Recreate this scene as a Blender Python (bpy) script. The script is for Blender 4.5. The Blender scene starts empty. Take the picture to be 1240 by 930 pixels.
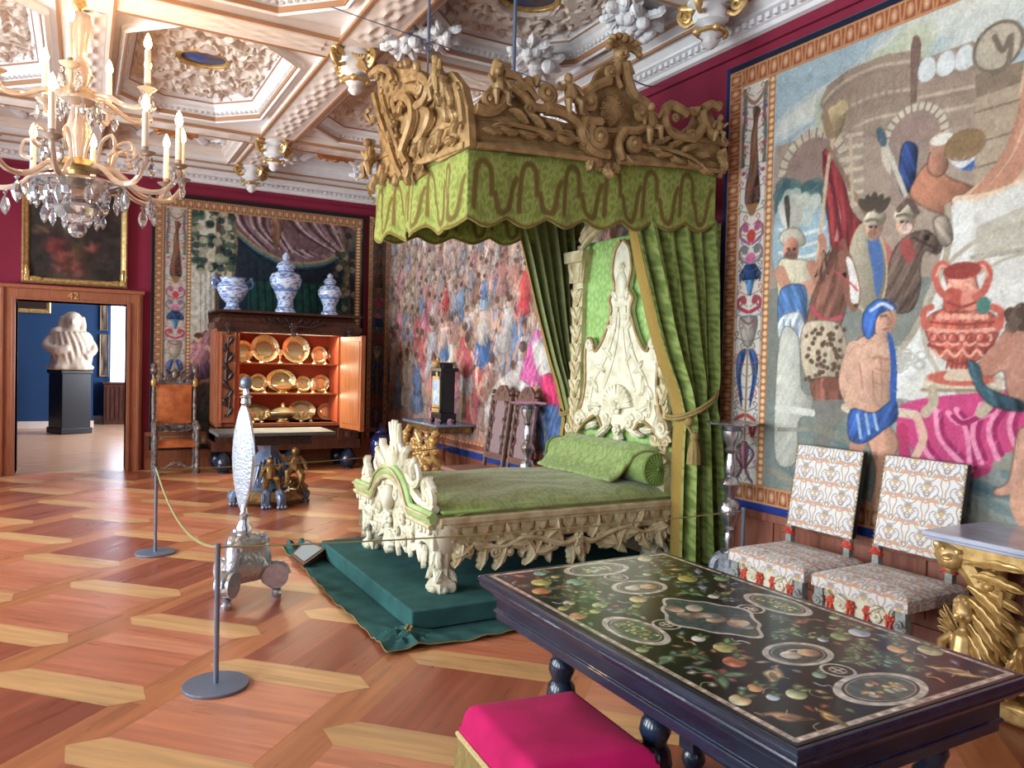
import bpy, bmesh, math, random
import numpy as np
from mathutils import Matrix, Vector
random.seed(7)
rng = np.random.default_rng(11)
PI = math.pi
scene = bpy.context.scene
COL = scene.collection

def lin(c):
    def f(v):
        v = v / 255.0
        return v / 12.92 if v <= 0.04045 else ((v + 0.055) / 1.055) ** 2.4
    return tuple(f(v) for v in c[:3])

def lin_np(a):
    a = np.clip(np.asarray(a, float) / 255.0, 0, 1)
    return np.where(a <= 0.04045, a / 12.92, ((a + 0.055) / 1.055) ** 2.4)

# ---------------------------------------------------------------- camera
FPX, CXP, CYP, EYE = 935.0, 620.0, 465.0, 1.65
yaw, pitch, roll = (math.radians(a) for a in (29.2, -1.5, 1.4455))
cf = Vector((math.sin(yaw) * math.cos(pitch), math.cos(yaw) * math.cos(pitch), math.sin(pitch)))
cr0 = Vector((math.cos(yaw), -math.sin(yaw), 0)); cu0 = cr0.cross(cf)
cr = cr0 * math.cos(roll) + cu0 * math.sin(roll)
cu = cu0 * math.cos(roll) - cr0 * math.sin(roll)
cd = bpy.data.cameras.new('camera'); cam = bpy.data.objects.new('camera', cd); COL.objects.link(cam)
cd.sensor_width = 36.0; cd.lens = 36.0 * FPX / 1240.0; cd.clip_start = 0.05; cd.clip_end = 200
cam.matrix_world = Matrix(((cr.x, cu.x, -cf.x, 0), (cr.y, cu.y, -cf.y, 0), (cr.z, cu.z, -cf.z, EYE), (0, 0, 0, 1)))
scene.camera = cam
EY = Vector((0, 0, EYE))
def ray(x, y): return cf * FPX + cr * (x - CXP) - cu * (y - CYP)
def on_z(x, y, Z=0.0): d = ray(x, y); return EY + d * ((Z - EYE) / d.z)
def on_x(x, y, X): d = ray(x, y); return EY + d * (X / d.x)
def on_y(x, y, Y): d = ray(x, y); return EY + d * (Y / d.y)

# ---------------------------------------------------------------- light and exposure
vs = scene.view_settings
scene.display_settings.display_device = 'sRGB'
vs.view_transform = 'Standard'; vs.look = 'None'; vs.gamma = 1.0; vs.use_curve_mapping = False
vs.exposure = 0.5
w = bpy.data.worlds.new('sky'); scene.world = w; w.use_nodes = True
bgn = w.node_tree.nodes['Background']; bgn.inputs[0].default_value = (0.62, 0.78, 1.0, 1); bgn.inputs[1].default_value = 1.2
scene.cycles.max_bounces = 8; scene.cycles.diffuse_bounces = 5; scene.cycles.glossy_bounces = 4
scene.cycles.transmission_bounces = 6; scene.cycles.sample_clamp_indirect = 6.0; scene.cycles.caustics_reflective = False
scene.cycles.caustics_refractive = False

XL, XR, YB, YF, ZC = -3.6, 4.46, 12.2, -2.2, 4.45     # room: left, right, back, front walls, ceiling
WIN_Y = (-0.6, 2.0, 4.6, 7.2, 9.8)                    # window centres on the left wall
def area(name, loc, rot, sx, sy, power, col):
    l = bpy.data.lights.new(name, 'AREA'); l.shape = 'RECTANGLE'; l.size = sx; l.size_y = sy
    l.energy = power; l.color = col
    o = bpy.data.objects.new(name, l); COL.objects.link(o); o.location = loc; o.rotation_euler = rot
    return o
DAY = (0.86, 0.94, 1.0)
for wy, pw in zip(WIN_Y, (190, 190, 270, 330, 350)):
    area('window_daylight', (XL - 0.45, wy, 2.15), (0, math.radians(-90), 0), 2.7, 1.4, pw, DAY)
for wx in (-1.6, 1.2):
    area('window_daylight', (wx, YF - 0.45, 2.1), (math.radians(90), 0, 0), 1.4, 2.6, 12, DAY)
area('window_daylight', (4.75, 16.6, 2.1), (0, math.radians(80), 0), 2.6, 4.0, 480, (0.9, 0.95, 1.0))  # added lamp to brighten the next room, outside an opening made for it

# ---------------------------------------------------------------- mesh helpers
I4 = Matrix.Identity(4)
class MB:
    def __init__(s, M=None): s.v = []; s.f = []; s.c = []; s.M = M or I4; s.col = None
    def add(s, vs_, fs, col=None):
        o = len(s.v); M = s.M
        s.v.extend([tuple(M @ Vector(p)) for p in vs_]); s.f.extend([tuple(i + o for i in f) for f in fs])
        s.c.extend([(col or s.col or (1, 1, 1))] * len(vs_))
        return s
    def box(s, x0, y0, z0, x1, y1, z1, col=None):
        v = [(x, y, z) for z in (z0, z1) for y in (y0, y1) for x in (x0, x1)]
        return s.add(v, [(0, 2, 3, 1), (4, 5, 7, 6), (0, 1, 5, 4), (2, 6, 7, 3), (0, 4, 6, 2), (1, 3, 7, 5)], col)
    def cbox(s, c, size, col=None):
        return s.box(*(c[i] - size[i] / 2 for i in range(3)), *(c[i] + size[i] / 2 for i in range(3)), col=col)
    def grid(s, fn, nu, nv, cu_=False, cv=False, col=None):
        vs_ = [fn(i / nu, j / nv) for i in range(nu + (0 if cu_ else 1)) for j in range(nv + (0 if cv else 1))]
        mu = nu if cu_ else nu + 1; mv = nv if cv else nv + 1
        fs = [(i * mv + j, ((i + 1) % mu) * mv + j, ((i + 1) % mu) * mv + (j + 1) % mv, i * mv + (j + 1) % mv)
              for i in range(nu) for j in range(nv)]
        return s.add(vs_, fs, col)
    def tube(s, pts, rad, n=7, caps=True, closed=False, flat=1.0, col=None):
        P = [Vector(p) for p in pts]; m = len(P)
        if m < 2: return s
        R_ = rad if hasattr(rad, '__len__') else [rad] * m
        T = []
        for i in range(m):
            a = P[(i - 1) % m] if (closed or i > 0) else P[i]; b = P[(i + 1) % m] if (closed or i < m - 1) else P[i]
            t = b - a; T.append(t.normalized() if t.length > 1e-9 else Vector((0, 0, 1)))
        up = Vector((0, 0, 1)) if abs(T[0].z) < 0.9 else Vector((1, 0, 0))
        nrm = (up - T[0] * up.dot(T[0])).normalized()
        vs_ = []
        for i in range(m):
            nrm = nrm - T[i] * nrm.dot(T[i])
            if nrm.length < 1e-6: nrm = T[i].orthogonal()
            nrm.normalize(); bn = T[i].cross(nrm)
            for k in range(n):
                a = 2 * PI * k / n
                vs_.append(P[i] + (nrm * math.cos(a) * flat + bn * math.sin(a)) * R_[i])
        fs = []
        for i in range(m if closed else m - 1):
            for k in range(n):
                j = (i + 1) % m
                fs.append((i * n + k, i * n + (k + 1) % n, j * n + (k + 1) % n, j * n + k))
        if caps and not closed:
            fs.append(tuple(range(n))[::-1]); fs.append(tuple((m - 1) * n + k for k in range(n)))
        return s.add(vs_, fs, col)
    def lathe(s, prof, n=16, o=(0, 0, 0), sq=None, col=None):
        vs_ = []; m = len(prof)
        for (r, z) in prof:
            for k in range(n):
                a = 2 * PI * k / n; q = 1.0
                if sq: q = sq(a, z)
                vs_.append((o[0] + r * q * math.cos(a), o[1] + r * q * math.sin(a), o[2] + z))
        fs = [(i * n + k, i * n + (k + 1) % n, (i + 1) * n + (k + 1) % n, (i + 1) * n + k) for i in range(m - 1) for k in range(n)]
        fs.append(tuple(range(n))[::-1]); fs.append(tuple((m - 1) * n + k for k in range(n)))
        return s.add(vs_, fs, col)
    def ball(s, c, r, nu=10, nv=7, col=None):
        rx, ry, rz = r if hasattr(r, '__len__') else (r, r, r)
        vs_ = [(c[0], c[1], c[2] - rz)]
        for j in range(1, nv):
            t = -PI / 2 + PI * j / nv
            for k in range(nu):
                a = 2 * PI * k / nu
                vs_.append((c[0] + rx * math.cos(t) * math.cos(a), c[1] + ry * math.cos(t) * math.sin(a), c[2] + rz * math.sin(t)))
        vs_.append((c[0], c[1], c[2] + rz))
        fs = [(0, 1 + (k + 1) % nu, 1 + k) for k in range(nu)]
        for j in range(nv - 2):
            for k in range(nu):
                a = 1 + j * nu + k; b = 1 + j * nu + (k + 1) % nu
                fs.append((a, b, b + nu, a + nu))
        t = len(vs_) - 1; l = 1 + (nv - 2) * nu
        fs += [(t, l + k, l + (k + 1) % nu) for k in range(nu)]
        return s.add(vs_, fs, col)
    def prism(s, out, z0, z1, col=None):
        n = len(out)
        a2 = sum(out[i][0] * out[(i + 1) % n][1] - out[(i + 1) % n][0] * out[i][1] for i in range(n))
        if a2 < 0: out = out[::-1]
        vs_ = [(p[0], p[1], z0) for p in out] + [(p[0], p[1], z1) for p in out]
        fs = [tuple(range(n))[::-1], tuple(range(n, 2 * n))] + [(i, (i + 1) % n, n + (i + 1) % n, n + i) for i in range(n)]
        return s.add(vs_, fs, col)
    def sweep(s, prof, path, closed=False, col=None):
        """prof: list of (outward, up) swept along a level path [(x,y,z)]; outward = left of travel, mitred."""
        P = [Vector(p) for p in path]; m = len(P); vs_ = []
        for i in range(m):
            d0 = (P[i] - P[i - 1]) if (closed or i > 0) else (P[1] - P[0])
            d1 = (P[(i + 1) % m] - P[i]) if (closed or i < m - 1) else (P[m - 1] - P[m - 2])
            d0.normalize(); d1.normalize()
            n0 = Vector((-d0.y, d0.x, 0)); n1 = Vector((-d1.y, d1.x, 0))
            b = n0 + n1; b = b / max(b.length_squared / 2, 1e-4)
            for (o, u) in prof: vs_.append(P[i] + b * o + Vector((0, 0, u)))
        k = len(prof); fs = []
        for i in range(m if closed else m - 1):
            j = (i + 1) % m
            for q in range(k - 1): fs.append((i * k + q, i * k + q + 1, j * k + q + 1, j * k + q))
        if not closed:
            fs.append(tuple(range(k))); fs.append(tuple((m - 1) * k + q for q in range(k))[::-1])
        return s.add(vs_, fs, col)
    # ---- carved ornament, drawn in the local xy plane with z standing out of it
    def vine(s, pts, r0, r1=None, z=0.0, n=6, sub=5, col=None, flat=1.0):
        p = crom([(q[0], q[1], (q[2] if len(q) > 2 else z)) for q in pts], sub)
        r1 = r0 if r1 is None else r1
        m = len(p)
        return s.tube(p, [r0 + (r1 - r0) * i / (m - 1) for i in range(m)], n, col=col, flat=flat)
    def volute(s, c, R_, a0=0.0, turns=1.6, d=1, w=None, z=0.0, n=6, col=None):
        w = w or R_ * 0.36; m = int(12 * turns) + 2; pts = []; rad = []
        for i in range(m):
            t = i / (m - 1); rr = (R_ - w * 0.7) * (1 - t) ** 0.85 + w * 0.25 * t; a = a0 + d * 2 * PI * turns * t
            pts.append((c[0] + rr * math.cos(a), c[1] + rr * math.sin(a), z + w * 0.8 * t)); rad.append(w * (1 - 0.45 * t))
        s.tube(pts, rad, n, col=col); s.ball((c[0], c[1], z + w), w * 0.75, 8, 5, col=col); return s
    def leaf(s, b, ang, L, W, z=0.0, curl=0.35, bend=0.0, lobes=4, th=0.012, col=None):
        nu, nv = 14, 6; ca, sa = math.cos(ang), math.sin(ang)
        def f(u, v, k=0.0):
            t = u; wv = W * (min(1, 0.25 + t / 0.4) ** 0.8) * (max(0, 1 - t ** 5) ** 0.7) * (0.72 + 0.28 * abs(math.sin(PI * lobes * t + 0.4)))
            q = (v - 0.5) * 2; off = bend * L * t * t
            x = L * t; y = q * wv * 0.5 + off
            zz = z + L * curl * math.sin(PI * 0.5 * t) ** 2 * 0.5 + th * 1.6 * (1 - q * q) - 0.25 * W * (abs(q) ** 2) * 0.5 - (L * curl * 0.8 * max(0, t - 0.75) / 0.25 * 0.5) - k + 0.35 * th * math.cos(q * 9)
            return (b[0] + x * ca - y * sa, b[1] + x * sa + y * ca, zz)
        s.grid(lambda u, v: f(u, v), nu, nv, col=col)
        s.grid(lambda u, v: f(1 - u, v, th), nu, nv, col=col)
        return s
    def rosette(s, c, r, n=6, z=0.0, col=None):
        for ring, (rr, k) in enumerate(((r * 0.62, 1.0), (r * 0.34, 0.75))):
            for i in range(n):
                a = 2 * PI * (i + 0.5 * ring) / n
                s.ball((c[0] + rr * math.cos(a), c[1] + rr * math.sin(a), z + r * (0.12 + 0.2 * ring)), (r * 0.36 * k, r * 0.36 * k, r * 0.26), 7, 5, col=col)
        s.ball((c[0], c[1], z + r * 0.4), r * 0.2, 7, 5, col=col); return s
    def putto(s, c, h, ang=0.0, z=0.0, mir=1, col=None, fat=1.25):
        """small naked carved child, seated, arms out (h = height)"""
        ca, sa = math.cos(ang), math.sin(ang)
        def P(x, y, zz=0.0): x *= mir * h; y *= h; return (c[0] + x * ca - y * sa, c[1] + x * sa + y * ca, z + (0.12 + zz) * h)
        s.ball(P(0, 0.86, 0.05), (h * 0.115, h * 0.135, h * 0.12), 9, 7, col=col)
        s.tube([P(0, 0.34), P(0.01, 0.5, 0.02), P(0, 0.66, 0.0), P(0, 0.76, 0.0)], [h * 0.1625, h * 0.1688, h * 0.1500, h * 0.0625], 8, col=col)
        s.tube([P(0.1, 0.68), P(0.25, 0.62, 0.06), P(0.36, 0.78, 0.1)], [h * 0.0750, h * 0.0688, h * 0.0438], 6, col=col)
        s.tube([P(-0.1, 0.68), P(-0.24, 0.55, 0.06), P(-0.3, 0.36, 0.12)], [h * 0.0750, h * 0.0688, h * 0.0438], 6, col=col)
        s.tube([P(0.07, 0.34, 0.02), P(0.22, 0.3, 0.14), P(0.24, 0.02, 0.12), P(0.3, -0.02, 0.18)], [h * 0.1125, h * 0.1063, h * 0.0688, h * 0.0438], 7, col=col)
        s.tube([P(-0.07, 0.34, 0.02), P(-0.16, 0.2, 0.16), P(-0.14, -0.06, 0.1), P(-0.2, -0.1, 0.16)], [h * 0.1125, h * 0.1063, h * 0.0688, h * 0.0438], 7, col=col)
        return s
    def build(s, name, m, parent=None, smooth=True, bevel=0.0, vc=False):
        me = bpy.data.meshes.new(name); me.from_pydata([tuple(v) for v in s.v], [], s.f); me.update()
        bm = bmesh.new(); bm.from_mesh(me); bmesh.ops.recalc_face_normals(bm, faces=bm.faces); bm.to_mesh(me); bm.free()
        if vc:
            at = me.color_attributes.new('Col', 'FLOAT_COLOR', 'POINT')
            a = np.ones((len(s.v), 4), np.float32); a[:, :3] = np.array(s.c, np.float32); at.data.foreach_set('color', a.ravel())
        return link(name, me, m, parent, smooth, bevel)

def link(name, me, m, parent=None, smooth=True, bevel=0.0):
    if m: me.materials.append(m)
    if smooth: me.polygons.foreach_set('use_smooth', [True] * len(me.polygons))
    o = bpy.data.objects.new(name, me); COL.objects.link(o)
    if smooth:
        try: me.set_sharp_from_angle(angle=math.radians(42))
        except Exception: pass
    if bevel:
        b = o.modifiers.new('bevel', 'BEVEL'); b.width = bevel; b.segments = 2; b.limit_method = 'ANGLE'
    if parent is not None:
        o.parent = parent; o.matrix_parent_inverse = pinv(parent)
    return o
def world_of(o):
    W = o.matrix_basis.copy()
    return W if o.parent is None else world_of(o.parent) @ o.matrix_parent_inverse @ W
def pinv(p): return world_of(p).inverted()

def crom(p, sub=6, closed=False):
    P = [Vector(q) for q in p]; n = len(P); out = []
    if n < 3 and not closed:
        return [P[0].lerp(P[-1], i / sub) for i in range(sub + 1)]
    for i in range(n if closed else n - 1):
        a, b, c, d = ((P[(i - 1) % n], P[i], P[(i + 1) % n], P[(i + 2) % n]) if closed else
                      (P[max(i - 1, 0)], P[i], P[i + 1], P[min(i + 2, n - 1)]))
        for k in range(sub):
            t = k / sub
            out.append(0.5 * ((2 * b) + (c - a) * t + (2 * a - 5 * b + 4 * c - d) * t * t + (3 * b - a - 3 * c + d) * t ** 3))
    if not closed: out.append(P[-1])
    return out

def grid_np(name, P, C, m, parent=None, solid=0.0, closed_u=False, smooth=True):
    """P (nu,nv,3) positions, C (nu,nv,3) linear colours -> one mesh with a colour attribute"""
    nu, nv = P.shape[:2]; me = bpy.data.meshes.new(name)
    i = np.arange(nu if closed_u else nu - 1)[:, None]; j = np.arange(nv - 1)[None, :]
    i2 = (i + 1) % nu
    F = np.stack([i * nv + j, i2 * nv + j, i2 * nv + j + 1, i * nv + j + 1], -1).reshape(-1, 4)
    nf = len(F)
    me.vertices.add(nu * nv); me.vertices.foreach_set('co', P.reshape(-1).astype(np.float32))
    me.loops.add(nf * 4); me.loops.foreach_set('vertex_index', F.reshape(-1).astype(np.int32))
    me.polygons.add(nf); me.polygons.foreach_set('loop_start', (np.arange(nf) * 4).astype(np.int32))
    try: me.polygons.foreach_set('loop_total', np.full(nf, 4, np.int32))
    except Exception: pass
    me.update(calc_edges=True); me.validate()
    if C is not None:
        at = me.color_attributes.new('Col', 'FLOAT_COLOR', 'POINT')
        a = np.ones((nu * nv, 4), np.float32); a[:, :3] = C.reshape(-1, 3); at.data.foreach_set('color', a.ravel())
    o = link(name, me, m, parent, smooth)
    if solid:
        md = o.modifiers.new('solidify', 'SOLIDIFY'); md.thickness = solid; md.offset = -1
    return o

# ---------------------------------------------------------------- things
def thing(name, label, cat, loc=(0, 0, 0), rz=0.0, group=None):
    o = bpy.data.objects.new(name, None); COL.objects.link(o); o.empty_display_size = 0.1
    o.location = loc; o.rotation_euler = (0, 0, rz); o['label'] = label; o['category'] = cat
    if group: o['group'] = group
    return o
def tag(o, label, cat, group=None):
    o['label'] = label; o['category'] = cat
    if group: o['group'] = group
    return o
def struct(o): o['kind'] = 'structure'; return o
def copy_tree(o, parent=None):
    c = o.copy(); COL.objects.link(c)
    if parent is not None: c.parent = parent; c.matrix_parent_inverse = o.matrix_parent_inverse.copy()
    for ch in list(o.children): copy_tree(ch, c)
    return c
def local(mb_parent_loc, rz=0.0):
    return Matrix.Translation(Vector(mb_parent_loc)) @ Matrix.Rotation(rz, 4, 'Z')

def wall_y(Y):   # local x = X, y = Z, z = towards the camera (-Y)
    return Matrix(((1, 0, 0, 0), (0, 0, -1, Y), (0, 1, 0, 0), (0, 0, 0, 1)))
def wall_x(X):   # local x = -Y, y = Z, z = into the room (-X)
    return Matrix(((0, 0, -1, X), (-1, 0, 0, 0), (0, 1, 0, 0), (0, 0, 0, 1)))
def pl_y(x, y, Y): p = on_y(x, y, Y); return (p.x, p.z)
def pl_x(x, y, X): p = on_x(x, y, X); return (-p.y, p.z)

# ---------------------------------------------------------------- materials
def mat(name, col, rough=0.5, metal=0.0, noise=0.0, nscale=20.0, col2=None, bump=0.0, bscale=60.0, vc=False, spec=0.5,
        trans=0.0, ior=1.45, emit=None, estr=0.0, coat=0.0, sheen=0.0, stretch=None, vor=False, alpha=None, nmid=(0.35, 0.65)):
    m = bpy.data.materials.new(name); m.use_nodes = True; nt = m.node_tree; N = nt.nodes; b = N['Principled BSDF']
    L = nt.links.new
    c = lin(col)
    b.inputs['Base Color'].default_value = (*c, 1); b.inputs['Roughness'].default_value = rough; b.inputs['Metallic'].default_value = metal
    b.inputs['Specular IOR Level'].default_value = spec; b.inputs['Transmission Weight'].default_value = trans; b.inputs['IOR'].default_value = ior
    b.inputs['Coat Weight'].default_value = coat; b.inputs['Sheen Weight'].default_value = sheen
    tc = N.new('ShaderNodeTexCoord'); mp = N.new('ShaderNodeMapping'); L(tc.outputs['Object'], mp.inputs[0])
    if stretch: mp.inputs['Scale'].default_value = stretch
    src = None
    if vc:
        a = N.new('ShaderNodeVertexColor'); a.layer_name = 'Col'; src = a.outputs['Color']
    if noise or col2:
        n = N.new('ShaderNodeTexNoise'); n.inputs['Scale'].default_value = nscale; n.inputs['Detail'].default_value = 5; L(mp.outputs[0], n.inputs['Vector'])
        r = N.new('ShaderNodeMapRange'); r.inputs['From Min'].default_value = nmid[0]; r.inputs['From Max'].default_value = nmid[1]; L(n.outputs['Fac'], r.inputs['Value'])
        mx = N.new('ShaderNodeMix'); mx.data_type = 'RGBA'; L(r.outputs[0], mx.inputs[0])
        if vc:
            r.inputs['To Min'].default_value = 1 - noise; r.inputs['To Max'].default_value = 1 + noise
            mx.blend_type = 'MULTIPLY'; mx.inputs[0].default_value = 1
            nt.links.remove(mx.inputs[0].links[0])
            L(src, mx.inputs[6]); cmb = N.new('ShaderNodeCombineColor')
            for k in range(3): L(r.outputs[0], cmb.inputs[k])
            L(cmb.outputs[0], mx.inputs[7])
        else:
            c2 = lin(col2) if col2 else tuple(v * (1 - noise) for v in c)
            mx.inputs[6].default_value = (*c, 1); mx.inputs[7].default_value = (*c2, 1)
        src = mx.outputs[2]
    if src: L(src, b.inputs['Base Color'])
    if bump:
        t = N.new('ShaderNodeTexVoronoi' if vor else 'ShaderNodeTexNoise'); t.inputs['Scale'].default_value = bscale; L(mp.outputs[0], t.inputs['Vector'])
        bp = N.new('ShaderNodeBump'); bp.inputs['Strength'].default_value = bump; bp.inputs['Distance'].default_value = 0.01
        L(t.outputs[0], bp.inputs['Height']); L(bp.outputs[0], b.inputs['Normal'])
    if emit: b.inputs['Emission Color'].default_value = (*lin(emit), 1); b.inputs['Emission Strength'].default_value = estr
    if alpha is not None: b.inputs['Alpha'].default_value = alpha
    return m

M = {}
M['wall_red'] = mat('wall_red', (132, 28, 58), 0.8, noise=0.08, nscale=3, bump=0.08, bscale=300)
M['dado'] = mat('dado', (150, 92, 72), 0.55, col2=(128, 74, 58), nscale=4, stretch=(6, 6, 0.6))
M['wood'] = mat('wood', (158, 94, 64), 0.38, col2=(140, 80, 53), nscale=5, stretch=(7, 7, 0.8), bump=0.05, bscale=30)
M['wood_dark'] = mat('wood_dark', (86, 50, 38), 0.35, col2=(58, 32, 26), nscale=5, stretch=(6, 6, 0.8))
M['wood_carved'] = mat('wood_carved', (64, 40, 34), 0.4, col2=(38, 24, 22), nscale=30)
M['wood_door'] = mat('wood_door', (176, 108, 66), 0.4, col2=(150, 86, 50), nscale=5, stretch=(8, 8, 0.7))
M['floor'] = None
M['plaster'] = mat('plaster', (226, 212, 202), 0.75, noise=0.06, nscale=6)
M['plaster_white'] = mat('plaster_white', (226, 224, 226), 0.7, noise=0.06, nscale=8)
M['plaster_rel'] = mat('plaster_rel', (214, 198, 186), 0.75, noise=0.15, nscale=14, bump=0.5, bscale=22)
M['plaster_tan'] = mat('plaster_tan', (196, 172, 152), 0.75, noise=0.15, nscale=14)
M['gold'] = mat('gold', (220, 188, 132), 0.38, metal=0.6, col2=(184, 148, 92), nscale=25)
M['gold_matte'] = mat('gold_matte', (206, 170, 108), 0.34, metal=0.35, col2=(168, 130, 74), nscale=25)
M['gold_line'] = mat('gold_line', (176, 132, 98), 0.5, metal=0.2)
M['gilt_carved'] = mat('gilt_carved', (176, 144, 98), 0.5, metal=0.12, col2=(136, 106, 66), nscale=12, bump=0.25, bscale=70)
M['ivory'] = mat('ivory', (218, 212, 190), 0.5, col2=(188, 176, 142), nscale=11, nmid=(.42, .75), bump=0.15, bscale=60)
M['ivory_gilt'] = mat('ivory_gilt', (204, 192, 156), 0.5, metal=0.05, col2=(170, 148, 108), nscale=11, bump=0.15, bscale=60)
M['silver'] = mat('silver', (212, 214, 222), 0.22, metal=0.95, noise=0.15, nscale=20)
M['silver_cast'] = mat('silver_cast', (206, 208, 216), 0.28, metal=0.85, noise=0.2, nscale=30, bump=0.5, bscale=45)
M['silver_emb'] = mat('silver_emb', (172, 176, 188), 0.4, metal=0.35, noise=0.3, nscale=40, bump=1.0, bscale=55)
M['pewter'] = mat('pewter', (112, 124, 150), 0.4, metal=0.4)
M['black'] = mat('black', (24, 24, 30), 0.3)
M['ebony'] = mat('ebony', (33, 45, 66), 0.24, col2=(24, 32, 48), nscale=6, stretch=(4, 0.6, 4), coat=0.3)
M['brass_glow'] = mat('brass_glow', (254, 238, 190), 0.24, metal=0.85, noise=0.1, nscale=14, bump=0.2, bscale=40)
M['fabric'] = mat('fabric', (200, 200, 200), 0.85, vc=True, noise=0.05, nscale=40, bump=0.08, bscale=500, spec=0.2, sheen=0.1)
M['silk'] = mat('silk', (200, 200, 200), 0.5, vc=True, noise=0.06, nscale=30, bump=0.05, bscale=400, spec=0.4, sheen=0.2)
M['tapestry'] = mat('tapestry', (200, 200, 200), 0.9, vc=True, noise=0.10, nscale=60, bump=0.1, bscale=450, spec=0.15)
M['paint'] = mat('paint', (200, 200, 200), 0.6, vc=True, noise=0.05, nscale=40, spec=0.3)
M['inlay'] = mat('inlay', (30, 30, 30), 0.2, vc=True, noise=0.12, nscale=60, spec=0.4, coat=0.12)
M['green_cloth'] = mat('green_cloth', (54, 96, 94), 0.9, col2=(44, 82, 82), nscale=7, bump=0.1, bscale=300, spec=0.2)
M['marble'] = mat('marble', (176, 182, 200), 0.2, col2=(150, 150, 166), nscale=6, nmid=(.4, .75), spec=0.5)
M['marble_white'] = mat('marble_white', (196, 184, 166), 0.5, noise=0.08, nscale=6)
M['rope'] = mat('rope', (140, 132, 88), 0.8)
M['steel'] = mat('steel', (118, 128, 148), 0.4, metal=0.5)
M['pink'] = mat('pink', (196, 20, 96), 0.8, col2=(164, 10, 76), nscale=5, sheen=0.04, spec=0.25, bump=0.06, bscale=90)
M['fringe'] = mat('fringe', (150, 128, 76), 0.7, col2=(120, 98, 52), nscale=60, stretch=(4, 4, 0.3))
M['crystal'] = mat('crystal', (245, 248, 255), 0.03, trans=0.85, ior=1.5, spec=0.8)
M['glass_arm'] = mat('glass_arm', (250, 226, 208), 0.1, trans=0.6, ior=1.45)
M['candle'] = mat('candle', (244, 232, 214), 0.5)
M['flame'] = mat('flame', (255, 226, 170), 0.5, emit=(255, 208, 150), estr=45)
M['porcelain'] = mat('porcelain', (214, 224, 240), 0.15, vc=True, coat=0.5)
M['leather'] = mat('leather', (196, 112, 62), 0.42, col2=(158, 82, 44), nscale=9, bump=0.2, bscale=40)
M['carved_grey'] = mat('carved_grey', (146, 138, 136), 0.35, metal=0.3, col2=(84, 68, 60), nscale=18)
M['gilt_dark'] = mat('gilt_dark', (158, 122, 72), 0.38, metal=0.6, col2=(96, 74, 50), nscale=18)
M['blue_wall'] = mat('blue_wall', (26, 62, 104), 0.8)
M['blue_glaze'] = mat('blue_glaze', (28, 34, 86), 0.12, coat=0.5)
M['curtain_white'] = mat('curtain_white', (236, 240, 248), 0.9, emit=(225, 236, 255), estr=2.6)  # emission put into the cloth stands in for daylight behind it
M['cane'] = mat('cane', (120, 84, 72), 0.5, col2=(84, 56, 52), nscale=40)
M['red_paint'] = mat('red_paint', (206, 84, 62), 0.5, col2=(176, 60, 44), nscale=20)
M['grey_paint'] = mat('grey_paint', (160, 168, 168), 0.5, col2=(120, 118, 112), nscale=20)
M['paper'] = mat('paper', (150, 158, 160), 0.7)
def clear_glass(name, tint, k):
    m = bpy.data.materials.new(name); m.use_nodes = True; nt = m.node_tree; nt.nodes.clear()
    t = nt.nodes.new('ShaderNodeBsdfTransparent'); t.inputs[0].default_value = (*tint, 1)
    g = nt.nodes.new('ShaderNodeBsdfGlossy'); g.inputs['Roughness'].default_value = 0.02
    f = nt.nodes.new('ShaderNodeFresnel'); f.inputs[0].default_value = 1.45
    q = nt.nodes.new('ShaderNodeMath'); q.operation = 'MULTIPLY'; q.inputs[1].default_value = k; nt.links.new(f.outputs[0], q.inputs[0])
    x = nt.nodes.new('ShaderNodeMixShader'); o = nt.nodes.new('ShaderNodeOutputMaterial')
    nt.links.new(q.outputs[0], x.inputs[0]); nt.links.new(t.outputs[0], x.inputs[1]); nt.links.new(g.outputs[0], x.inputs[2]); nt.links.new(x.outputs[0], o.inputs[0])
    return m
M['glass'] = clear_glass('glass', (0.96, 0.98, 0.97), 0.8)

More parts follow.
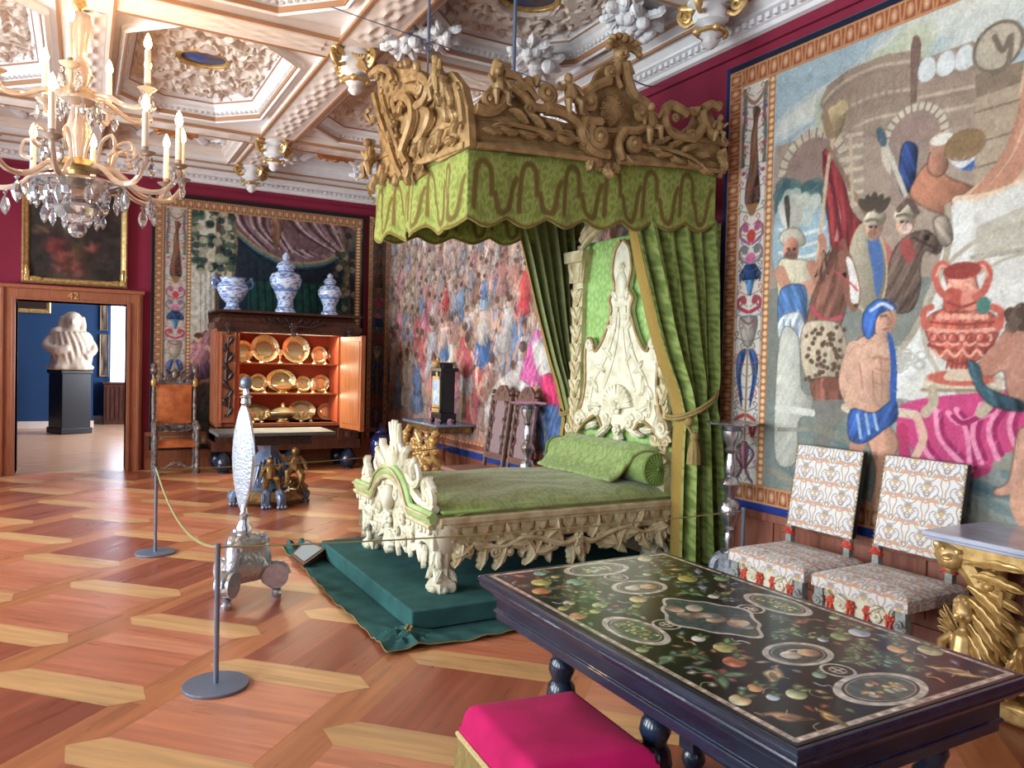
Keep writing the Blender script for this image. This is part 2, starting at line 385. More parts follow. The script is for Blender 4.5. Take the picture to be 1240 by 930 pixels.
# ================================================================ THE SETTING
# ---------------------------------------------------------------- parquet floor
S2 = math.sqrt(2)
def clip(poly, x0, x1, y0, y1):
    for ax, lim, sg in ((0, x0, 1), (0, x1, -1), (1, y0, 1), (1, y1, -1)):
        out = []
        for i in range(len(poly)):
            a, b = poly[i - 1], poly[i]
            ia, ib = (a[ax] - lim) * sg >= 0, (b[ax] - lim) * sg >= 0
            if ia != ib:
                t = (lim - a[ax]) / (b[ax] - a[ax]); out.append(tuple(a[k] + (b[k] - a[k]) * t for k in range(2)))
            if ib: out.append(b)
        poly = out
        if not poly: return poly
    return poly
def floor_mesh():
    v = []; f = []; c = []; g = []
    def put(pq, z, col, along):
        base = clip([((p + q) / S2, (q - p) / S2) for p, q in pq], XL, XR, YF, YB)
        if len(base) < 3: return
        o = len(v); sd = random.uniform(0, 50); k = random.uniform(0.93, 1.07); t = random.uniform(-0.03, 0.03)
        cl = lin(col)
        for x, y in base:
            p, q = (x - y) / S2, (x + y) / S2
            v.append((x, y, z)); c.append((cl[0] * k, cl[1] * k * (1 + t), cl[2] * k * (1 + t), 1))
            g.append((p * 1.3, q * 16, sd) if along == 'p' else (q * 1.3, p * 16, sd))
        f.append(tuple(range(o, len(v))))
    P0, PP, QQ, W = -2.64, 0.94, 0.94, 0.115
    for k in range(-13, 10):
        pc = P0 + PP * k
        for j in range(-14, 20): put([(pc - W, j), (pc + W, j), (pc + W, j + 1), (pc - W, j + 1)], 0.0, (184, 116, 76), 'q')  # cross bands coloured darker: grain-direction sheen put into the board colour
        for m in range(-14, 22):
            q = 3.52 - 0.465 * k + QQ * m
            pl, pr = pc, pc + PP
            put([(pl, q), (pl + W, q - W), (pr - W, q - W), (pr, q), (pr - W, q + W), (pl + W, q + W)], 0.0012, (206, 158, 108), 'p')
            q0, q1 = q - QQ + W, q - W; a, b = pl + W, pr - W; n = 5
            for i in range(n):
                if m % 2 == 0:
                    put([(a, q0 + (q1 - q0) * i / n), (b, q0 + (q1 - q0) * i / n), (b, q0 + (q1 - q0) * (i + 1) / n), (a, q0 + (q1 - q0) * (i + 1) / n)], 0.0006,
                        random.choice(((200, 126, 94), (192, 116, 86), (204, 132, 100))), 'p')
                else:
                    put([(a + (b - a) * i / n, q0), (a + (b - a) * (i + 1) / n, q0), (a + (b - a) * (i + 1) / n, q1), (a + (b - a) * i / n, q1)], 0.0006,
                        random.choice(((154, 84, 60), (146, 76, 54), (160, 90, 66))), 'q')
    me = bpy.data.meshes.new('floor'); me.from_pydata(v, [], f); me.update()
    at = me.color_attributes.new('Col', 'FLOAT_COLOR', 'POINT'); at.data.foreach_set('color', np.array(c, np.float32).ravel())
    gr = me.attributes.new('Grain', 'FLOAT_VECTOR', 'POINT'); gr.data.foreach_set('vector', np.array(g, np.float32).ravel())
    m = mat('floor_boards', (180, 110, 70), 0.3, vc=True, spec=0.5); nt = m.node_tree; N = nt.nodes; b = N['Principled BSDF']
    a = N.new('ShaderNodeAttribute'); a.attribute_name = 'Grain'
    n = N.new('ShaderNodeTexNoise'); n.inputs['Scale'].default_value = 1.6; n.inputs['Detail'].default_value = 7; nt.links.new(a.outputs['Vector'], n.inputs['Vector'])
    n2 = N.new('ShaderNodeTexNoise'); n2.inputs['Scale'].default_value = 0.9; n2.inputs['Detail'].default_value = 3; nt.links.new(a.outputs['Vector'], n2.inputs['Vector'])
    r = N.new('ShaderNodeMapRange'); r.inputs['From Min'].default_value = 0.35; r.inputs['From Max'].default_value = 0.66
    r.inputs['To Min'].default_value = 0.72; r.inputs['To Max'].default_value = 1.12
    ad = N.new('ShaderNodeMath'); ad.operation = 'ADD'; nt.links.new(n.outputs['Fac'], ad.inputs[0]); nt.links.new(n2.outputs['Fac'], ad.inputs[1])
    hf = N.new('ShaderNodeMath'); hf.operation = 'MULTIPLY'; hf.inputs[1].default_value = 0.5; nt.links.new(ad.outputs[0], hf.inputs[0]); nt.links.new(hf.outputs[0], r.inputs[0])
    mx = N.new('ShaderNodeMix'); mx.data_type = 'RGBA'; mx.blend_type = 'MULTIPLY'; mx.inputs[0].default_value = 1
    cc = N.new('ShaderNodeCombineColor'); [nt.links.new(r.outputs[0], cc.inputs[k]) for k in range(3)]
    nt.links.new(N['Color Attribute'].outputs['Color'] if 'Color Attribute' in N else [x for x in N if x.bl_idname == 'ShaderNodeVertexColor'][0].outputs['Color'], mx.inputs[6])
    nt.links.new(cc.outputs[0], mx.inputs[7]); nt.links.new(mx.outputs[2], b.inputs['Base Color'])
    r2 = N.new('ShaderNodeMapRange'); r2.inputs['To Min'].default_value = 0.2; r2.inputs['To Max'].default_value = 0.42; nt.links.new(n2.outputs['Fac'], r2.inputs[0]); nt.links.new(r2.outputs[0], b.inputs['Roughness'])
    return struct(link('floor', me, m, smooth=False))
floor = floor_mesh()
mb = MB(); mb.box(XL - 0.5, YF - 0.5, -0.2, XR + 0.4, YB, -0.01); struct(mb.build('floor_slab', M['wood_dark'], smooth=False))

# ---------------------------------------------------------------- walls
ZT = 4.95
WZ0, WZ1, WW = 0.75, 3.55, 0.72      # window sill, head, half width
mb = MB(); ys = [YF - 0.3]
for wy in WIN_Y: ys += [wy - WW, wy + WW]
ys.append(YB + 0.4)
for i in range(0, len(ys), 2): mb.box(XL - 0.35, ys[i], 0, XL, ys[i + 1], ZT)
for wy in WIN_Y:
    mb.box(XL - 0.35, wy - WW, 0, XL, wy + WW, WZ0); mb.box(XL - 0.35, wy - WW, WZ1, XL, wy + WW, ZT)
struct(mb.build('wall_left', M['wall_red'], smooth=False))
mb = MB(); xs = [XL - 0.3, -1.6 - WW, -1.6 + WW, 1.2 - WW, 1.2 + WW, XR + 0.3]
for i in range(0, 6, 2): mb.box(xs[i], YF - 0.35, 0, xs[i + 1], YF, ZT)
for wx in (-1.6, 1.2):
    mb.box(wx - WW, YF - 0.35, 0, wx + WW, YF, WZ0); mb.box(wx - WW, YF - 0.35, WZ1, wx + WW, YF, ZT)
struct(mb.build('wall_front', M['wall_red'], smooth=False))
n = 0
def window_frame(Mx):
    global n
    n += 1
    b = MB(Mx)   # local x across, y up, z into the room
    for x in (-WW, -0.03, WW - 0.07): b.box(x, WZ0, -0.2, x + 0.07, WZ1, -0.12)
    for z in (WZ0, 1.65, 2.6, WZ1 - 0.07): b.box(-WW, z, -0.2, WW, z + 0.07, -0.12)
    b.box(-WW - 0.1, WZ0 - 0.06, -0.12, WW + 0.1, WZ0, 0.1)
    o = struct(b.build('window_%d' % n, M['plaster_white'], smooth=False))
    p = MB(Mx); p.box(-WW, WZ0, -0.165, WW, WZ1, -0.16); p.build('pane', M['glass'], o, smooth=False)
for wy in WIN_Y: window_frame(Matrix(((0, 0, 1, XL), (1, 0, 0, wy), (0, 1, 0, 0), (0, 0, 0, 1))))
for wx in (-1.6, 1.2): window_frame(Matrix(((-1, 0, 0, wx), (0, 0, 1, YF), (0, 1, 0, 0), (0, 0, 0, 1))))
mb = MB(); mb.box(XR, YF - 0.3, 0, XR + 0.3, YB + 0.4, ZT); struct(mb.build('wall_right', M['wall_red'], smooth=False))
DX0, DX1, DZ = -0.76, 0.56, 2.34
mb = MB(); mb.box(XL - 0.3, YB, 0, DX0, YB + 0.4, ZT); mb.box(DX1, YB, 0, XR, YB + 0.4, ZT); mb.box(DX0, YB, DZ, DX1, YB + 0.4, ZT)
struct(mb.build('wall_back', M['wall_red'], smooth=False))
# dado boards under the tapestries
mb = MB()
mb.box(XR - 0.03, YF, 0, XR, YB, 0.58); mb.box(XR - 0.05, YF, 0, XR, YB, 0.14); mb.box(XR - 0.055, YF, 0.54, XR, YB, 0.6)
for k in range(12):
    y = -1.9 + k * 1.17; mb.box(XR - 0.045, y, 0.18, XR, y + 0.06, 0.54)
struct(mb.build('baseboard_right', M['dado'], smooth=False, bevel=0.004))
mb = MB()
for x0, x1 in ((XL, -1.0), (0.8, XR)):
    mb.box(x0, YB - 0.03, 0, x1, YB, 0.52); mb.box(x0, YB - 0.05, 0, x1, YB, 0.16); mb.box(x0, YB - 0.055, 0.48, x1, YB, 0.54)
struct(mb.build('baseboard_back', M['wood'], smooth=False, bevel=0.004))

# ---------------------------------------------------------------- door surround with its number
mb = MB()
def casing(x0, x1, z0, z1, vert):
    mb.box(x0, YB - 0.06, z0, x1, YB + 0.02, z1)
for (x0, x1) in ((DX0 - 0.2, DX0 + 0.0), (DX1, DX1 + 0.2)):
    mb.box(x0, YB - 0.07, 0, x1, YB, DZ + 0.158)
    s_ = -1 if x0 < 0 else 1; xi = x1 if s_ < 0 else x0
    mb.box(min(xi, xi + s_ * 0.045), YB - 0.095, 0, max(xi, xi + s_ * 0.045), YB, DZ + 0.03)
    mb.box(xi + s_ * 0.15 - 0.02, YB - 0.1, 0, xi + s_ * 0.15 + 0.02, YB - .001, DZ + 0.149)
mb.box(DX0, YB - 0.069, DZ, DX1, YB, DZ + 0.159)
mb.box(DX0 - 0.002, YB - 0.094, DZ, DX1 + 0.002, YB - .002, DZ + 0.03)
mb.box(DX0 - 0.22, YB - 0.11, DZ + 0.15, DX1 + 0.22, YB, DZ + 0.2)
mb.box(DX0 - 0.02, YB, 0, DX0, YB + 0.42, DZ); mb.box(DX1, YB, 0, DX1 + 0.02, YB + 0.42, DZ); mb.box(DX0, YB, DZ, DX1, YB + 0.42, DZ + 0.02)
door = struct(mb.build('door_1', M['wood'], smooth=False, bevel=0.006))
cu_ = bpy.data.curves.new('door_number', 'FONT'); cu_.body = '42'; cu_.size = 0.13; cu_.extrude = 0.006; cu_.align_x = 'CENTER'
o = bpy.data.objects.new('door_number', cu_); COL.objects.link(o); cu_.materials.append(M['gold'])
o.matrix_world = Matrix.Translation((-0.1, YB - 0.076, DZ + 0.04)) @ Matrix.Rotation(PI / 2, 4, 'X')
o.parent = door; o['label'] = 'gilt door number'

# ---------------------------------------------------------------- ceiling
BX = [(-2.31, -1.91), (-0.19, 0.21), (1.93, 2.33)]                 # beams along Y
CX_ = [(-3.55, -2.31), (-1.91, -0.19), (0.21, 1.93), (2.33, 4.12)]
BYS = [(-0.6, -0.2), (1.0, 1.4), (4.2, 4.6), (6.65, 7.06), (10.02, 10.38)]
CY_ = [(-2.2, -0.6), (-0.2, 1.0), (1.4, 4.2), (4.6, 6.65), (7.06, 10.02), (10.38, 12.0)]
mb = MB()
mb.box(XL - 0.3, YF - 0.3, 4.8, XR + 0.3, YB + 0.4, 4.95)
struct(mb.build('ceiling', M['plaster'], smooth=False))
mb = MB(); ml = MB(); mr = MB()
for x0, x1 in BX:
    mb.box(x0, YF, 4.4, x1, YB, 4.82)
    for x in (x0, x1): ml.box(x - 0.011, YF, 4.39, x + 0.011, YB, 4.42)
for y0, y1 in BYS:
    mb.box(XL, y0, 4.401, XR, y1, 4.82)
    for y in (y0, y1):
        for i in range(len(CX_)):
            ml.box(CX_[i][0], y - 0.011, 4.391, CX_[i][1], y + 0.011, 4.42)
def relief_strip(x0, x1, y0, y1, along):
    L_ = (y1 - y0) if along == 'y' else (x1 - x0); W_ = (x1 - x0) if along == 'y' else (y1 - y0)
    nu, nv = int(L_ / 0.035), 14
    U, V = np.meshgrid(np.linspace(0, L_, nu), np.linspace(-1, 1, nv), indexing='ij')
    a = np.sin(U * 9) * 0.35; h = np.exp(-((V - a) / 0.16) ** 2) + np.exp(-((V + a) / 0.16) ** 2) + 0.8 * np.exp(-((np.abs(V) - 0.5 - .2 * np.cos(U * 18)) / 0.14) ** 2)
    h *= (0.8 + 0.3 * rng.random(h.shape)) * (np.abs(V) < 0.93)
    Z = 4.398 - 0.014 * h
    if along == 'y': Pn = np.stack([(x0 + x1) / 2 + V * W_ / 2, y0 + U, Z], -1)
    else: Pn = np.stack([x0 + U, (y0 + y1) / 2 + V * W_ / 2, Z], -1)
    o = grid_np('beam_relief', Pn, None, M['plaster']); return struct(o)
for x0, x1 in BX[1:]:
    for (c0, c1) in CY_[2:]: relief_strip(x0 + 0.05, x1 - 0.05, c0 + 0.1, c1 - 0.1, 'y')
for y0, y1 in BYS[2:]:
    for (c0, c1) in CX_[1:]: relief_strip(c0 + 0.1, c1 - 0.1, y0 + 0.05, y1 - 0.05, 'x')
def octagon(x0, x1, y0, y1, c): return [(x0 + c, y0), (x1 - c, y0), (x1, y0 + c), (x1, y1 - c), (x1 - c, y1), (x0 + c, y1), (x0, y1 - c), (x0, y0 + c)]
def coffer(x0, x1, y0, y1, detail):
    """octagonal recess: flat corner triangles, stepped moulding, dentils and a raised stucco field"""
    c = 0.46 * min(1, (y1 - y0) / 2); g = 0.07
    oc = octagon(x0 + g, x1 - g, y0 + g, y1 - g, c)
    re = [(x0, y0), (x1, y0), (x1, y1), (x0, y1)]
    z = 4.5
    b = MB()
    ro = [(x0 + g + c, y0), (x1 - g - c, y0), (x1, y0 + g + c), (x1, y1 - g - c), (x1 - g - c, y1), (x0 + g + c, y1), (x0, y1 - g - c), (x0, y0 + g + c)]
    v = [(p[0], p[1], z) for p in oc] + [(p[0], p[1], z) for p in ro] + [(p[0], p[1], z) for p in re]
    f = [(i, i + 8, (i + 1) % 8 + 8, (i + 1) % 8) for i in range(8)] + [(9, 17, 10), (11, 18, 12), (13, 19, 14), (15, 16, 8)]
    b.add(v, f)
    b.sweep([(0.0, 4.5), (0.0, 4.46), (0.035, 4.44), (0.06, 4.46), (0.06, 4.53), (0.1, 4.56), (0.1, 4.6), (0.15, 4.63), (0.15, 4.66), (0.19, 4.68), (0.19, 4.72)], [(p[0], p[1], 0) for p in oc], closed=True)
    for i in range(8):
        p = Vector(oc[i]); q = Vector(oc[(i + 1) % 8]); L_ = (q - p).length; d = (q - p) / L_; nn = Vector((-d.y, d.x))
        if detail:
            k = int(L_ / 0.06)
            for j in range(1, k):
                cc = p + d * (j * L_ / k) + nn * 0.075
                b.box(cc.x - 0.014, cc.y - 0.014, 4.515, cc.x + 0.014, cc.y + 0.014, 4.55)
    struct(b.build('coffer_moulding', M['plaster_white'], smooth=False))
    gl = MB(); gl.sweep([(0.055, 4.5), (0.055, 4.455), (0.068, 4.455), (0.068, 4.5)], [(p[0], p[1], 0) for p in oc], closed=True)
    gl.sweep([(0.145, 4.64), (0.145, 4.625), (0.155, 4.625), (0.155, 4.64)], [(p[0], p[1], 0) for p in oc], closed=True)
    struct(gl.build('coffer_gilt_line', M['gold_line'], smooth=False))
    cx, cy = (x0 + x1) / 2, (y0 + y1) / 2; ax, ay = (x1 - x0) / 2 - g - 0.17, (y1 - y0) / 2 - g - 0.17
    if detail:
        nx, ny = 140, int(140 * ay / ax)
        X, Y = np.meshgrid(np.linspace(-ax, ax, nx), np.linspace(-ay, ay, ny), indexing='ij')
        h = np.zeros_like(X)
        for s_ in (1,):
            for _ in range(260):
                px, py = rng.uniform(0, ax), rng.uniform(0, ay); r = rng.uniform(0.022, 0.06); th = rng.uniform(0, PI)
                for sx in (1, -1):
                    for sy in (1, -1):
                        dx, dy = X - sx * px, Y - sy * py
                        u = dx * math.cos(th * sx * sy) + dy * math.sin(th * sx * sy); w_ = -dx * math.sin(th * sx * sy) + dy * math.cos(th * sx * sy)
                        h += np.exp(-(u / (r * 1.6)) ** 2 - (w_ / (r * 0.5)) ** 2) * rng.uniform(0.5, 1)
        h = np.minimum(h, 1.7); e = np.sqrt((X / 0.24) ** 2 + (Y / 0.24) ** 2)
        h *= np.clip((e - 1) * 4, 0, 1); h += 0.8 * np.exp(-((e - 1.12) / 0.08) ** 2)
        Pn = np.stack([cx + X, cy + Y, 4.73 - 0.05 * h], -1)
        struct(grid_np('coffer_stucco', Pn, None, M['plaster_rel'] if cx > 2.2 else M['plaster_rel']))
    else:
        q = MB(); q.add([(cx - ax, cy - ay, 4.73), (cx + ax, cy - ay, 4.73), (cx + ax, cy + ay, 4.73), (cx - ax, cy + ay, 4.73)], [(0, 1, 2, 3)]); struct(q.build('coffer_stucco', M['plaster_rel'], smooth=False))
    return cx, cy
medal = []
for yi, (y0, y1) in enumerate(CY_):
    for xi, (x0, x1) in enumerate(CX_):
        if yi == 5 or yi <= 1 or xi == 0:
            b = MB(); re = [(x0 + 0.06, y0 + 0.06), (x1 - 0.06, y0 + 0.06), (x1 - 0.06, y1 - 0.06), (x0 + 0.06, y1 - 0.06)]
            b.sweep([(-0.07, 4.5), (0.0, 4.5), (0.0, 4.46), (0.05, 4.44), (0.05, 4.5), (0.1, 4.52), (0.1, 4.56), (0.14, 4.58), (0.14, 4.62)], [(p[0], p[1], 0) for p in re], closed=True)
            b.add([(x0, y0, 4.62), (x1, y0, 4.62), (x1, y1, 4.62), (x0, y1, 4.62)], [(0, 1, 2, 3)])
            struct(b.build('coffer_moulding', M['plaster_white'] if xi == 3 else M['plaster'], smooth=False))
            if yi == 5 and xi:
                r = MB(Matrix(((1, 0, 0, (x0 + x1) / 2), (0, 1, 0, (y0 + y1) / 2), (0, 0, -1, 4.62), (0, 0, 0, 1))))
                for s_ in (-1, 1):
                    for t in (-1, 1):
                        r.vine([(s_ * 0.2, t * 0.05), (s_ * 0.42, t * 0.3), (s_ * 0.58, t * 0.1)], 0.025, 0.015); r.volute((s_ * 0.62, t * 0.2), 0.14, 0, 1.4, s_ * t, 0.03)
                        r.leaf((s_ * 0.25, t * 0.1), (PI / 2 - s_ * 0.6) * t, 0.35, 0.16)
                struct(r.build('coffer_stucco', M['plaster_white']))
        else:
            c = coffer(x0, x1, y0, y1, yi >= 3 and xi >= 2 or (yi >= 3 and xi == 1)); medal.append((xi, yi, c))
struct(mb.build('trim_1', M['plaster'], smooth=False)); struct(ml.build('trim_2', M['gold_line'], smooth=False))
# cornice round the room
path = [(XR, YF, 0), (XR, YB, 0), (XL, YB, 0), (XL, YF, 0)]
mb = MB()
mb.sweep([(0.0, 4.18), (0.035, 4.19), (0.035, 4.225), (0.06, 4.235), (0.06, 4.275), (0.11, 4.29), (0.11, 4.31), (0.16, 4.35), (0.2, 4.36), (0.2, 4.39), (0.27, 4.42), (0.3, 4.42), (0.3, 4.45), (0.34, 4.46), (0.34, 4.6)], path, closed=True)
k = 0
for y in np.arange(2.0, YB, 0.075): mb.box(XR - 0.095, y, 4.237, XR - 0.06, y + 0.04, 4.275)
for x in np.arange(-1.5, XR - .1, 0.075): mb.box(x, YB - 0.095, 4.237, x + 0.04, YB - 0.06, 4.275)
struct(mb.build('trim_3', M['plaster_white'], smooth=False))
mb = MB(); mb.sweep([(0.205, 4.358), (0.205, 4.345), (0.218, 4.345), (0.218, 4.37)], path, closed=True); mb.sweep([(0.3, 4.425), (0.3, 4.413), (0.312, 4.413), (0.312, 4.44)], path, closed=True)
struct(mb.build('trim_4', M['gold_line'], smooth=False))
mb = MB(); mb.tube([(XR - 0.03, YF, 4.09), (XR - 0.03, YB - 0.05, 4.09)], 0.008, 6); mb.tube([(XL, YB - 0.03, 4.09), (XR - 0.05, YB - 0.03, 4.09)], 0.008, 6)
struct(mb.build('trim_5', M['wall_red']))
# stucco figures leaning out of the coffers
mb = MB()
def tuft(x, y, z, r, k=16):
    for _ in range(k):
        a = rng.uniform(0, 2 * PI); q = rng.uniform(0, r); mb.ball((x + q * math.cos(a), y + q * math.sin(a), z + rng.uniform(-r * .5, r * .3)), rng.uniform(0.25, 0.42) * r, 7, 5)
for (px, py, z, r) in ((492, 47, 4.42, 0.16), (536, 40, 4.46, 0.12), (650, 75, 4.42, 0.17), (640, 60, 4.45, 0.14), (775, 25, 4.4, 0.15), (755, 14, 4.45, 0.13), (344, 190, 4.42, 0.12), (437, 208, 4.4, 0.12)):
    p = on_z(px, py, z); tuft(p.x, p.y, z, r)
    mb.M = Matrix.Translation((p.x, p.y, z)) @ Matrix.Rotation(PI * 0.9, 4, 'X') @ Matrix.Rotation(px, 4, 'Z')
    for a in (0.3, 1.1, 1.9, 2.8, 3.5, 4.2, 5.3): mb.leaf((r * .3 * math.cos(a), r * .3 * math.sin(a)), a, r * 1.2, r * 0.7, 0.02, 0.4)
    for a in (0.8, 2.4, 4.8): mb.volute((r * .9 * math.cos(a), r * .9 * math.sin(a)), r * .45, a, 1.4, 1, r * .13)
    mb.M = I4
struct(mb.build('trim_6', M['plaster_white']))

# ---------------------------------------------------------------- the room beyond the door
mb = MB(); mb.box(-4, YB, -0.2, 4.3, 22, -0.004)
struct(mb.build('floor_beyond', mat('floor_beyond', (214, 176, 146), 0.25, col2=(190, 146, 112), nscale=2.5, stretch=(1.0, 7, 1)), smooth=False))
mb = MB(); mb.box(-4, 19.4, 0, 0.24, 19.6, 4.6); mb.box(-4.0, YB + 0.4, 0, -3.9, 19.6, 4.6)
mb.box(0.24, 20.9, 0, 4.3, 21.1, 0.75); mb.box(0.24, 20.9, 2.9, 4.3, 21.1, 4.6); mb.box(0.24, 20.9, 0.75, 0.62, 21.1, 2.9); mb.box(1.7, 20.9, 0.75, 4.3, 21.1, 2.9); mb.box(0.14, 19.6, 0, 0.24, 21.1, 4.6); mb.box(4.3, YB + .4, 0, 4.4, 14.5, 4.6); mb.box(4.3, 18.7, 0, 4.4, 21.1, 4.6); mb.box(4.3, 14.5, 0, 4.4, 18.7, .7); mb.box(4.3, 14.5, 3.4, 4.4, 18.7, 4.6)  # opening in the right side added for the daylight lamp
struct(mb.build('wall_beyond', M['blue_wall'], smooth=False))
mb = MB(); mb.box(-4, 19.38, 0, 0.26, 19.4, 0.16); mb.box(0.26, 20.88, 0, 1.0, 20.9, 0.16); struct(mb.build('baseboard_beyond', M['plaster'], smooth=False))
mb = MB(); mb.box(-4, YB + 0.4, 4.6, 4.4, 21.2, 4.7); struct(mb.build('ceiling_beyond', M['plaster_white'], smooth=False))

# ================================================================ WOVEN AND PAINTED PICTURES
class Canvas:
    """a small painter: shapes given in plane metres (u right, v up) are laid onto a grid of sRGB values"""
    def __init__(s, u0, v0, u1, v1, res, col):
        s.u0, s.v0, s.u1, s.v1 = u0, v0, u1, v1
        s.nu = int((u1 - u0) / res) + 1; s.nv = int((v1 - v0) / res) + 1
        s.U = np.linspace(u0, u1, s.nu); s.V = np.linspace(v0, v1, s.nv); s.du = s.U[1] - s.U[0]; s.dv = s.V[1] - s.V[0]
        s.a = np.empty((s.nu, s.nv, 3), np.float32); s.a[:] = col
        s.T = lambda x, y: (x, y)
    def _win(s, u0, v0, u1, v1):
        i0 = max(0, int((u0 - s.u0) / s.du) - 1); i1 = min(s.nu, int((u1 - s.u0) / s.du) + 3)
        j0 = max(0, int((v0 - s.v0) / s.dv) - 1); j1 = min(s.nv, int((v1 - s.v0) / s.dv) + 3)
        return (i0, i1, j0, j1) if i1 > i0 and j1 > j0 else None
    def _lay(s, w, mask, col, al=1.0):
        i0, i1, j0, j1 = w; m = (mask * al)[..., None]
        s.a[i0:i1, j0:j1] = s.a[i0:i1, j0:j1] * (1 - m) + np.asarray(col, np.float32) * m
    def poly(s, pts, col, al=1.0, smooth=False, model=0.0, raw=False, fold_k=.3):
        P = [tuple(p) if raw else s.T(*p) for p in pts]
        if smooth: P = [(q.x, q.y) for q in crom([(x, y, 0) for x, y in P], 4, True)]
        P = np.array(P); w = s._win(P[:, 0].min(), P[:, 1].min(), P[:, 0].max(), P[:, 1].max())
        if not w: return
        i0, i1, j0, j1 = w; m = np.zeros((i1 - i0, j1 - j0), np.float32)
        for a, b in ((-.25, -.25), (.25, -.25), (-.25, .25), (.25, .25)):
            X = s.U[i0:i1, None] + a * s.du; Y = s.V[None, j0:j1] + b * s.dv; ins = np.zeros(m.shape, bool)
            for k in range(len(P)):
                x1, y1 = P[k - 1]; x2, y2 = P[k]
                if y1 == y2: continue
                ins ^= ((y1 > Y) != (y2 > Y)) & (X < (x2 - x1) * (Y - y1) / (y2 - y1) + x1)
            m += ins
        m /= 4; c = np.asarray(col, np.float32)
        if c[0] > 165 and c[0] > c[1] > c[2] and c[0] - c[2] < 105: fold_k = fold_k * .2   # bare skin and stone hold no folds
        if model:
            u = (s.U[i0:i1, None] - P[:, 0].mean()) / max(np.ptp(P[:, 0]), 1e-6); v = (s.V[None, j0:j1] - P[:, 1].mean()) / max(np.ptp(P[:, 1]), 1e-6)
            th = rng.uniform(0.9, 2.2); Xf = s.U[i0:i1, None]; Yf = s.V[None, j0:j1]; ph = (Xf * math.sin(th) - Yf * math.cos(th)) * rng.uniform(55, 80)
            fold = .5 * fold_k * (np.sin(ph + 1.5 * np.sin(Yf * 13 + 1) + rng.uniform(0, 6)) + .6 * np.sin(ph * 2.3 + 2 * np.sin(Xf * 17)))
            c = c * (1 + model * np.clip(-u * 1.3 + v * 0.5, -1, 1) - .9 * model * np.clip((u * u + v * v) * 1.6, 0, .5) + fold)[..., None]
        s._lay(w, m, c, al)
        if smooth and model: s.line([tuple(p) for p in P] + [tuple(P[0])], .011, np.asarray(col) * .5, .65, smooth=False, raw=True)
    def line(s, pts, wd, col, al=1.0, smooth=True, wd2=None, raw=False):
        P = [tuple(p) if raw else s.T(*p) for p in pts]
        if smooth and len(P) > 2: P = [(q.x, q.y) for q in crom([(x, y, 0) for x, y in P], 5)]
        P = np.array(P); m_ = max(wd, wd2 or 0); w = s._win(P[:, 0].min() - m_, P[:, 1].min() - m_, P[:, 0].max() + m_, P[:, 1].max() + m_)
        if not w: return
        i0, i1, j0, j1 = w; X = s.U[i0:i1, None]; Y = s.V[None, j0:j1]; best = np.full((i1 - i0, j1 - j0), 1e9)
        n = len(P) - 1
        for k in range(n):
            a, b = P[k], P[k + 1]; d = b - a; L2 = max(d @ d, 1e-12)
            t = np.clip(((X - a[0]) * d[0] + (Y - a[1]) * d[1]) / L2, 0, 1)
            r = wd / 2 if wd2 is None else (wd + (wd2 - wd) * (k + 0.5) / n) / 2
            best = np.minimum(best, np.hypot(X - a[0] - t * d[0], Y - a[1] - t * d[1]) - r)
        s._lay(w, np.clip(0.5 - best / s.du, 0, 1), col, al)
    def ell(s, x, y, rx, ry, col, al=1.0, ang=0.0, model=0.0, ring=None, raw=False, px=None):
        x, y = (x, y) if raw else s.T(x, y); m_ = max(rx, ry) * 1.1
        w = s._win(x - m_, y - m_, x + m_, y + m_)
        if not w: return
        i0, i1, j0, j1 = w; X = s.U[i0:i1, None] - x; Y = s.V[None, j0:j1] - y
        u = (X * math.cos(ang) + Y * math.sin(ang)) / rx; v = (-X * math.sin(ang) + Y * math.cos(ang)) / ry
        e = np.sqrt(u * u + v * v); k = min(rx, ry) / s.du
        m = np.clip(0.5 - (e - 1) * k, 0, 1)
        if ring: m = m * np.clip(0.5 + (e - (1 - ring)) * k, 0, 1)
        c = np.asarray(col, np.float32)
        if model: c = c * (1 + model * np.clip(-u + v * 0.6, -1, 1))[..., None]
        s._lay(w, m, c, al)
    def grade(s, col, k): s.a[:] = s.a * (1 - k) + np.asarray(col, np.float32) * k
    def soften(s, n=1):
        for _ in range(n):
            p = np.pad(s.a, ((1, 1), (1, 1), (0, 0)), 'edge'); s.a = (p[:-2, 1:-1] + p[2:, 1:-1] + p[1:-1, :-2] + p[1:-1, 2:] + 2 * p[1:-1, 1:-1]) / 6
    def weave(s, n, L, wd, jit=.25, al=.5, up=.5, src=None):
        src = s.a.copy() if src is None else src
        for _ in range(n):
            u, v = rng.uniform(s.u0, s.u1), rng.uniform(s.v0, s.v1); i = min(s.nu - 1, int((u - s.u0) / s.du)); j = min(s.nv - 1, int((v - s.v0) / s.dv))
            a = PI / 2 + rng.normal(0, up); l = L * rng.uniform(.4, 1.2); c = src[i, j] * (1 + rng.normal(0, jit)) + rng.normal(0, 6, 3)
            d = (math.cos(a) * l / 2, math.sin(a) * l / 2); k = rng.normal(0, .25) * l
            s.line([(u - d[0], v - d[1]), (u + k, v), (u + d[0], v + d[1])], wd * rng.uniform(.5, 1.3), np.clip(c, 20, 232), al, raw=True)
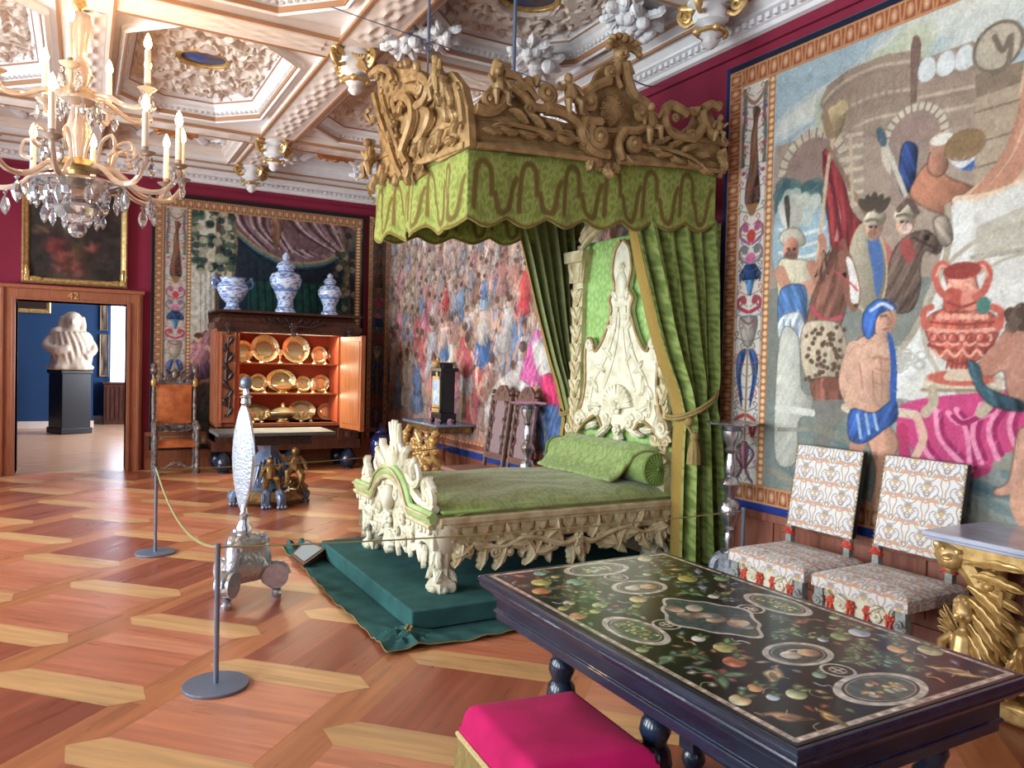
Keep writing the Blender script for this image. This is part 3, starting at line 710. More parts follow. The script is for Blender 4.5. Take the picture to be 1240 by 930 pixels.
    def mottle(s, amt, sc, box=None):
        k = max(2, int((s.u1 - s.u0) / sc)), max(2, int((s.v1 - s.v0) / sc)); r = rng.normal(0, 1, (k[0] + 2, k[1] + 2))
        x = np.linspace(0, k[0], s.nu); y = np.linspace(0, k[1], s.nv); xi = x.astype(int); yi = y.astype(int)
        fx = (x - xi)[:, None]; fy = (y - yi)[None]; fx = fx * fx * (3 - 2 * fx); fy = fy * fy * (3 - 2 * fy)
        n = (r[xi][:, yi] * (1 - fx) * (1 - fy) + r[xi + 1][:, yi] * fx * (1 - fy) + r[xi][:, yi + 1] * (1 - fx) * fy + r[xi + 1][:, yi + 1] * fx * fy)
        s.a *= (1 + amt * n)[..., None]
    def mesh(s, name, Mx, m, parent=None, z=0.0, wave=0.0, solid=0.01):
        U, V = np.meshgrid(s.U, s.V, indexing='ij')
        Z = z + wave * (np.sin(U * 2.1 + 1) * 0.6 + np.sin(U * 5.3 + V) * 0.4) * np.clip((s.v1 - V), 0, 1.5)
        Q = np.stack([U, V, Z, np.ones_like(U)], -1) @ np.array(Mx).T
        return grid_np(name, Q[..., :3], lin_np(s.a), m, parent, solid)
    # ---- borders
    def egg_dart(s, u0, v0, u1, v1, horiz, base=(140, 84, 60), hi=(184, 132, 100), pitch=0.105):
        s.poly([(u0, v0), (u1, v0), (u1, v1), (u0, v1)], base, raw=True); W = (v1 - v0) if horiz else (u1 - u0)
        L = (u1 - u0) if horiz else (v1 - v0); k = int(L / pitch)
        for i in range(k):
            t = (i + 0.5) * L / k; c = (u0 + t, (v0 + v1) / 2) if horiz else ((u0 + u1) / 2, v0 + t)
            d = (1, 0) if horiz else (0, 1); e = (0, 1) if horiz else (1, 0)
            s.ell(c[0], c[1], *( (0.024, W * .3) if horiz else (W * .3, 0.024)), hi, raw=True)
            s.ell(c[0], c[1], *( (0.011, W * .16) if horiz else (W * .16, 0.011)), (208, 170, 136), raw=True)
            for q in (-1, 1):
                a = (c[0] + d[0] * q * 0.034 + e[0] * W * .35, c[1] + d[1] * q * 0.034 + e[1] * W * .35)
                b_ = (c[0] + d[0] * q * 0.044 - e[0] * W * .35, c[1] + d[1] * q * 0.044 - e[1] * W * .35)
                s.line([a, b_], 0.012, (196, 140, 100), raw=True)
        for q in (0.06, 0.94):
            s.line([(u0, v0 + W * q), (u1, v0 + W * q)] if horiz else [(u0 + W * q, v0), (u0 + W * q, v1)], 0.016, (188, 142, 100), smooth=False, raw=True)
    def beads(s, u, v0, v1, w, base=(168, 108, 76)):
        s.poly([(u, v0), (u + w, v0), (u + w, v1), (u, v1)], base, raw=True)
        k = int((v1 - v0) / 0.05)
        for i in range(k): s.ell(u + w / 2, v0 + (i + .5) * (v1 - v0) / k, w * .33, 0.018, (226, 190, 140), raw=True)
    def grotesque(s, u0, v0, u1, v1, bg=(214, 206, 196), dim=1.0):
        """upright strip of scrolls, urns, blossoms and a canopy"""
        D = lambda c: tuple(q * dim for q in c)
        s.poly([(u0, v0), (u1, v0), (u1, v1), (u0, v1)], D(bg), raw=True)
        c = (u0 + u1) / 2; w = (u1 - u0) / 2; H = v1 - v0
        Y = lambda t: v0 + t * H
        def scr(t, h, col, th=0.022):
            for q in (-1, 1):
                s.line([(c + q * w * .1, Y(t)), (c + q * w * .75, Y(t) + h * .25), (c + q * w * .8, Y(t) + h * .6), (c + q * w * .4, Y(t) + h * .75), (c + q * w * .3, Y(t) + h * .5)], th, D(col), raw=True)
                s.ell(c + q * w * .42, Y(t) + h * .58, 0.03, 0.03, D(col), raw=True)
        # tall beast / baluster at the top
        brown = (120, 84, 66)
        s.poly([(c - w * .45, Y(.70)), (c - w * .5, Y(.745)), (c - w * .25, Y(.80)), (c - w * .2, Y(.87)), (c - w * .05, Y(.90)), (c - w * .1, Y(.94)), (c + w * .4, Y(.93)), (c + w * .2, Y(.90)), (c + w * .25, Y(.84)), (c + w * .4, Y(.78)), (c + w * .5, Y(.70))], D(brown), smooth=True, model=.5, raw=True)
        for q in (-1, 1):
            s.line([(c + q * w * .8, Y(.99)), (c + q * w * .7, Y(.93)), (c + q * w * .85, Y(.87)), (c + q * w * .75, Y(.80))], 0.03, D((96, 104, 96)), raw=True)
            for k in range(9): s.ell(c + q * w * (.72 + .1 * math.sin(k * 2)), Y(.78 + k * .022), 0.018, 0.016, D([(176, 70, 84), (70, 96, 120), (150, 130, 90)][k % 3]), raw=True)
        s.line([(c - w * .9, Y(.985)), (c, Y(.95)), (c + w * .9, Y(.985))], 0.03, D((150, 116, 96)), raw=True)
        s.poly([(c - w * .5, Y(.70)), (c + w * .5, Y(.70)), (c + w * .15, Y(.67)), (c - w * .15, Y(.67))], D((150, 108, 76)), raw=True)
        scr(.60, H * .07, (170, 90, 130)); scr(.55, H * .06, (116, 124, 120))
        s.ell(c, Y(.62), .045, .05, D((190, 70, 66)), raw=True); s.ell(c, Y(.565), .05, .04, D((204, 110, 150)), raw=True)
        s.poly([(c - w * .85, Y(.525)), (c - w * .4, Y(.55)), (c + w * .4, Y(.55)), (c + w * .85, Y(.525)), (c + w * .8, Y(.51)), (c - w * .8, Y(.51))], D((44, 66, 110)), model=.3, raw=True)
        s.poly([(c - w * .35, Y(.51)), (c + w * .35, Y(.51)), (c + w * .12, Y(.47)), (c - w * .12, Y(.47))], D((90, 130, 170)), model=.4, raw=True)
        scr(.43, H * .05, (176, 66, 84), 0.03)
        s.poly([(c - w * .6, Y(.415)), (c + w * .6, Y(.415)), (c + w * .5, Y(.37)), (c + w * .2, Y(.345)), (c - w * .2, Y(.345)), (c - w * .5, Y(.37))], D((172, 164, 150)), smooth=True, model=.4, raw=True)
        s.line([(c - w * .6, Y(.415)), (c, Y(.40)), (c + w * .6, Y(.415))], .02, D((120, 112, 100)), raw=True)
        for q in (-1, 1):
            s.poly([(c + q * w * .1, Y(.335)), (c + q * w * .7, Y(.32)), (c + q * w * .75, Y(.27)), (c + q * w * .3, Y(.19)), (c + q * w * .45, Y(.27))], D((74, 108, 164)), smooth=True, model=.4, raw=True)
            s.line([(c + q * w * .2, Y(.33)), (c + q * w * .55, Y(.28)), (c + q * w * .3, Y(.21))], .02, D((40, 64, 120)), raw=True)
            s.line([(c + q * w * .15, Y(.17)), (c + q * w * .75, Y(.155)), (c + q * w * .55, Y(.12)), (c + q * w * .3, Y(.15))], .03, D((180, 70, 66)), raw=True)
            s.line([(c + q * w * .05, Y(.10)), (c + q * w * .7, Y(.075)), (c + q * w * .15, Y(.035)), (c + q * w * .65, Y(.005))], .022, D((110, 70, 90)), raw=True)
        s.poly([(c - w * .22, Y(.10)), (c - w * .3, Y(.07)), (c, Y(.035)), (c + w * .3, Y(.07)), (c + w * .22, Y(.10))], D((176, 120, 130)), smooth=True, model=.4, raw=True)
        s.line([(c, Y(.34)), (c, Y(.11))], .018, D((150, 120, 90)), raw=True)
        tints = [(110, 88, 84), (150, 84, 110), (84, 100, 140), (120, 110, 90), (170, 96, 84), (96, 110, 100)]
        for k in range(34):
            t = .015 + k * .0292; col = D(tints[k % 6]); a = w * (.3 + .55 * abs(math.sin(k * 1.7))); h_ = .016 * H
            for q in (-1, 1):
                s.line([(c + q * a, Y(t)), (c + q * (a + w * .14), Y(t) + h_ * .5), (c + q * a, Y(t) + h_), (c + q * (a - w * .14), Y(t) + h_ * .7), (c + q * (a - w * .04), Y(t) + h_ * .4)], .0085, col, raw=True)
                s.line([(c + q * a, Y(t)), (c + q * w * .12, Y(t) - h_ * .6)], .007, col, raw=True); s.ell(c + q * (a + w * .1), Y(t) - h_ * .3, .011, .009, D(tints[(k + 2) % 6]), raw=True)
        for x in (u0 + w * .07, u1 - w * .07): s.line([(x, v0), (x, v1)], .008, D((150, 130, 116)), smooth=False, raw=True)
    # ---- little painted people
    def fig(s, x, y, h, cloth, skin=(190, 140, 112), cloth2=None, lean=0.0, arm=1):
        """woven figure standing with feet at x,y (plane metres)"""
        X = lambda a, b: (x + (a + lean * b) * h, y + b * h)
        cloth2 = cloth2 or tuple(c * .75 for c in cloth)
        s.line([X(-.07, .34), X(-.1, .16), X(-.08, 0)], .085 * h, skin, wd2=.05 * h, raw=True)
        s.line([X(.06, .34), X(.14, .18), X(.16, .01)], .085 * h, tuple(c * .85 for c in skin), wd2=.05 * h, raw=True)
        s.poly([X(-.15, .52), X(-.2, .3), X(-.08, .24), X(.1, .26), X(.2, .32), X(.14, .54)], cloth2, smooth=True, model=.35, raw=True, fold_k=.14)
        s.poly([X(-.15, .80), X(-.12, .5), X(.12, .5), X(.15, .80), X(0, .85)], cloth, smooth=True, model=.35, raw=True, fold_k=.14)
        s.line([X(.13, .78), X(.26, .66), X(.3 if arm > 0 else .18, .82 if arm > 0 else .5)], .07 * h, skin, wd2=.045 * h, raw=True)
        s.line([X(-.13, .78), X(-.24, .62), X(-.12, .55)], .07 * h, skin, wd2=.045 * h, raw=True)
        s.ell(*X(.0, .92), .062 * h, .078 * h, skin, raw=True, model=.25)
        s.ell(*X(-.01, .965), .07 * h, .05 * h, (84, 62, 52), raw=True)
        for q in (-.06, .03, .09): s.line([X(q, .5), X(q * 1.6, .3)], .016 * h, tuple(c * .6 for c in cloth2), raw=True, al=.7)

PX = 0.0055   # about one photo pixel on the right wall, in metres
# ---------------------------------------------------------------- big tapestry on the right wall
XT = XR - 0.035
def big_tapestry():
    T = lambda x, y: pl_x(x, y, XT)
    u0, u1, v0, v1 = -4.56, -1.05, 0.57, 4.0
    c = Canvas(u0, v0, u1, v1, 0.0075, (120, 122, 114)); c.T = T
    P = lambda pts, col, **k: c.poly(pts, col, **k)
    SK, SKD = (204, 158, 134), (172, 118, 96)
    # sky, clouds, water, ground
    P([(930, -250), (1500, -250), (1500, 330), (930, 330)], (156, 176, 186))
    for (x, y, rx, ry) in ((970, 140, .35, .1), (1010, 115, .3, .1), (1150, 15, .5, .12), (1200, 30, .35, .15), (1080, 60, .3, .12), (980, 165, .25, .06), (1235, -40, .5, .2)):
        c.ell(x, y, rx, ry, (206, 206, 196), al=.55, ang=.35); c.ell(x, y, rx * .7, ry * .6, (216, 214, 204), al=.6, ang=.35)
    for k in range(40):
        x = rng.uniform(1000, 1120); y = 140 - (x - 1000) * .75 + rng.uniform(-12, 14); c.ell(x, y, .1, .12, [(188, 192, 164), (172, 182, 160), (198, 196, 176)][k % 3], al=.6)
    # ruins
    W1, W2, W3 = (160, 140, 124), (140, 120, 106), (182, 162, 142)
    P([(940, 178), (1012, 158), (1020, 150), (1060, 130), (1190, 96), (1190, 330), (930, 350)], W1)
    P([(994, 128), (1003, 104), (1030, 84), (1075, 66), (1106, 62), (1106, 52), (1116, 50), (1118, 72), (1180, 50), (1192, 62), (1192, 150), (1020, 170)], (148, 128, 112))
    for dy, col in ((0, W3), (6, W2), (34, W3), (40, W2), (62, W3)):
        c.line([(998, 124 + dy), (1020, 102 + dy), (1060, 82 + dy), (1108, 74 + dy)], .02, col); c.line([(1112, 92 + dy * .8), (1190, 76 + dy * .8)], .02, col)
    P([(1105, 55), (1117, 50), (1113, 100), (1110, 165), (1105, 165)], (112, 88, 78), smooth=True)
    for (x, y) in ((1124, 84), (1147, 77), (1170, 70)): c.ell(x, y, .055, .07, (208, 212, 212)); c.ell(x, y + 5, .055, .05, (208, 212, 212))
    for x in range(1012, 1100, 9): c.line([(x, 122 - (x - 1012) * .45), (x, 150 - (x - 1012) * .4)], .02, W2, smooth=False, al=.8)
    for (ax, ay, r) in ((984, 212, .3), (1108, 172, .22)):
        c.ell(ax, ay, r, r * 1.05, (198, 184, 164)); c.ell(ax, ay, r * .78, r * .84, (146, 122, 112))
        for k in range(14):
            a = PI * (k + .5) / 14; q = T(ax, ay); c.line([(q[0] + r * .8 * math.cos(a), q[1] + r * .84 * math.sin(a)), (q[0] + r * math.cos(a), q[1] + r * 1.05 * math.sin(a))], .012, (128, 108, 94), raw=True, smooth=False)
    P([(950, 212), (1018, 212), (1018, 300), (945, 300)], (146, 122, 112)); P([(1080, 172), (1135, 172), (1135, 250), (1080, 250)], (150, 128, 116))
    for x, ya, yb in ((1036, 158, 262), (1020, 190, 240)):
        for k in range(int((yb - ya) / 7)): c.line([(x - 9, ya + k * 7), (x + 9, ya + k * 7 - 3)], .026, (196, 180, 158) if k % 2 else (158, 140, 124), smooth=False)
    P([(1183, 92), (1245, 72), (1500, -40), (1500, 420), (1183, 240)], (168, 148, 126)); P([(1183, 92), (1245, 72), (1245, 98), (1183, 120)], (128, 110, 92))
    for dy in (45, 82, 112, 140): c.line([(1183, 92 + dy), (1245, 74 + dy)], .012, (120, 102, 86), smooth=False)
    c.ell(1210, 57, .14, .14, (178, 166, 146)); c.ell(1210, 57, .14, .14, (110, 98, 84), ring=.14); c.line([(1206, 45), (1216, 62), (1226, 44), (1222, 78), (1205, 90)], .03, (110, 98, 84))
    # trees, sea
    for k in range(60):
        x, y = rng.uniform(946, 1010), rng.uniform(225, 262); c.ell(x, y, .07, .06, [(66, 98, 104), (84, 116, 112), (54, 84, 92)][k % 3], al=.7)
    P([(945, 245), (985, 240), (1002, 262), (1000, 330), (940, 330)], (150, 176, 188), smooth=True)
    for dy in (0, 14, 28): c.line([(945, 278 + dy), (970, 284 + dy), (1000, 276 + dy)], .025, (214, 218, 214))
    for k in range(16): c.ell(rng.uniform(950, 990), rng.uniform(235, 270), .05, .05, (196, 200, 186), al=.7)
    # blue robe, red robe, woman, far group
    P([(1093, 182), (1100, 172), (1112, 178), (1112, 195), (1108, 225), (1094, 236), (1090, 210)], (46, 66, 118), smooth=True, model=.5)
    P([(1105, 240), (1112, 214), (1130, 196), (1150, 215), (1185, 232), (1150, 260)], (178, 118, 92), smooth=True, model=.3)
    P([(1128, 186), (1142, 180), (1150, 200), (1140, 214), (1126, 208)], SKD, smooth=True, model=.3); c.ell(1139, 174, .06, .07, (178, 130, 108)); c.ell(1142, 169, .07, .035, (226, 220, 206))
    P([(1150, 186), (1165, 190), (1180, 188), (1180, 206), (1162, 204)], (60, 90, 150), smooth=True); c.line([(1152, 188), (1165, 200), (1178, 192)], .04, (216, 220, 226)); c.ell(1170, 176, .12, .09, (132, 104, 74))
    # drape at the right edge
    P([(1260, 60), (1235, 150), (1205, 205), (1160, 245), (1172, 252), (1230, 235), (1500, 180), (1500, 20)], (206, 172, 146), smooth=True)
    for d in (0, 14, 26): c.line([(1250 + d, 90), (1225 + d, 180), (1180 + d, 240)], .05, (176, 112, 88), al=.7)
    c.line([(1160, 243), (1200, 238), (1260, 215)], .05, (222, 196, 164))
    # pale stone of the fountain and arches behind the urn
    P([(1160, 255), (1240, 222), (1500, 120), (1500, 640), (1070, 640), (1085, 440), (1130, 385), (1152, 310)], (212, 208, 200), smooth=False)
    c.line([(1165, 260), (1155, 320), (1125, 400), (1085, 455)], .16, (222, 220, 214)); c.line([(1150, 250), (1148, 310), (1112, 395), (1078, 440)], .04, (164, 152, 132))
    P([(1185, 275), (1245, 248), (1245, 305), (1180, 312)], (186, 180, 164)); c.line([(1180, 312), (1250, 302)], .03, (160, 152, 138))
    for r in (.62, .5, .42): c.ell(1250, 385, r, r * .85, (178, 168, 150), ring=.05)
    for k in range(12): c.ell(rng.uniform(1085, 1120), rng.uniform(425, 450), .04, .03, (176, 172, 162), ring=.4)
    # flag, poles, eagle
    P([(998, 185), (1012, 194), (1024, 222), (1034, 258), (1060, 285), (1038, 296), (1024, 318), (1010, 305), (1004, 260)], (134, 48, 52), smooth=True, model=.4)
    c.line([(1010, 235), (1018, 265), (1014, 290)], .03, (176, 110, 104)); c.line([(1000, 190), (1012, 240), (1020, 290)], .03, (96, 32, 40))
    c.line([(1012, 160), (1004, 200), (988, 345)], .03, (206, 176, 146), smooth=False); c.line([(1004, 178), (1062, 282)], .03, (132, 106, 86), smooth=False)
    c.line([(1031, 165), (1034, 250)], .024, (188, 166, 140), smooth=False); c.line([(1070, 165), (1098, 236)], .03, (196, 190, 172), smooth=False); c.ell(1069, 166, .03, .07, (70, 90, 100), ang=.4)
    c.ell(1011, 148, .09, .11, (168, 146, 112), model=.3); c.ell(1020, 131, .05, .05, (186, 162, 120)); c.line([(1000, 140), (1006, 162)], .06, (146, 122, 92))
    # rider with plumed helmet, left
    for dx, dy in ((-14, -34), (-6, -44), (2, -42), (8, -32), (14, -36)): c.line([(960, 285), (960 + dx * .7, 285 + dy * .6), (960 + dx, 285 + dy)], .05, [(216, 212, 200), (180, 176, 166), (70, 62, 56)][(dx + 20) % 3])
    P([(945, 292), (950, 280), (965, 276), (974, 284), (976, 296), (960, 300)], (200, 192, 172), smooth=True, model=.3); c.ell(959, 304, .07, .1, (180, 122, 100), model=.3); c.ell(958, 312, .06, .055, (110, 84, 70))
    P([(944, 318), (962, 314), (982, 318), (986, 345), (978, 372), (946, 368)], (210, 198, 170), smooth=True, model=.3)
    c.line([(984, 322), (994, 345), (984, 350)], .085, SKD); c.line([(946, 330), (958, 352), (984, 348)], .1, (196, 138, 112)); c.line([(990, 340), (998, 300), (996, 288)], .06, SKD)
    P([(946, 352), (975, 346), (978, 375), (975, 395), (946, 400)], (76, 112, 164), smooth=True, model=.4); P([(946, 385), (972, 380), (974, 424), (958, 428), (944, 410)], (208, 212, 216), smooth=True, model=.3)
    for x in (950, 958, 966): c.line([(x, 388), (x + 2, 422)], .02, (120, 140, 170))
    # shields, helmeted men, dark horses
    P([(1036, 300), (1060, 282), (1080, 300), (1090, 330), (1078, 372), (1050, 370)], (176, 100, 92), smooth=True)
    P([(1064, 372), (1074, 335), (1086, 300), (1104, 284), (1126, 280), (1142, 298), (1136, 308), (1122, 304), (1116, 322), (1116, 350), (1102, 378)], (100, 80, 70), smooth=True, model=.4)
    c.ell(1124, 288, .018, .018, (30, 24, 22)); c.line([(1108, 288), (1136, 302)], .016, (60, 44, 40)); P([(1132, 268), (1148, 262), (1156, 290), (1142, 298)], (150, 134, 120), smooth=True, model=.3)
    c.ell(1052, 325, .14, .3, (150, 140, 120), ang=.12, model=.25); P([(1052, 290), (1064, 286), (1072, 325), (1064, 362), (1058, 330)], (70, 98, 150), smooth=True); c.ell(1052, 325, .14, .3, (186, 168, 132), ang=.12, ring=.08)
    for x, y, pl in ((1060, 268, 1), (1098, 262, 0)):
        c.ell(x, y + 8, .062, .085, (192, 140, 116), model=.3); c.ell(x + 1, y - 3, .08, .06, (172, 160, 138), model=.4); c.ell(x, y + 15, .045, .035, (210, 196, 180) if not pl else (150, 110, 90)); c.line([(x - 10, y), (x, y - 2), (x + 11, y + 2)], .02, (110, 96, 80))
        if pl:
            for a in (-12, -6, 0, 6, 12): c.ell(x + a, y - 24 + abs(a) * .4, .028, .06, (72, 62, 54), ang=-a * .06)
        else: c.line([(x - 8, y - 8), (x + 4, y - 18), (x + 14, y - 4)], .04, (90, 70, 64))
    P([(1090, 296), (1104, 290), (1110, 310), (1100, 318)], (150, 70, 66), smooth=True)
    # chestnut horse with white blaze and spotted skin
    P([(978, 400), (988, 352), (1002, 322), (1018, 306), (1030, 308), (1024, 338), (1026, 372), (1010, 408)], (124, 80, 66), smooth=True, model=.35)
    P([(1016, 306), (1030, 306), (1040, 332), (1044, 362), (1036, 378), (1026, 366), (1020, 336)], (128, 84, 68), smooth=True); P([(1026, 312), (1034, 318), (1042, 350), (1040, 368), (1032, 364), (1030, 336)], (226, 220, 212), smooth=True)
    c.ell(1024, 334, .02, .022, (24, 20, 20)); c.ell(1038, 370, .02, .014, (80, 60, 56)); c.line([(1014, 303), (1008, 318), (996, 340)], .05, (92, 58, 48)); c.line([(1026, 304), (1022, 292)], .035, (124, 80, 66)); c.line([(984, 372), (1000, 388), (1020, 384)], .03, (176, 70, 84))
    P([(974, 395), (1000, 388), (1020, 396), (1028, 430), (1016, 462), (986, 466), (972, 440)], (192, 174, 148), smooth=True, model=.25)
    for k in range(70): c.ell(rng.uniform(976, 1024), rng.uniform(396, 462), .017, .015, (84, 62, 50))
    P([(984, 462), (1016, 458), (1024, 474), (1014, 520), (1002, 540), (988, 536), (990, 500)], (130, 80, 66), smooth=True, model=.3); c.line([(1004, 465), (1030, 470), (1022, 500), (1012, 512)], .09, (112, 68, 56), wd2=.05); c.line([(998, 500), (992, 560), (986, 590)], .07, (118, 74, 60))
    def face(x, y, sc, d=1, beard=None):
        dk = (84, 52, 44)
        for q in (-3, 3): c.line([(x + (q - 1.6) * sc + d, y - 1.5 * sc), (x + (q + 1.2) * sc + d, y - 1.9 * sc)], .012, dk); c.ell(x + q * sc + d, y - .4 * sc, .010, .007, (40, 28, 26))
        c.line([(x + d * .6, y - 1 * sc), (x + (1.2 + d) * sc, y + 2 * sc), (x + d * .4, y + 2.4 * sc)], .010, (150, 96, 78)); c.line([(x - 1.8 * sc + d, y + 4.4 * sc), (x + 2.0 * sc + d, y + 4.4 * sc)], .012, (150, 70, 66))
        if beard: [c.line([(x + q * sc, y + 4.6 * sc), (x + q * .8 * sc + rng.uniform(-1, 1), y + 8.6 * sc)], .012, tuple(v * rng.uniform(.7, 1.2) for v in beard)) for q in (-3.6, -2.2, -.8, .6, 2, 3.4)]
    face(959, 303, 1.15, 1, (110, 84, 70)); face(1060, 276, 1.0, -1, (150, 110, 90)); face(1098, 270, 1.0, -1, (206, 194, 180))
    for k in range(18): c.line([(1002 + rng.uniform(-6, 12), 306 + rng.uniform(-2, 6)), (996 + rng.uniform(-8, 8), 322 + rng.uniform(0, 18))], .014, [(92, 58, 48), (150, 110, 90), (70, 46, 40)][k % 3])
    c.line([(1012, 328), (1030, 342), (1040, 352)], .014, (176, 70, 84)); c.line([(1016, 312), (1010, 340)], .012, (90, 54, 46))
    # ground and fountain
    P([(930, 486), (1090, 482), (1500, 560), (1500, 900), (900, 900), (915, 500)], (112, 122, 118), al=.75); 
    for k in range(50): c.ell(rng.uniform(945, 1240), rng.uniform(520, 640), rng.uniform(.08, .3), .03, [(84, 114, 120), (134, 130, 110), (150, 134, 110), (70, 98, 108)][k % 4], al=.5, ang=-.25)
    P([(940, 470), (948, 400), (968, 408), (972, 470), (986, 480), (982, 500), (968, 512), (965, 560), (940, 556)], (182, 180, 168), smooth=True, model=.3)
    c.line([(942, 494), (985, 500)], .05, (206, 204, 192)); c.line([(944, 520), (980, 520)], .03, (140, 138, 126))
    # litter, pole, slave with blue head cloth
    P([(1092, 490), (1240, 470), (1500, 440), (1500, 560), (1235, 545), (1200, 572), (1178, 578), (1150, 558), (1130, 568), (1104, 540)], (190, 62, 112), smooth=True)
    for (a, b, d) in (((1110, 500), (1120, 540), (1135, 562)), ((1135, 498), (1140, 530), (1165, 560)), ((1160, 496), (1172, 520), (1178, 570)), ((1190, 490), (1180, 525), (1190, 560)), ((1215, 490), (1200, 520), (1210, 555)), ((1235, 485), (1225, 515), (1232, 540)), ((1150, 500), (1165, 512), (1200, 500))):
        c.line([a, b, d], .035, (230, 136, 168)); c.line([(a[0] + 6, a[1] + 4), (b[0] + 6, b[1]), (d[0] + 5, d[1] - 5)], .03, (146, 34, 82))
    P([(1120, 460), (1216, 462), (1216, 472), (1118, 474)], (206, 190, 164)); c.line([(1118, 472), (1216, 474)], .02, (150, 130, 106), smooth=False)
    for x in (1130, 1198): c.line([(x, 472), (x + 2, 488), (x - 8, 500)], .06, (176, 160, 136))
    P([(1028, 488), (1104, 496), (1118, 506), (1116, 516), (1100, 506), (1028, 500)], (210, 192, 166), smooth=True); c.line([(1112, 505), (1120, 530), (1108, 560), (1126, 566)], .05, (214, 170, 150)); c.line([(1094, 520), (1098, 560)], .08, (176, 50, 92))
    P([(1050, 520), (1072, 512), (1090, 535), (1082, 560), (1070, 610), (1055, 616), (1062, 570)], (200, 146, 120), smooth=True, model=.3); c.line([(1044, 522), (1034, 560), (1022, 582)], .12, (188, 134, 110), wd2=.06); c.ell(1052, 612, .1, .03, (190, 136, 112))
    P([(1026, 452), (1032, 420), (1050, 406), (1072, 406), (1084, 424), (1084, 458), (1078, 492), (1040, 500), (1030, 488)], SK, smooth=True, model=.22)
    c.line([(1062, 432), (1078, 436)], .014, (160, 110, 90)); c.line([(1058, 450), (1060, 480)], .014, (168, 118, 96)); c.line([(1050, 428), (1060, 434), (1072, 430)], .014, (170, 120, 98))
    c.line([(1036, 424), (1026, 462), (1036, 490), (1056, 497)], .125, (208, 162, 136), wd2=.07); c.ell(1057, 498, .06, .045, (200, 148, 122))
    P([(1032, 496), (1060, 500), (1084, 484), (1088, 506), (1072, 520), (1048, 536), (1030, 530)], (54, 88, 158), smooth=True, model=.3); 
    for a in (0, 10, 20): c.line([(1040 + a, 502), (1044 + a, 530 - a * .5)], .02, (150, 180, 214))
    for a, b in (((1040, 418), (1052, 414)), ((1062, 446), (1082, 448)), ((1058, 462), (1080, 464)), ((1068, 436), (1069, 486)), ((1042, 440), (1046, 470))): c.line([a, ((a[0] + b[0]) / 2 + 1, (a[1] + b[1]) / 2 + 3), b], .012, (166, 112, 92), al=.8)
    c.ell(1056, 424, .05, .045, (222, 178, 152), al=.5); c.ell(1074, 424, .045, .045, (222, 178, 152), al=.5); c.ell(1046, 424, .05, .06, (222, 178, 152), al=.5)
    c.ell(1072, 386, .085, .11, (206, 156, 130), model=.25); c.line([(1079, 377), (1083, 388), (1079, 390)], .012, (150, 98, 80)); c.line([(1077, 384), (1081, 391), (1076, 393)], .016, (150, 100, 84)); c.line([(1068, 383), (1075, 382)], .014, (90, 60, 50)); c.line([(1070, 399), (1077, 398)], .012, (150, 84, 76))
    P([(1046, 398), (1048, 378), (1062, 364), (1078, 364), (1086, 374), (1070, 378), (1062, 388), (1060, 404), (1052, 410)], (58, 96, 172), smooth=True, model=.3); c.line([(1056, 376), (1070, 368), (1082, 374)], .022, (186, 204, 226))
    P([(1076, 402), (1084, 416), (1088, 450), (1086, 490), (1079, 480), (1080, 440)], (44, 78, 150), smooth=True)
    # coral urn
    R1, R2, R3 = (188, 92, 78), (140, 56, 50), (230, 160, 138)
    c.ell(1164, 458, .2, .045, R1); P([(1154, 446), (1176, 446), (1184, 460), (1146, 460)], (206, 180, 156), smooth=True); c.line([(1156, 440), (1174, 440)], .06, R1)
    P([(1122, 398), (1128, 382), (1150, 374), (1185, 374), (1206, 382), (1212, 400), (1200, 424), (1178, 440), (1152, 438), (1132, 424)], R1, smooth=True, model=.3)
    c.line([(1124, 398), (1165, 402), (1210, 398)], .024, R3); c.line([(1126, 418), (1166, 426), (1206, 418)], .02, R2)
    for x in (1140, 1158, 1176, 1194): c.ell(x, 410, .045, .045, R3, ring=.35); c.line([(x - 8, 424), (x, 432), (x + 8, 424)], .016, R3)
    P([(1146, 376), (1150, 350), (1146, 332), (1160, 326), (1180, 330), (1186, 345), (1186, 374)], (196, 104, 88), smooth=True, model=.3); c.ell(1166, 352, .09, .09, (222, 150, 128), model=.3); c.ell(1156, 362, .06, .07, (176, 78, 66)); c.ell(1178, 362, .06, .07, (212, 132, 112))
    for q in (-1, 1):
        x = 1167 + q * 3
        c.line([(x + q * 8, 330), (x + q * 22, 320), (x + q * 30, 332), (x + q * 24, 352), (x + q * 14, 360)], .042, R1); c.line([(x + q * 10, 328), (x + q * 22, 322), (x + q * 28, 334)], .014, R3)
        c.line([(x + q * 34, 372), (x + q * 44, 378), (x + q * 42, 396), (x + q * 36, 388)], .04, R1)
    c.ell(1167, 328, .11, .05, R2); [c.ell(1140 + k * 9, 384, .024, .018, R3) for k in range(7)]; [c.line([(1150 + k * 6, 436), (1148 + k * 6, 446)], .012, R2) for k in range(6)]; [c.ell(1132 + k * 11.5, 409, .03, .03, R2, ring=.3) for k in range(7)]; c.line([(1128, 390), (1166, 393), (1206, 390)], .012, R2); c.line([(1152, 340), (1160, 348), (1172, 344), (1182, 352)], .02, R3); c.line([(1150, 366), (1166, 372), (1184, 366)], .016, R2); c.ell(1193, 370, .04, .05, (70, 112, 104))
    # bearer seen from behind at the right
    P([(1190, 436), (1206, 424), (1222, 398), (1250, 396), (1320, 420), (1320, 490), (1230, 486), (1218, 450), (1200, 456)], (182, 128, 108), smooth=True, model=.2); c.line([(1196, 444), (1210, 430), (1226, 410)], .1, (176, 120, 100))
    for k in range(26): c.ell(rng.uniform(1224, 1250), rng.uniform(374, 396), .035, .035, [(70, 54, 46), (96, 78, 66)][k % 2])
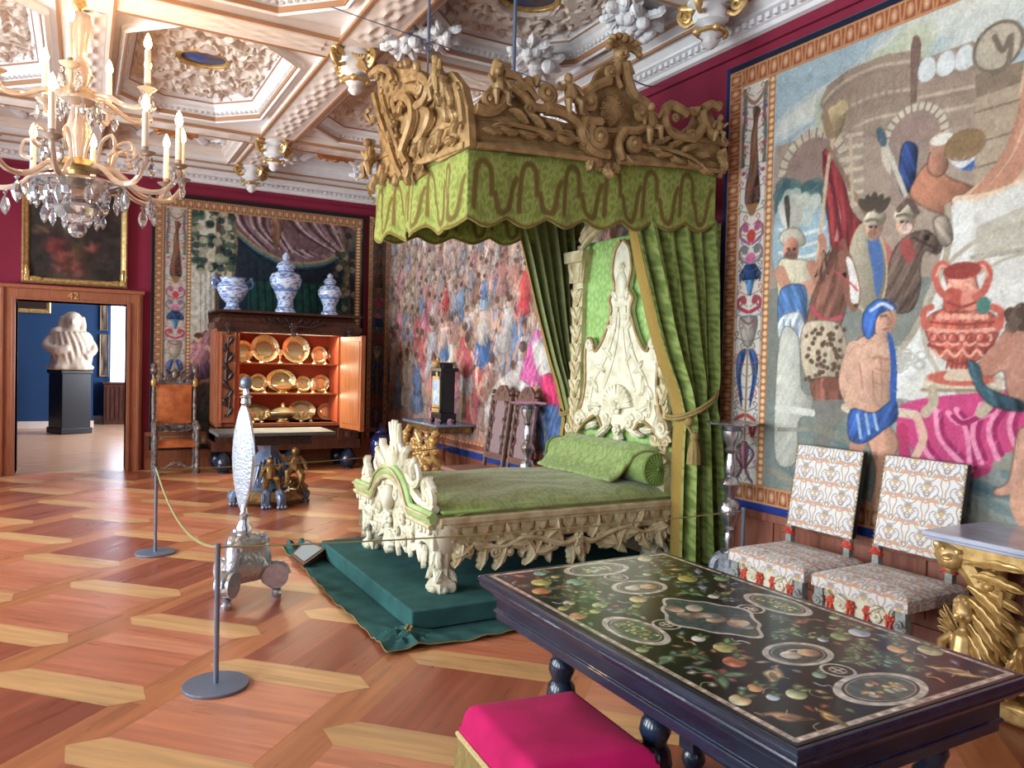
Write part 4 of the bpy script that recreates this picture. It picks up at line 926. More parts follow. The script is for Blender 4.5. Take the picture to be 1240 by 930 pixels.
    P([(1174, 438), (1188, 444), (1194, 466), (1216, 478), (1240, 486), (1240, 498), (1205, 492), (1184, 470)], (54, 84, 96), smooth=True, model=.4)
    P([(1236, 520), (1260, 530), (1244, 580), (1228, 598), (1208, 600), (1206, 592), (1224, 580)], (204, 152, 128), smooth=True, model=.2); P([(1225, 600), (1262, 570), (1280, 640), (1240, 640)], (206, 150, 122), smooth=True)
    c.weave(9000, .06, .008, .14, .32, .6); c.mottle(.03, .05); c.grade((158, 152, 146), .12)
    # borders and hem
    for (a, b, d, e, hz) in ((u0, v1 - .19, u1, v1 - .045, True), (u0, v0 + .085, u1, v0 + .22, True)): c.egg_dart(a, b, d, e, hz)
    c.egg_dart(u0 + .035, v0 + .085, u0 + .17, v1 - .06, False); c.grotesque(u0 + .17, v0 + .22, u0 + .44, v1 - .19); c.beads(u0 + .44, v0 + .22, v1 - .19, .06)
    for q in ((u0, v0, u1, v0 + .085, (40, 56, 130)), (u0, v1 - .05, u1, v1, (34, 38, 56)), (u0, v0, u0 + .04, v1, (36, 48, 96))): c.poly([(q[0], q[1]), (q[2], q[1]), (q[2], q[3]), (q[0], q[3])], q[4], raw=True)
    o = c.mesh('tapestry', wall_x(XT), M['tapestry'], z=0.012, wave=0.004)
    tag(o, 'large tapestry with a coral red urn carried past horsemen and ruins', 'tapestry')
big_tapestry()

# ---------------------------------------------------------------- battle tapestry behind the bed
def crowd_tapestry():
    T = lambda x, y: pl_x(x, y, XT)
    u0, u1, v0, v1 = -12.1, -5.6, 0.42, 4.0
    c = Canvas(u0, v0, u1, v1, 0.011, (150, 128, 116)); c.T = T
    c.poly([(u0, 3.05), (u1, 3.1), (u1, v1), (u0, v1)], (196, 192, 186), raw=True)
    for k in range(60): c.ell(rng.uniform(u0, u1), rng.uniform(3.1, 3.9), rng.uniform(.15, .5), .12, [(206, 202, 196), (176, 168, 160), (190, 186, 190)][k % 3], al=.5, raw=True)
    cl = [(176, 80, 84), (198, 190, 188), (110, 134, 170), (170, 150, 134), (130, 96, 86), (206, 120, 140), (180, 176, 182), (150, 116, 104), (92, 112, 150), (206, 196, 180)]
    for row, (vb, h, n) in enumerate(((3.0, .5, 40), (2.8, .5, 40), (2.55, .55, 34), (2.2, .65, 34), (1.85, .75, 32), (1.45, .9, 28), (1.0, 1.1, 22), (.5, 1.3, 12))):
        for k in range(n):
            u = u0 + (k + rng.uniform(.1, .9)) * (u1 - u0) / n; v = vb + rng.uniform(-.12, .14)
            a = np.array(cl[rng.integers(len(cl))], float) * .45 + np.array((160, 138, 126)) * .55 if row < 4 else np.array(cl[rng.integers(len(cl))], float)
            if rng.random() < .35: c.line([(u, v + h * .7), (u + rng.uniform(-.25, .25), v + h * rng.uniform(1.2, 1.7))], .018, (128, 108, 96), raw=True)
            if rng.random() < .16: c.poly([(u - .3 * h, v + .2 * h), (u - .1 * h, v + .6 * h), (u + .25 * h, v + .75 * h), (u + .4 * h, v + .6 * h), (u + .3 * h, v + .2 * h)], [(118, 92, 80), (196, 186, 176)][k % 2], smooth=True, model=.3, raw=True)
            c.fig(u, v, h * rng.uniform(.9, 1.1), tuple(a), (rng.uniform(176, 200), rng.uniform(136, 150), rng.uniform(116, 130)), tuple(a * .85 + 20), rng.uniform(-.2, .2), rng.choice((-1, 1)))
    # readable figures of the foreground
    def at(px, py): return T(px, py)
    for (x, y, h, a, b, ln) in ((632, 405, .85, (206, 80, 80), (190, 60, 70), .1), (582, 470, 1.15, (206, 196, 190), (70, 104, 164), .1), (540, 405, .7, (176, 60, 66), (150, 110, 100), 0), (587, 390, .6, (96, 126, 176), (150, 170, 200), 0), (540, 455, .8, (206, 180, 170), (70, 110, 160), -.2), (565, 500, 1.0, (196, 90, 96), (190, 186, 190), 0), (608, 450, .9, (196, 192, 190), (176, 170, 168), .2)):
        u, v = at(x, y); c.fig(u, v, h, a, (206, 160, 138), b, ln, 1)
    c.poly([(598, 470), (640, 440), (660, 470), (640, 500), (590, 520)], (196, 190, 184), smooth=True, al=.8)
    c.poly([(630, 455), (640, 420), (650, 400), (660, 410), (664, 450), (650, 470), (636, 462)], (214, 96, 160), smooth=True, model=.3); c.poly([(645, 420), (656, 412), (668, 445), (654, 455)], (206, 202, 196), smooth=True)
    c.poly([(655, 462), (668, 452), (690, 470), (690, 500), (664, 490)], (206, 50, 96), smooth=True, model=.3); c.poly([(634, 480), (650, 468), (664, 490), (660, 520), (640, 530)], SKIN_T, smooth=True, model=.2)
    c.poly([(650, 500), (670, 490), (690, 505), (680, 560), (655, 545)], (80, 112, 170), smooth=True, model=.4); c.line([(655, 500), (662, 530), (660, 550)], .06, (200, 210, 224))
    c.weave(2600, .22, .03, .2, .5, .8); c.weave(8000, .10, .014, .3, .45, .7); c.mottle(.09, .12); c.grade((140, 124, 118), .16)
    c.egg_dart(u0, v0 + .09, u1, v0 + .24, True, (176, 108, 96), (214, 180, 160)); c.poly([(u0, v0), (u1, v0), (u1, v0 + .09), (u0, v0 + .09)], (44, 64, 138), raw=True)
    o = c.mesh('tapestry', wall_x(XT), M['tapestry'], z=0.012, wave=0.006)
    tag(o, 'tapestry of a crowded battle hanging behind the green bed', 'tapestry')
SKIN_T = (204, 150, 126)
crowd_tapestry()

# ---------------------------------------------------------------- curtain tapestry and narrow strip on the back wall
def back_tapestry():
    Y = YB - 0.04; T = lambda x, y: pl_y(x, y, Y)
    u0, u1, v0, v1 = .86, 4.0, .28, 3.98
    c = Canvas(u0, v0, u1, v1, 0.011, (92, 88, 84)); c.T = T
    P = lambda pts, col, **k: c.poly(pts, col, **k)
    P([(222, 245), (440, 255), (440, 560), (222, 560)], (84, 84, 78)); P([(224, 250), (262, 250), (262, 420), (224, 420)], (186, 184, 170))
    for x in (240, 246, 252): c.line([(x, 300), (x, 460)], .05, (196, 192, 180), smooth=False); c.line([(x + 3, 300), (x + 3, 460)], .02, (140, 138, 130), smooth=False)
    P([(262, 290), (436, 300), (436, 380), (262, 380)], (38, 46, 58)); P([(300, 340), (420, 345), (420, 380), (300, 380)], (40, 78, 70))
    for x in range(300, 420, 9): c.line([(x, 300), (x + 4, 378)], .03, (28, 36, 48), al=.7)
    P([(270, 250), (345, 256), (428, 262), (424, 292), (414, 312), (392, 318), (366, 322), (344, 316), (318, 304), (292, 282), (276, 270)], (104, 80, 86), smooth=True)
    lt, md, dk = (178, 158, 158), (136, 110, 114), (64, 46, 54)
    for k in range(11):     # folds falling from the top rail, gathered to the middle
        x0 = 284 + k * 6; c.line([(x0, 254), (x0 + 2 + (5 - k) * 1.5, 276), (322 + k * 3.2, 300 + abs(k - 4) * 1.0)], .05, [lt, dk, md, lt, dk][k % 5], wd2=.025, al=.9)
    for k in range(10):     # sweep to the right-hand pole
        c.line([(346 + k * 7, 260), (364 + k * 6, 282), (404 + k * 1.6, 306 - k * .6)], .05, [dk, lt, md, dk, lt, md][k % 6], wd2=.02, al=.9)
    for k in range(6): c.line([(350 + k * 5, 300 + k), (372 + k * 4, 312), (402 + k * 2, 308)], .04, [lt, dk, md][k % 3], wd2=.02, al=.9)
    P([(328, 258), (344, 260), (340, 284), (334, 306), (329, 284)], (124, 92, 76), smooth=True, model=.3)
    for o_, w_, q in ((0, .10, (44, 66, 76)), (-3, .05, (84, 112, 116)), (-6, .035, (156, 130, 92)), (3, .03, (24, 34, 44))): c.line([(275, 272 + o_), (294, 292 + o_), (322, 312 + o_), (356, 324 + o_), (392, 322 + o_), (416, 308 + o_)], w_, q)
    for k in range(5): c.line([(274 + k * 2, 268), (276 + k * 2.4, 296), (270 + k * 3, 334)], .05, [(176, 166, 136), (116, 104, 84), (196, 188, 160)][k % 3])
    c.line([(264, 268), (262, 400)], .06, (92, 70, 56)); c.line([(420, 262), (422, 380)], .05, (92, 70, 56)); c.line([(414, 306), (420, 330), (416, 350)], .07, (150, 128, 104))
    for k in range(120):
        x, y = rng.uniform(222, 282), rng.uniform(250, 330); c.ell(x, y, .06, .05, [(42, 60, 54), (62, 84, 70), (30, 44, 46), (150, 150, 130), (176, 172, 150)][k % 5], al=.8)
    for k in range(70):
        x, y = rng.uniform(405, 440), rng.uniform(262, 380); c.ell(x, y, .05, .05, [(60, 64, 54), (84, 84, 70), (140, 130, 110), (44, 46, 42)][k % 4], al=.8)
    P([(226, 430), (250, 400), (270, 420), (272, 470), (250, 500), (228, 480)], (150, 110, 120), smooth=True, model=.3); c.fig(*T(240, 478), .9, (176, 130, 138), (196, 160, 140), (110, 84, 110)); P([(222, 470), (262, 460), (262, 560), (222, 560)], (60, 84, 84), al=.7)
    c.weave(5000, .08, .014, .28, .4, .8); c.mottle(.06, .06)
    c.egg_dart(u0 + .04, v1 - .2, u1 - .04, v1 - .05, True, (112, 82, 64), (170, 134, 104)); c.egg_dart(u0 + .04, v0 + .06, u1 - .04, v0 + .2, True, (112, 82, 64), (170, 134, 104))
    c.egg_dart(u0 + .04, v0 + .06, u0 + .16, v1 - .05, False, (112, 82, 64), (170, 134, 104)); c.grotesque(u0 + .18, v0 + .2, u0 + .47, v1 - .2, (186, 180, 172)); c.beads(u0 + .47, v0 + .2, v1 - .2, .06, (120, 90, 70)); c.beads(u1 - .16, v0 + .2, v1 - .2, .1, (112, 84, 66))
    for q in ((u0, v0, u0 + .05, v1), (u1 - .05, v0, u1, v1), (u0, v1 - .06, u1, v1), (u0, v0, u1, v0 + .07)): c.poly([(q[0], q[1]), (q[2], q[1]), (q[2], q[3]), (q[0], q[3])], (40, 34, 38), raw=True)
    tag(c.mesh('tapestry', wall_y(Y), M['tapestry'], z=0.01, wave=0.004), 'tapestry with mauve draped curtains hanging behind the blue and white vases', 'tapestry')
    u0, u1 = 4.06, 4.44
    c = Canvas(u0, v0 + .1, u1, v1 + .02, 0.009, (60, 46, 40)); c.egg_dart(u0 + .02, v0 + .1, u0 + .07, v1, False, (96, 70, 56), (150, 118, 94)); c.egg_dart(u1 - .07, v0 + .1, u1 - .02, v1, False, (96, 70, 56), (150, 118, 94)); c.egg_dart(u0 + .02, v1 - .12, u1 - .02, v1 - .02, True, (96, 70, 56), (150, 118, 94))
    c.grotesque(u0 + .08, v0 + .2, u1 - .08, v1 - .13, (104, 90, 78), .7); c.mottle(.06, .04)
    tag(c.mesh('tapestry', wall_y(Y), M['tapestry'], z=0.01), 'narrow dark tapestry strip in the corner right of the lit cupboard', 'tapestry')
back_tapestry()

# ---------------------------------------------------------------- framed painting above the doorway
def framed(name, x0, x1, z0, z1, Y, fw, label, draw, mframe, depth=.07, corners=True):
    t = thing(name, label, 'painting', ((x0 + x1) / 2, Y, z0))
    c = Canvas(x0 + fw * .7, z0 + fw * .7, x1 - fw * .7, z1 - fw * .7, 0.011 if x1 - x0 > .6 else .02, (52, 42, 38)); draw(c)
    c.mesh('canvas', wall_y(Y), M['paint'], t, z=0.025, solid=.015)
    b = MB(wall_y(Y)); pts = [(x0, z0), (x1, z0), (x1, z1), (x0, z1)]
    W = b.M; prof = [(0, .0), (0, depth * .6), (fw * .25, depth), (fw * .5, depth * .75), (fw * .8, depth * .6), (fw, depth * .3), (fw, 0)]
    vs_ = []; cs = ((1, 1), (-1, 1), (-1, -1), (1, -1))
    for (p, s_) in zip(pts, cs):
        for (o_, u_) in prof: vs_.append((p[0] + s_[0] * o_, p[1] + s_[1] * o_, u_))
    k = len(prof); b.add(vs_, [(i * k + q, ((i + 1) % 4) * k + q, ((i + 1) % 4) * k + q + 1, i * k + q + 1) for i in range(4) for q in range(k - 1)])
    b.build('frame', mframe, t, smooth=False)
    if corners:
        for (p, s_) in zip(pts, cs):
            r = MB(wall_y(Y) @ Matrix.Translation((p[0] + s_[0] * .06, p[1] + s_[1] * .06, depth * .7)))
            r.rosette((0, 0), .055); a = math.atan2(s_[1], s_[0])
            for da in (-.8, .8): r.leaf((0, 0), a + da, .19, .075, .0, .1)
            r.volute((s_[0] * .08, -s_[1] * .015), .05, 0, 1.2, 1, .014); r.volute((-s_[0] * .015, s_[1] * .08), .05, 0, 1.2, 1, .014)
            r.build('corner_ornament', mframe, t)
    return t
def dark_group(c):
    for k in range(60): c.ell(rng.uniform(-.6, .5), rng.uniform(2.6, 4.0), rng.uniform(.06, .25), rng.uniform(.05, .2), [(64, 50, 44), (44, 38, 38), (58, 52, 44), (36, 32, 34)][k % 4], al=.6, raw=True)
    for (x, z, rx, rz, col) in ((-.28, 3.05, .14, .17, (136, 62, 60)), (-.2, 2.86, .14, .13, (150, 80, 70)), (.0, 3.0, .12, .16, (96, 70, 50)), (.15, 3.1, .1, .05, (186, 92, 88)), (-.05, 2.78, .08, .09, (186, 110, 96)), (-.48, 3.28, .1, .04, (150, 120, 96)), (-.1, 3.3, .14, .2, (84, 68, 56)), (-.1, 3.52, .07, .09, (176, 130, 106)), (.2, 3.4, .1, .2, (74, 40, 44))):
        c.ell(x, z, rx, rz, tuple(v * .72 for v in col), al=.8, raw=True, model=.4, ang=.4)
    c.weave(1500, .14, .035, .2, .4, 1.2); c.soften(3); c.mottle(.1, .07)
framed('wall_painting', -.70, .56, 2.57, 3.92, YB - .005, .085, 'dark painting in a gilt frame hanging above the doorway', dark_group, M['gold'], .08)

# ================================================================ THE STATE BED
def damask(U, V, ca, cb, P=0.26, contrast=1.0):
    """woven ogee and palmette pattern -> sRGB array"""
    H = P * 1.5
    def cell(U, V):
        x = ((U / P) % 1.0 - 0.5) * 2; y = ((V / H) % 1.0 - 0.5) * 2
        r = np.hypot(x, y * 1.2); th = np.arctan2(y, np.abs(x) + 1e-6)
        f = (r < 0.5 * (0.72 + 0.34 * np.cos(7 * th + 0.5))) & (r > 0.12)
        f |= (np.abs(np.abs(x) - 0.72 * np.cos(y * PI / 2) * (0.86 + .1 * np.sin(y * 18))) < 0.1)
        f |= (np.hypot(np.abs(x) - 0.3, y + 0.62) < 0.16) | (np.abs(x) < 0.05) & (np.abs(y) > .5)
        return f
    f = cell(U, V) ^ cell(U + P / 2, V + H / 2)
    f = f.astype(float)[..., None] * contrast
    return np.array(ca) * (1 - f) + np.array(cb) * f
G_BASE, G_PAT = (124, 134, 64), (148, 158, 84)  # ground and pattern greens of the valance damask
C_GRN, C_PAT = (106, 122, 62), (142, 158, 88)
HB, HBP = (158, 190, 112), (132, 168, 90)
BEDC, BEDP = (142, 154, 88), (118, 130, 72)

# ---------------------------------------------------------------- green cloth and podium
def floor_cloth():
    n, m_ = 90, 110
    a = on_z(469, 795); b = on_z(341, 665)
    S, Tt = np.meshgrid(np.linspace(0, 1, n), np.linspace(0, 1, m_), indexing='ij')
    x0, x1 = a.x + (b.x - a.x) * Tt, 4.38
    X = x0 + (x1 - x0) * S; Y = a.y + (b.y - a.y) * Tt + 0.05 * S * (1 - Tt) + 0.012 * np.sin(S * 23) * (Tt < .02)
    X = X + 0.006 * np.sin(Tt * 11) * (1 - S) ** 6
    d = np.minimum(X - 1.76, Y - 4.32); out = np.clip(-d / 0.25, 0, 1)
    Z = 0.006 + out * 0.012 * (np.sin(X * 31 + Y * 9) * .5 + np.sin(Y * 26 - X * 13) * .5 + 1)
    r = np.hypot(X - 1.7, Y - 4.26); th = np.arctan2(Y - 4.26, X - 1.7)
    Z += np.where((d < 0), 0.03 * np.exp(-(r / .16) ** 2) * (1 + .9 * np.sin(th * 11)), 0)
    r2 = np.hypot(X - 1.66, Y - 6.75); Z += 0.05 * np.exp(-(r2 / .14) ** 2) * (1 + np.sin(X * 60))
    o = grid_np('floor_cloth', np.stack([X, Y, Z], -1), None, M['green_cloth'], solid=0.004)
    tag(o, 'dark green cloth spread on the parquet under the bed platform', 'cloth')
    b = MB(); hem = [(X[0, j], Y[0, j], Z[0, j] + .002) for j in range(m_)]; b.tube(hem, .004, 5); hem = [(X[i, 0], Y[i, 0], Z[i, 0] + .002) for i in range(n)]; b.tube(hem, .004, 5)
    b.build('hem', M['fringe'], o)
floor_cloth()
pod = thing('bed_platform', 'low platform covered in green cloth carrying the state bed', 'platform', (3.05, 5.33, 0.008))
mb = MB()
def podium(u, v):
    pts = [(1.76, 4.32), (4.36, 4.32), (4.36, 6.34), (1.76, 6.34)]
    return 0
mb.box(1.76, 4.32, 0.012, 4.36, 6.34, 0.14); mb.build('cover', M['green_cloth'], pod, bevel=0.012)
mb = MB(Matrix.Translation((1.735, 4.3, 0.03)))
for k in range(9):
    a = k * .7; mb.ball((.018 * math.cos(a), .018 * math.sin(a), .012 * (k % 3)), .014, 6, 4)
mb.build('tied_corner', M['fringe'], pod)

# ---------------------------------------------------------------- bed
bed = thing('state_bed', 'carved ivory and gilt state bed with green damask mattress and tall headboard', 'bed', (3.0, 5.3, 0.14))
XB0, XB1, YB0, YB1 = 2.0, 4.0, 4.54, 6.06
mb = MB()
mb.box(XB0 + .06, YB0 + .05, 0.44, XB1, YB1 - .05, 0.6)
mb.box(XB0 + .02, YB0 + .03, 0.6, XB1, YB1 - .03, 0.655)
mb.build('bed_frame', M['ivory_gilt'], bed, smooth=False, bevel=.006)
# side rail carving (near side); drawn on the rail plane
def rail(Yp, flip):
    W = wall_y(Yp) if not flip else Matrix(((1, 0, 0, 0), (0, 0, 1, Yp), (0, 1, 0, 0), (0, 0, 0, 1)))
    b = MB(W)
    L0, L1 = XB0 + .02, XB1
    b.prism([(L0, .6), (L1, .6), (L1, .645), (L0, .645)], -.03, .045); b.prism([(L0, .575), (L1, .575), (L1, .605), (L0, .605)], -.03, .03)
    b.build('rail_moulding', M['ivory_gilt'], bed, smooth=False, bevel=.008)
    b = MB(W); b.prism([(L0, .46), (L1, .46), (L1, .58), (L0, .58)], -.05, .0)
    n = 17
    for i in range(n):      # hanging lambrequins
        x = L0 + .04 + (i + .5) * (L1 - L0 - .08) / n; w_ = .046
        b.prism([(x - w_, .578), (x + w_, .578), (x + w_, .535), (x + w_ * .6, .52), (x, .49), (x - w_ * .6, .52), (x - w_, .535)], .0, .022)
        b.prism([(x - w_ * .6, .57), (x + w_ * .6, .57), (x + w_ * .6, .54), (x, .515), (x - w_ * .6, .54)], .02, .034)
        b.ball((x, .487, .02), .011, 6, 4)
    b.build('rail_lambrequin', M['ivory_gilt'], bed)
    b = MB(W)               # pierced acanthus scrolls below
    c = (L0 + L1) / 2 + .08
    for k, (x, s_) in enumerate(((c, 1), (c, -1))):
        b.vine([(x, .44, .02), (x + s_ * .12, .40, .03), (x + s_ * .3, .45, .02), (x + s_ * .45, .47, .02), (x + s_ * .6, .42, .02), (x + s_ * .8, .46, .02)], .024, .015)
        for (dx, dz, a, l) in ((.05, .40, -1.9, .12), (.12, .42, .9, .13), (.18, .39, -.5, .14), (.27, .43, 2.2, .12), (.3, .44, -1.2, .16), (.38, .43, -.3, .13), (.43, .46, -2.4, .13), (.5, .45, .7, .12), (.58, .42, -1.4, .13), (.66, .43, -.2, .13), (.74, .45, -1.7, .13), (.83, .45, -.8, .12), (.9, .46, -1.5, .12)):
            aa = a if s_ > 0 else PI - a; b.leaf((x + s_ * dx, dz), aa, l * 1.25, .095, .012, .22, bend=.35 * s_)
            b.leaf((x + s_ * (dx + .035), dz + .015), aa + .7, l * .9, .075, .0, .2, bend=-.3 * s_)
        for (dx, dz, r) in ((.2, .4, .055), (.44, .41, .05), (.66, .39, .05), (.86, .41, .045), (.33, .37, .035), (.55, .38, .035)): b.volute((x + s_ * dx, dz), r, 1.2, 1.5, s_, .015, z=.015)
    b.rosette((c, .42), .06, 6, .03); b.leaf((c, .42), -PI / 2, .12, .12, .02); b.rosette((c + .02, .36), .035, 5, .03)
    b.build('rail_scrollwork', M['ivory_gilt'], bed)
rail(YB0, False)
rail(YB1, True)
# footboard on the plane X = 1.98, drawn from the photograph's outline
XFB = 1.985
Wf = wall_x(XFB); T = lambda x, y: pl_x(x, y, XFB)
yc = -(YB0 + YB1) / 2
mb = MB(Wf)
arch = [(-YB1, .6), (-YB1, .645), (yc - .36, .645)] + [(yc + .36 * a / PI, .645 + .21 * max(0, 1 - (a / PI) ** 2) ** .65) for a in np.linspace(-PI * .98, PI * .98, 25)] + [(yc + .36, .645), (-YB0, .645), (-YB0, .6)]
low = [(-YB0, .43)] + [(yc + t, .30 + .10 * abs(math.cos(t * 5.2)) + .06 * (abs(t) > .5)) for t in np.linspace(.62, -.62, 19)] + [(-YB1, .43)]
mb.prism(arch + low, -.07, 0.0); mb.build('footboard', M['ivory'], bed, smooth=False, bevel=.006)
mb = MB(Wf); mid = [(-YB1 - .02, .645), (yc - .40, .645)] + [(yc + .36 * a / PI, .655 + .21 * max(0, 1 - (a / PI) ** 2) ** .65) for a in np.linspace(-PI * .98, PI * .98, 23)] + [(yc + .40, .645), (-YB0 + .02, .645)]
mb.tube([(x, z, .01) for x, z in mid], .042, 10, flat=.7)
mo = mb.build('footboard_moulding', mat('pale_green', (168, 190, 128), .45, col2=(146, 172, 104), nscale=8), bed); mo['label'] = 'pale green arched moulding'
mb = MB(Wf); mb.tube([(x, z - .055, .025) for x, z in mid], .018, 7); mb.tube([(x, z + .012, .045) for x, z in mid], .01, 6); mb.build('gilt_bead', M['ivory_gilt'], bed)
mb = MB(Wf)    # foliage inside and beside the arch
for s_ in (-1, 1):
    for (dx, z, a, l) in ((.05, .68, 1.3, .14), (.1, .6, .9, .18), (.05, .55, -1.2, .18), (.14, .52, -.6, .17), (.2, .62, .6, .14), (.22, .48, -1.3, .17), (.3, .55, -.4, .16), (.35, .47, -1.6, .16), (.42, .53, .2, .16), (.5, .46, -1.4, .15), (.56, .52, -.3, .15), (.62, .45, -1.9, .16), (.1, .42, -1.4, .16)):
        aa = a if s_ > 0 else PI - a; mb.leaf((yc + s_ * dx, z), aa, l * 1.0, .08, .002, .05, bend=.25 * s_, th=.006)
    for (dx, z, r) in ((.12, .7, .06), (.25, .55, .06), (.42, .46, .055), (.16, .45, .05), (.58, .56, .05), (.3, .4, .045)): mb.volute((yc + s_ * dx, z), r, .8, 1.6, s_, .018, .01)
    for k in range(6):
        x = yc + s_ * (.40 + k * .066); mb.prism([(x - .022, .605), (x + .022, .605), (x + .022, .55), (x, .53), (x - .022, .55)], 0, .025)
mb.ball((yc, .66, .03), (.07, .1, .05), 10, 7); mb.rosette((yc, .5), .07, 6, .02); mb.leaf((yc, .42), -PI / 2, .17, .15, .01); mb.build('footboard_carving', M['ivory'], bed)
# crest above the footboard
mb = MB(wall_x(XFB + .03))
for s_ in (-1, 1):
    mb.vine([(yc + s_ * .06, .86), (yc + s_ * .2, .84), (yc + s_ * .33, .76), (yc + s_ * .45, .71), (yc + s_ * .6, .69), (yc + s_ * .72, .69)], .04, .03)
    mb.vine([(yc + s_ * .22, .84), (yc + s_ * .36, .80), (yc + s_ * .44, .86), (yc + s_ * .38, .95)], .035, .018); mb.ball((yc + s_ * .375, .965, .01), .028, 8, 6)
    mb.volute((yc + s_ * .63, .75), .085, -1.2, 1.7, s_, .03); mb.leaf((yc + s_ * .56, .72), PI / 2 - s_ * .2, .17, .08, .01, .3); mb.leaf((yc + s_ * .68, .78), PI / 2 + s_ * .5, .13, .06)
    mb.leaf((yc + s_ * .1, .86), PI / 2 - s_ * .5, .26, .1, .01, .25, bend=-.2 * s_); mb.leaf((yc + s_ * .18, .85), PI / 2 - s_ * .9, .2, .09, .01, .3)
    mb.leaf((yc + s_ * .3, .8), PI / 2 - s_ * .3, .18, .08); mb.vine([(yc + s_ * .05, .88), (yc + s_ * .12, .98), (yc + s_ * .06, 1.06)], .03, .02)
mb.ball((yc, .93, .02), (.08, .1, .06), 10, 7); mb.rosette((yc, .98), .06, 6, .03); mb.prism([(yc - .08, .84), (yc + .08, .84), (yc + .07, 1.06), (yc - .07, 1.06)], -.04, .03)
for k in range(4):    # plume of upright fingers
    a = (k - 1.5) * .16; x = yc + (k - 1.5) * .038
    mb.tube([(x, 1.02, 0), (x + math.sin(a) * .08, 1.13, .01), (x + math.sin(a) * .16, 1.23 - abs(k - 1.5) * .02, .02)], [.024, .024, .014], 8)
mb.build('footboard_crest', M['ivory'], bed)
# legs: swelling acanthus scroll down to a leafy paw
def bed_leg(x, y, sx, sy):
    b = MB()
    pts = [(x, y, .60), (x - sx * .015, y - sy * .015, .5), (x - sx * .01, y - sy * .01, .42), (x + sx * .03, y + sy * .03, .33), (x + sx * .035, y + sy * .035, .26), (x + sx * .02, y + sy * .02, .2)]
    b.tube(crom(pts, 4), [.135 - .072 * math.sin(PI * .5 * min(1, i / 15)) for i in range(21)], 10)
    b.lathe([(.03, .0), (.085, .0), (.1, .03), (.095, .065), (.06, .09), (.055, .11)], 18, (x + sx * .01, y + sy * .01, .141), sq=lambda a, z: 1 + .13 * math.cos(6 * a) * (z < .08))
    for k in range(7):
        a = k * 2 * PI / 7; b.ball((x + sx * .01 + .075 * math.cos(a), y + sy * .01 + .075 * math.sin(a), .165), (.035, .035, .03), 7, 5)
        b.ball((x + sx * .02 + .055 * math.cos(a), y + sy * .02 + .055 * math.sin(a), .255), .022, 6, 4)
    for W, d in ((Matrix.Translation((x, y - sy * .085, 0)) @ Matrix(((1, 0, 0, 0), (0, 0, -sy, 0), (0, 1, 0, 0), (0, 0, 0, 1))), 0), (Matrix.Translation((x - sx * .085, y, 0)) @ Matrix(((0, 0, -sx, 0), (1, 0, 0, 0), (0, 1, 0, 0), (0, 0, 0, 1))), 1)):
        b.M = W
        b.leaf((0, .56), -PI / 2, .3, .12, -.015, .05, th=.008); b.leaf((-.04, .5), -PI / 2 - .3, .2, .07, -.02, .08, th=.008); b.leaf((.04, .5), -PI / 2 + .3, .2, .07, -.02, .08, th=.008)
        for q in (-1, 1): b.volute((q * .06, .56), .045, 0, 1.4, q, .014); b.leaf((q * .03, .3), -PI / 2 + q * .5, .1, .05, -.02, .1, th=.008)
    b.M = I4
    b.build('leg', M['ivory'], bed)
bed_leg(2.09, 4.63, 1, 1); bed_leg(2.09, 5.97, 1, -1); bed_leg(3.92, 4.66, -1, 1); bed_leg(3.92, 5.95, -1, -1)
# mattress
def mattress():
    n, m_ = 120, 110
    S, Tt = np.meshgrid(np.linspace(0, 1, n), np.linspace(-.13, 1.13, m_), indexing='ij')
    X = XB0 + .07 + (XB1 - XB0 - .1) * S; t = np.clip(Tt, 0, 1); Y = YB0 + .015 + (YB1 - YB0 - .03) * t
    over = np.where(Tt < 0, -Tt, np.where(Tt > 1, Tt - 1, 0)) / .13
    edge = np.minimum(t, 1 - t)
    Z = .762 - .075 * np.exp(-edge / .09) * 1.0 - over * .03 + .006 * np.sin(X * 9 + Y * 4) * (edge > .01) + .003 * np.sin(Y * 23 + np.sin(X * 6) * 2) * (edge > .01)
    Y = Y + np.where(Tt < 0, -.02 * np.sin(over * PI), np.where(Tt > 1, .02 * np.sin(over * PI), 0)) + .006 * np.sin(X * 17) * (over > 0)
    Z -= .10 * np.exp(-S / .035)
    C = damask(X, Y + over * .14, BEDC, BEDP, .3)
    o = grid_np('mattress', np.stack([X, Y, Z], -1), lin_np(C), M['silk'], bed, solid=.02); o['label'] = 'olive green damask mattress'
    b = MB(); b.box(XB0 + .05, YB0 + .0, .655, XB1 - .02, YB1 - .0, .682)
    b.build('mattress_board', mat('green_silk', (140, 168, 92), .5, noise=.1, nscale=9), bed, bevel=.012)
mattress()
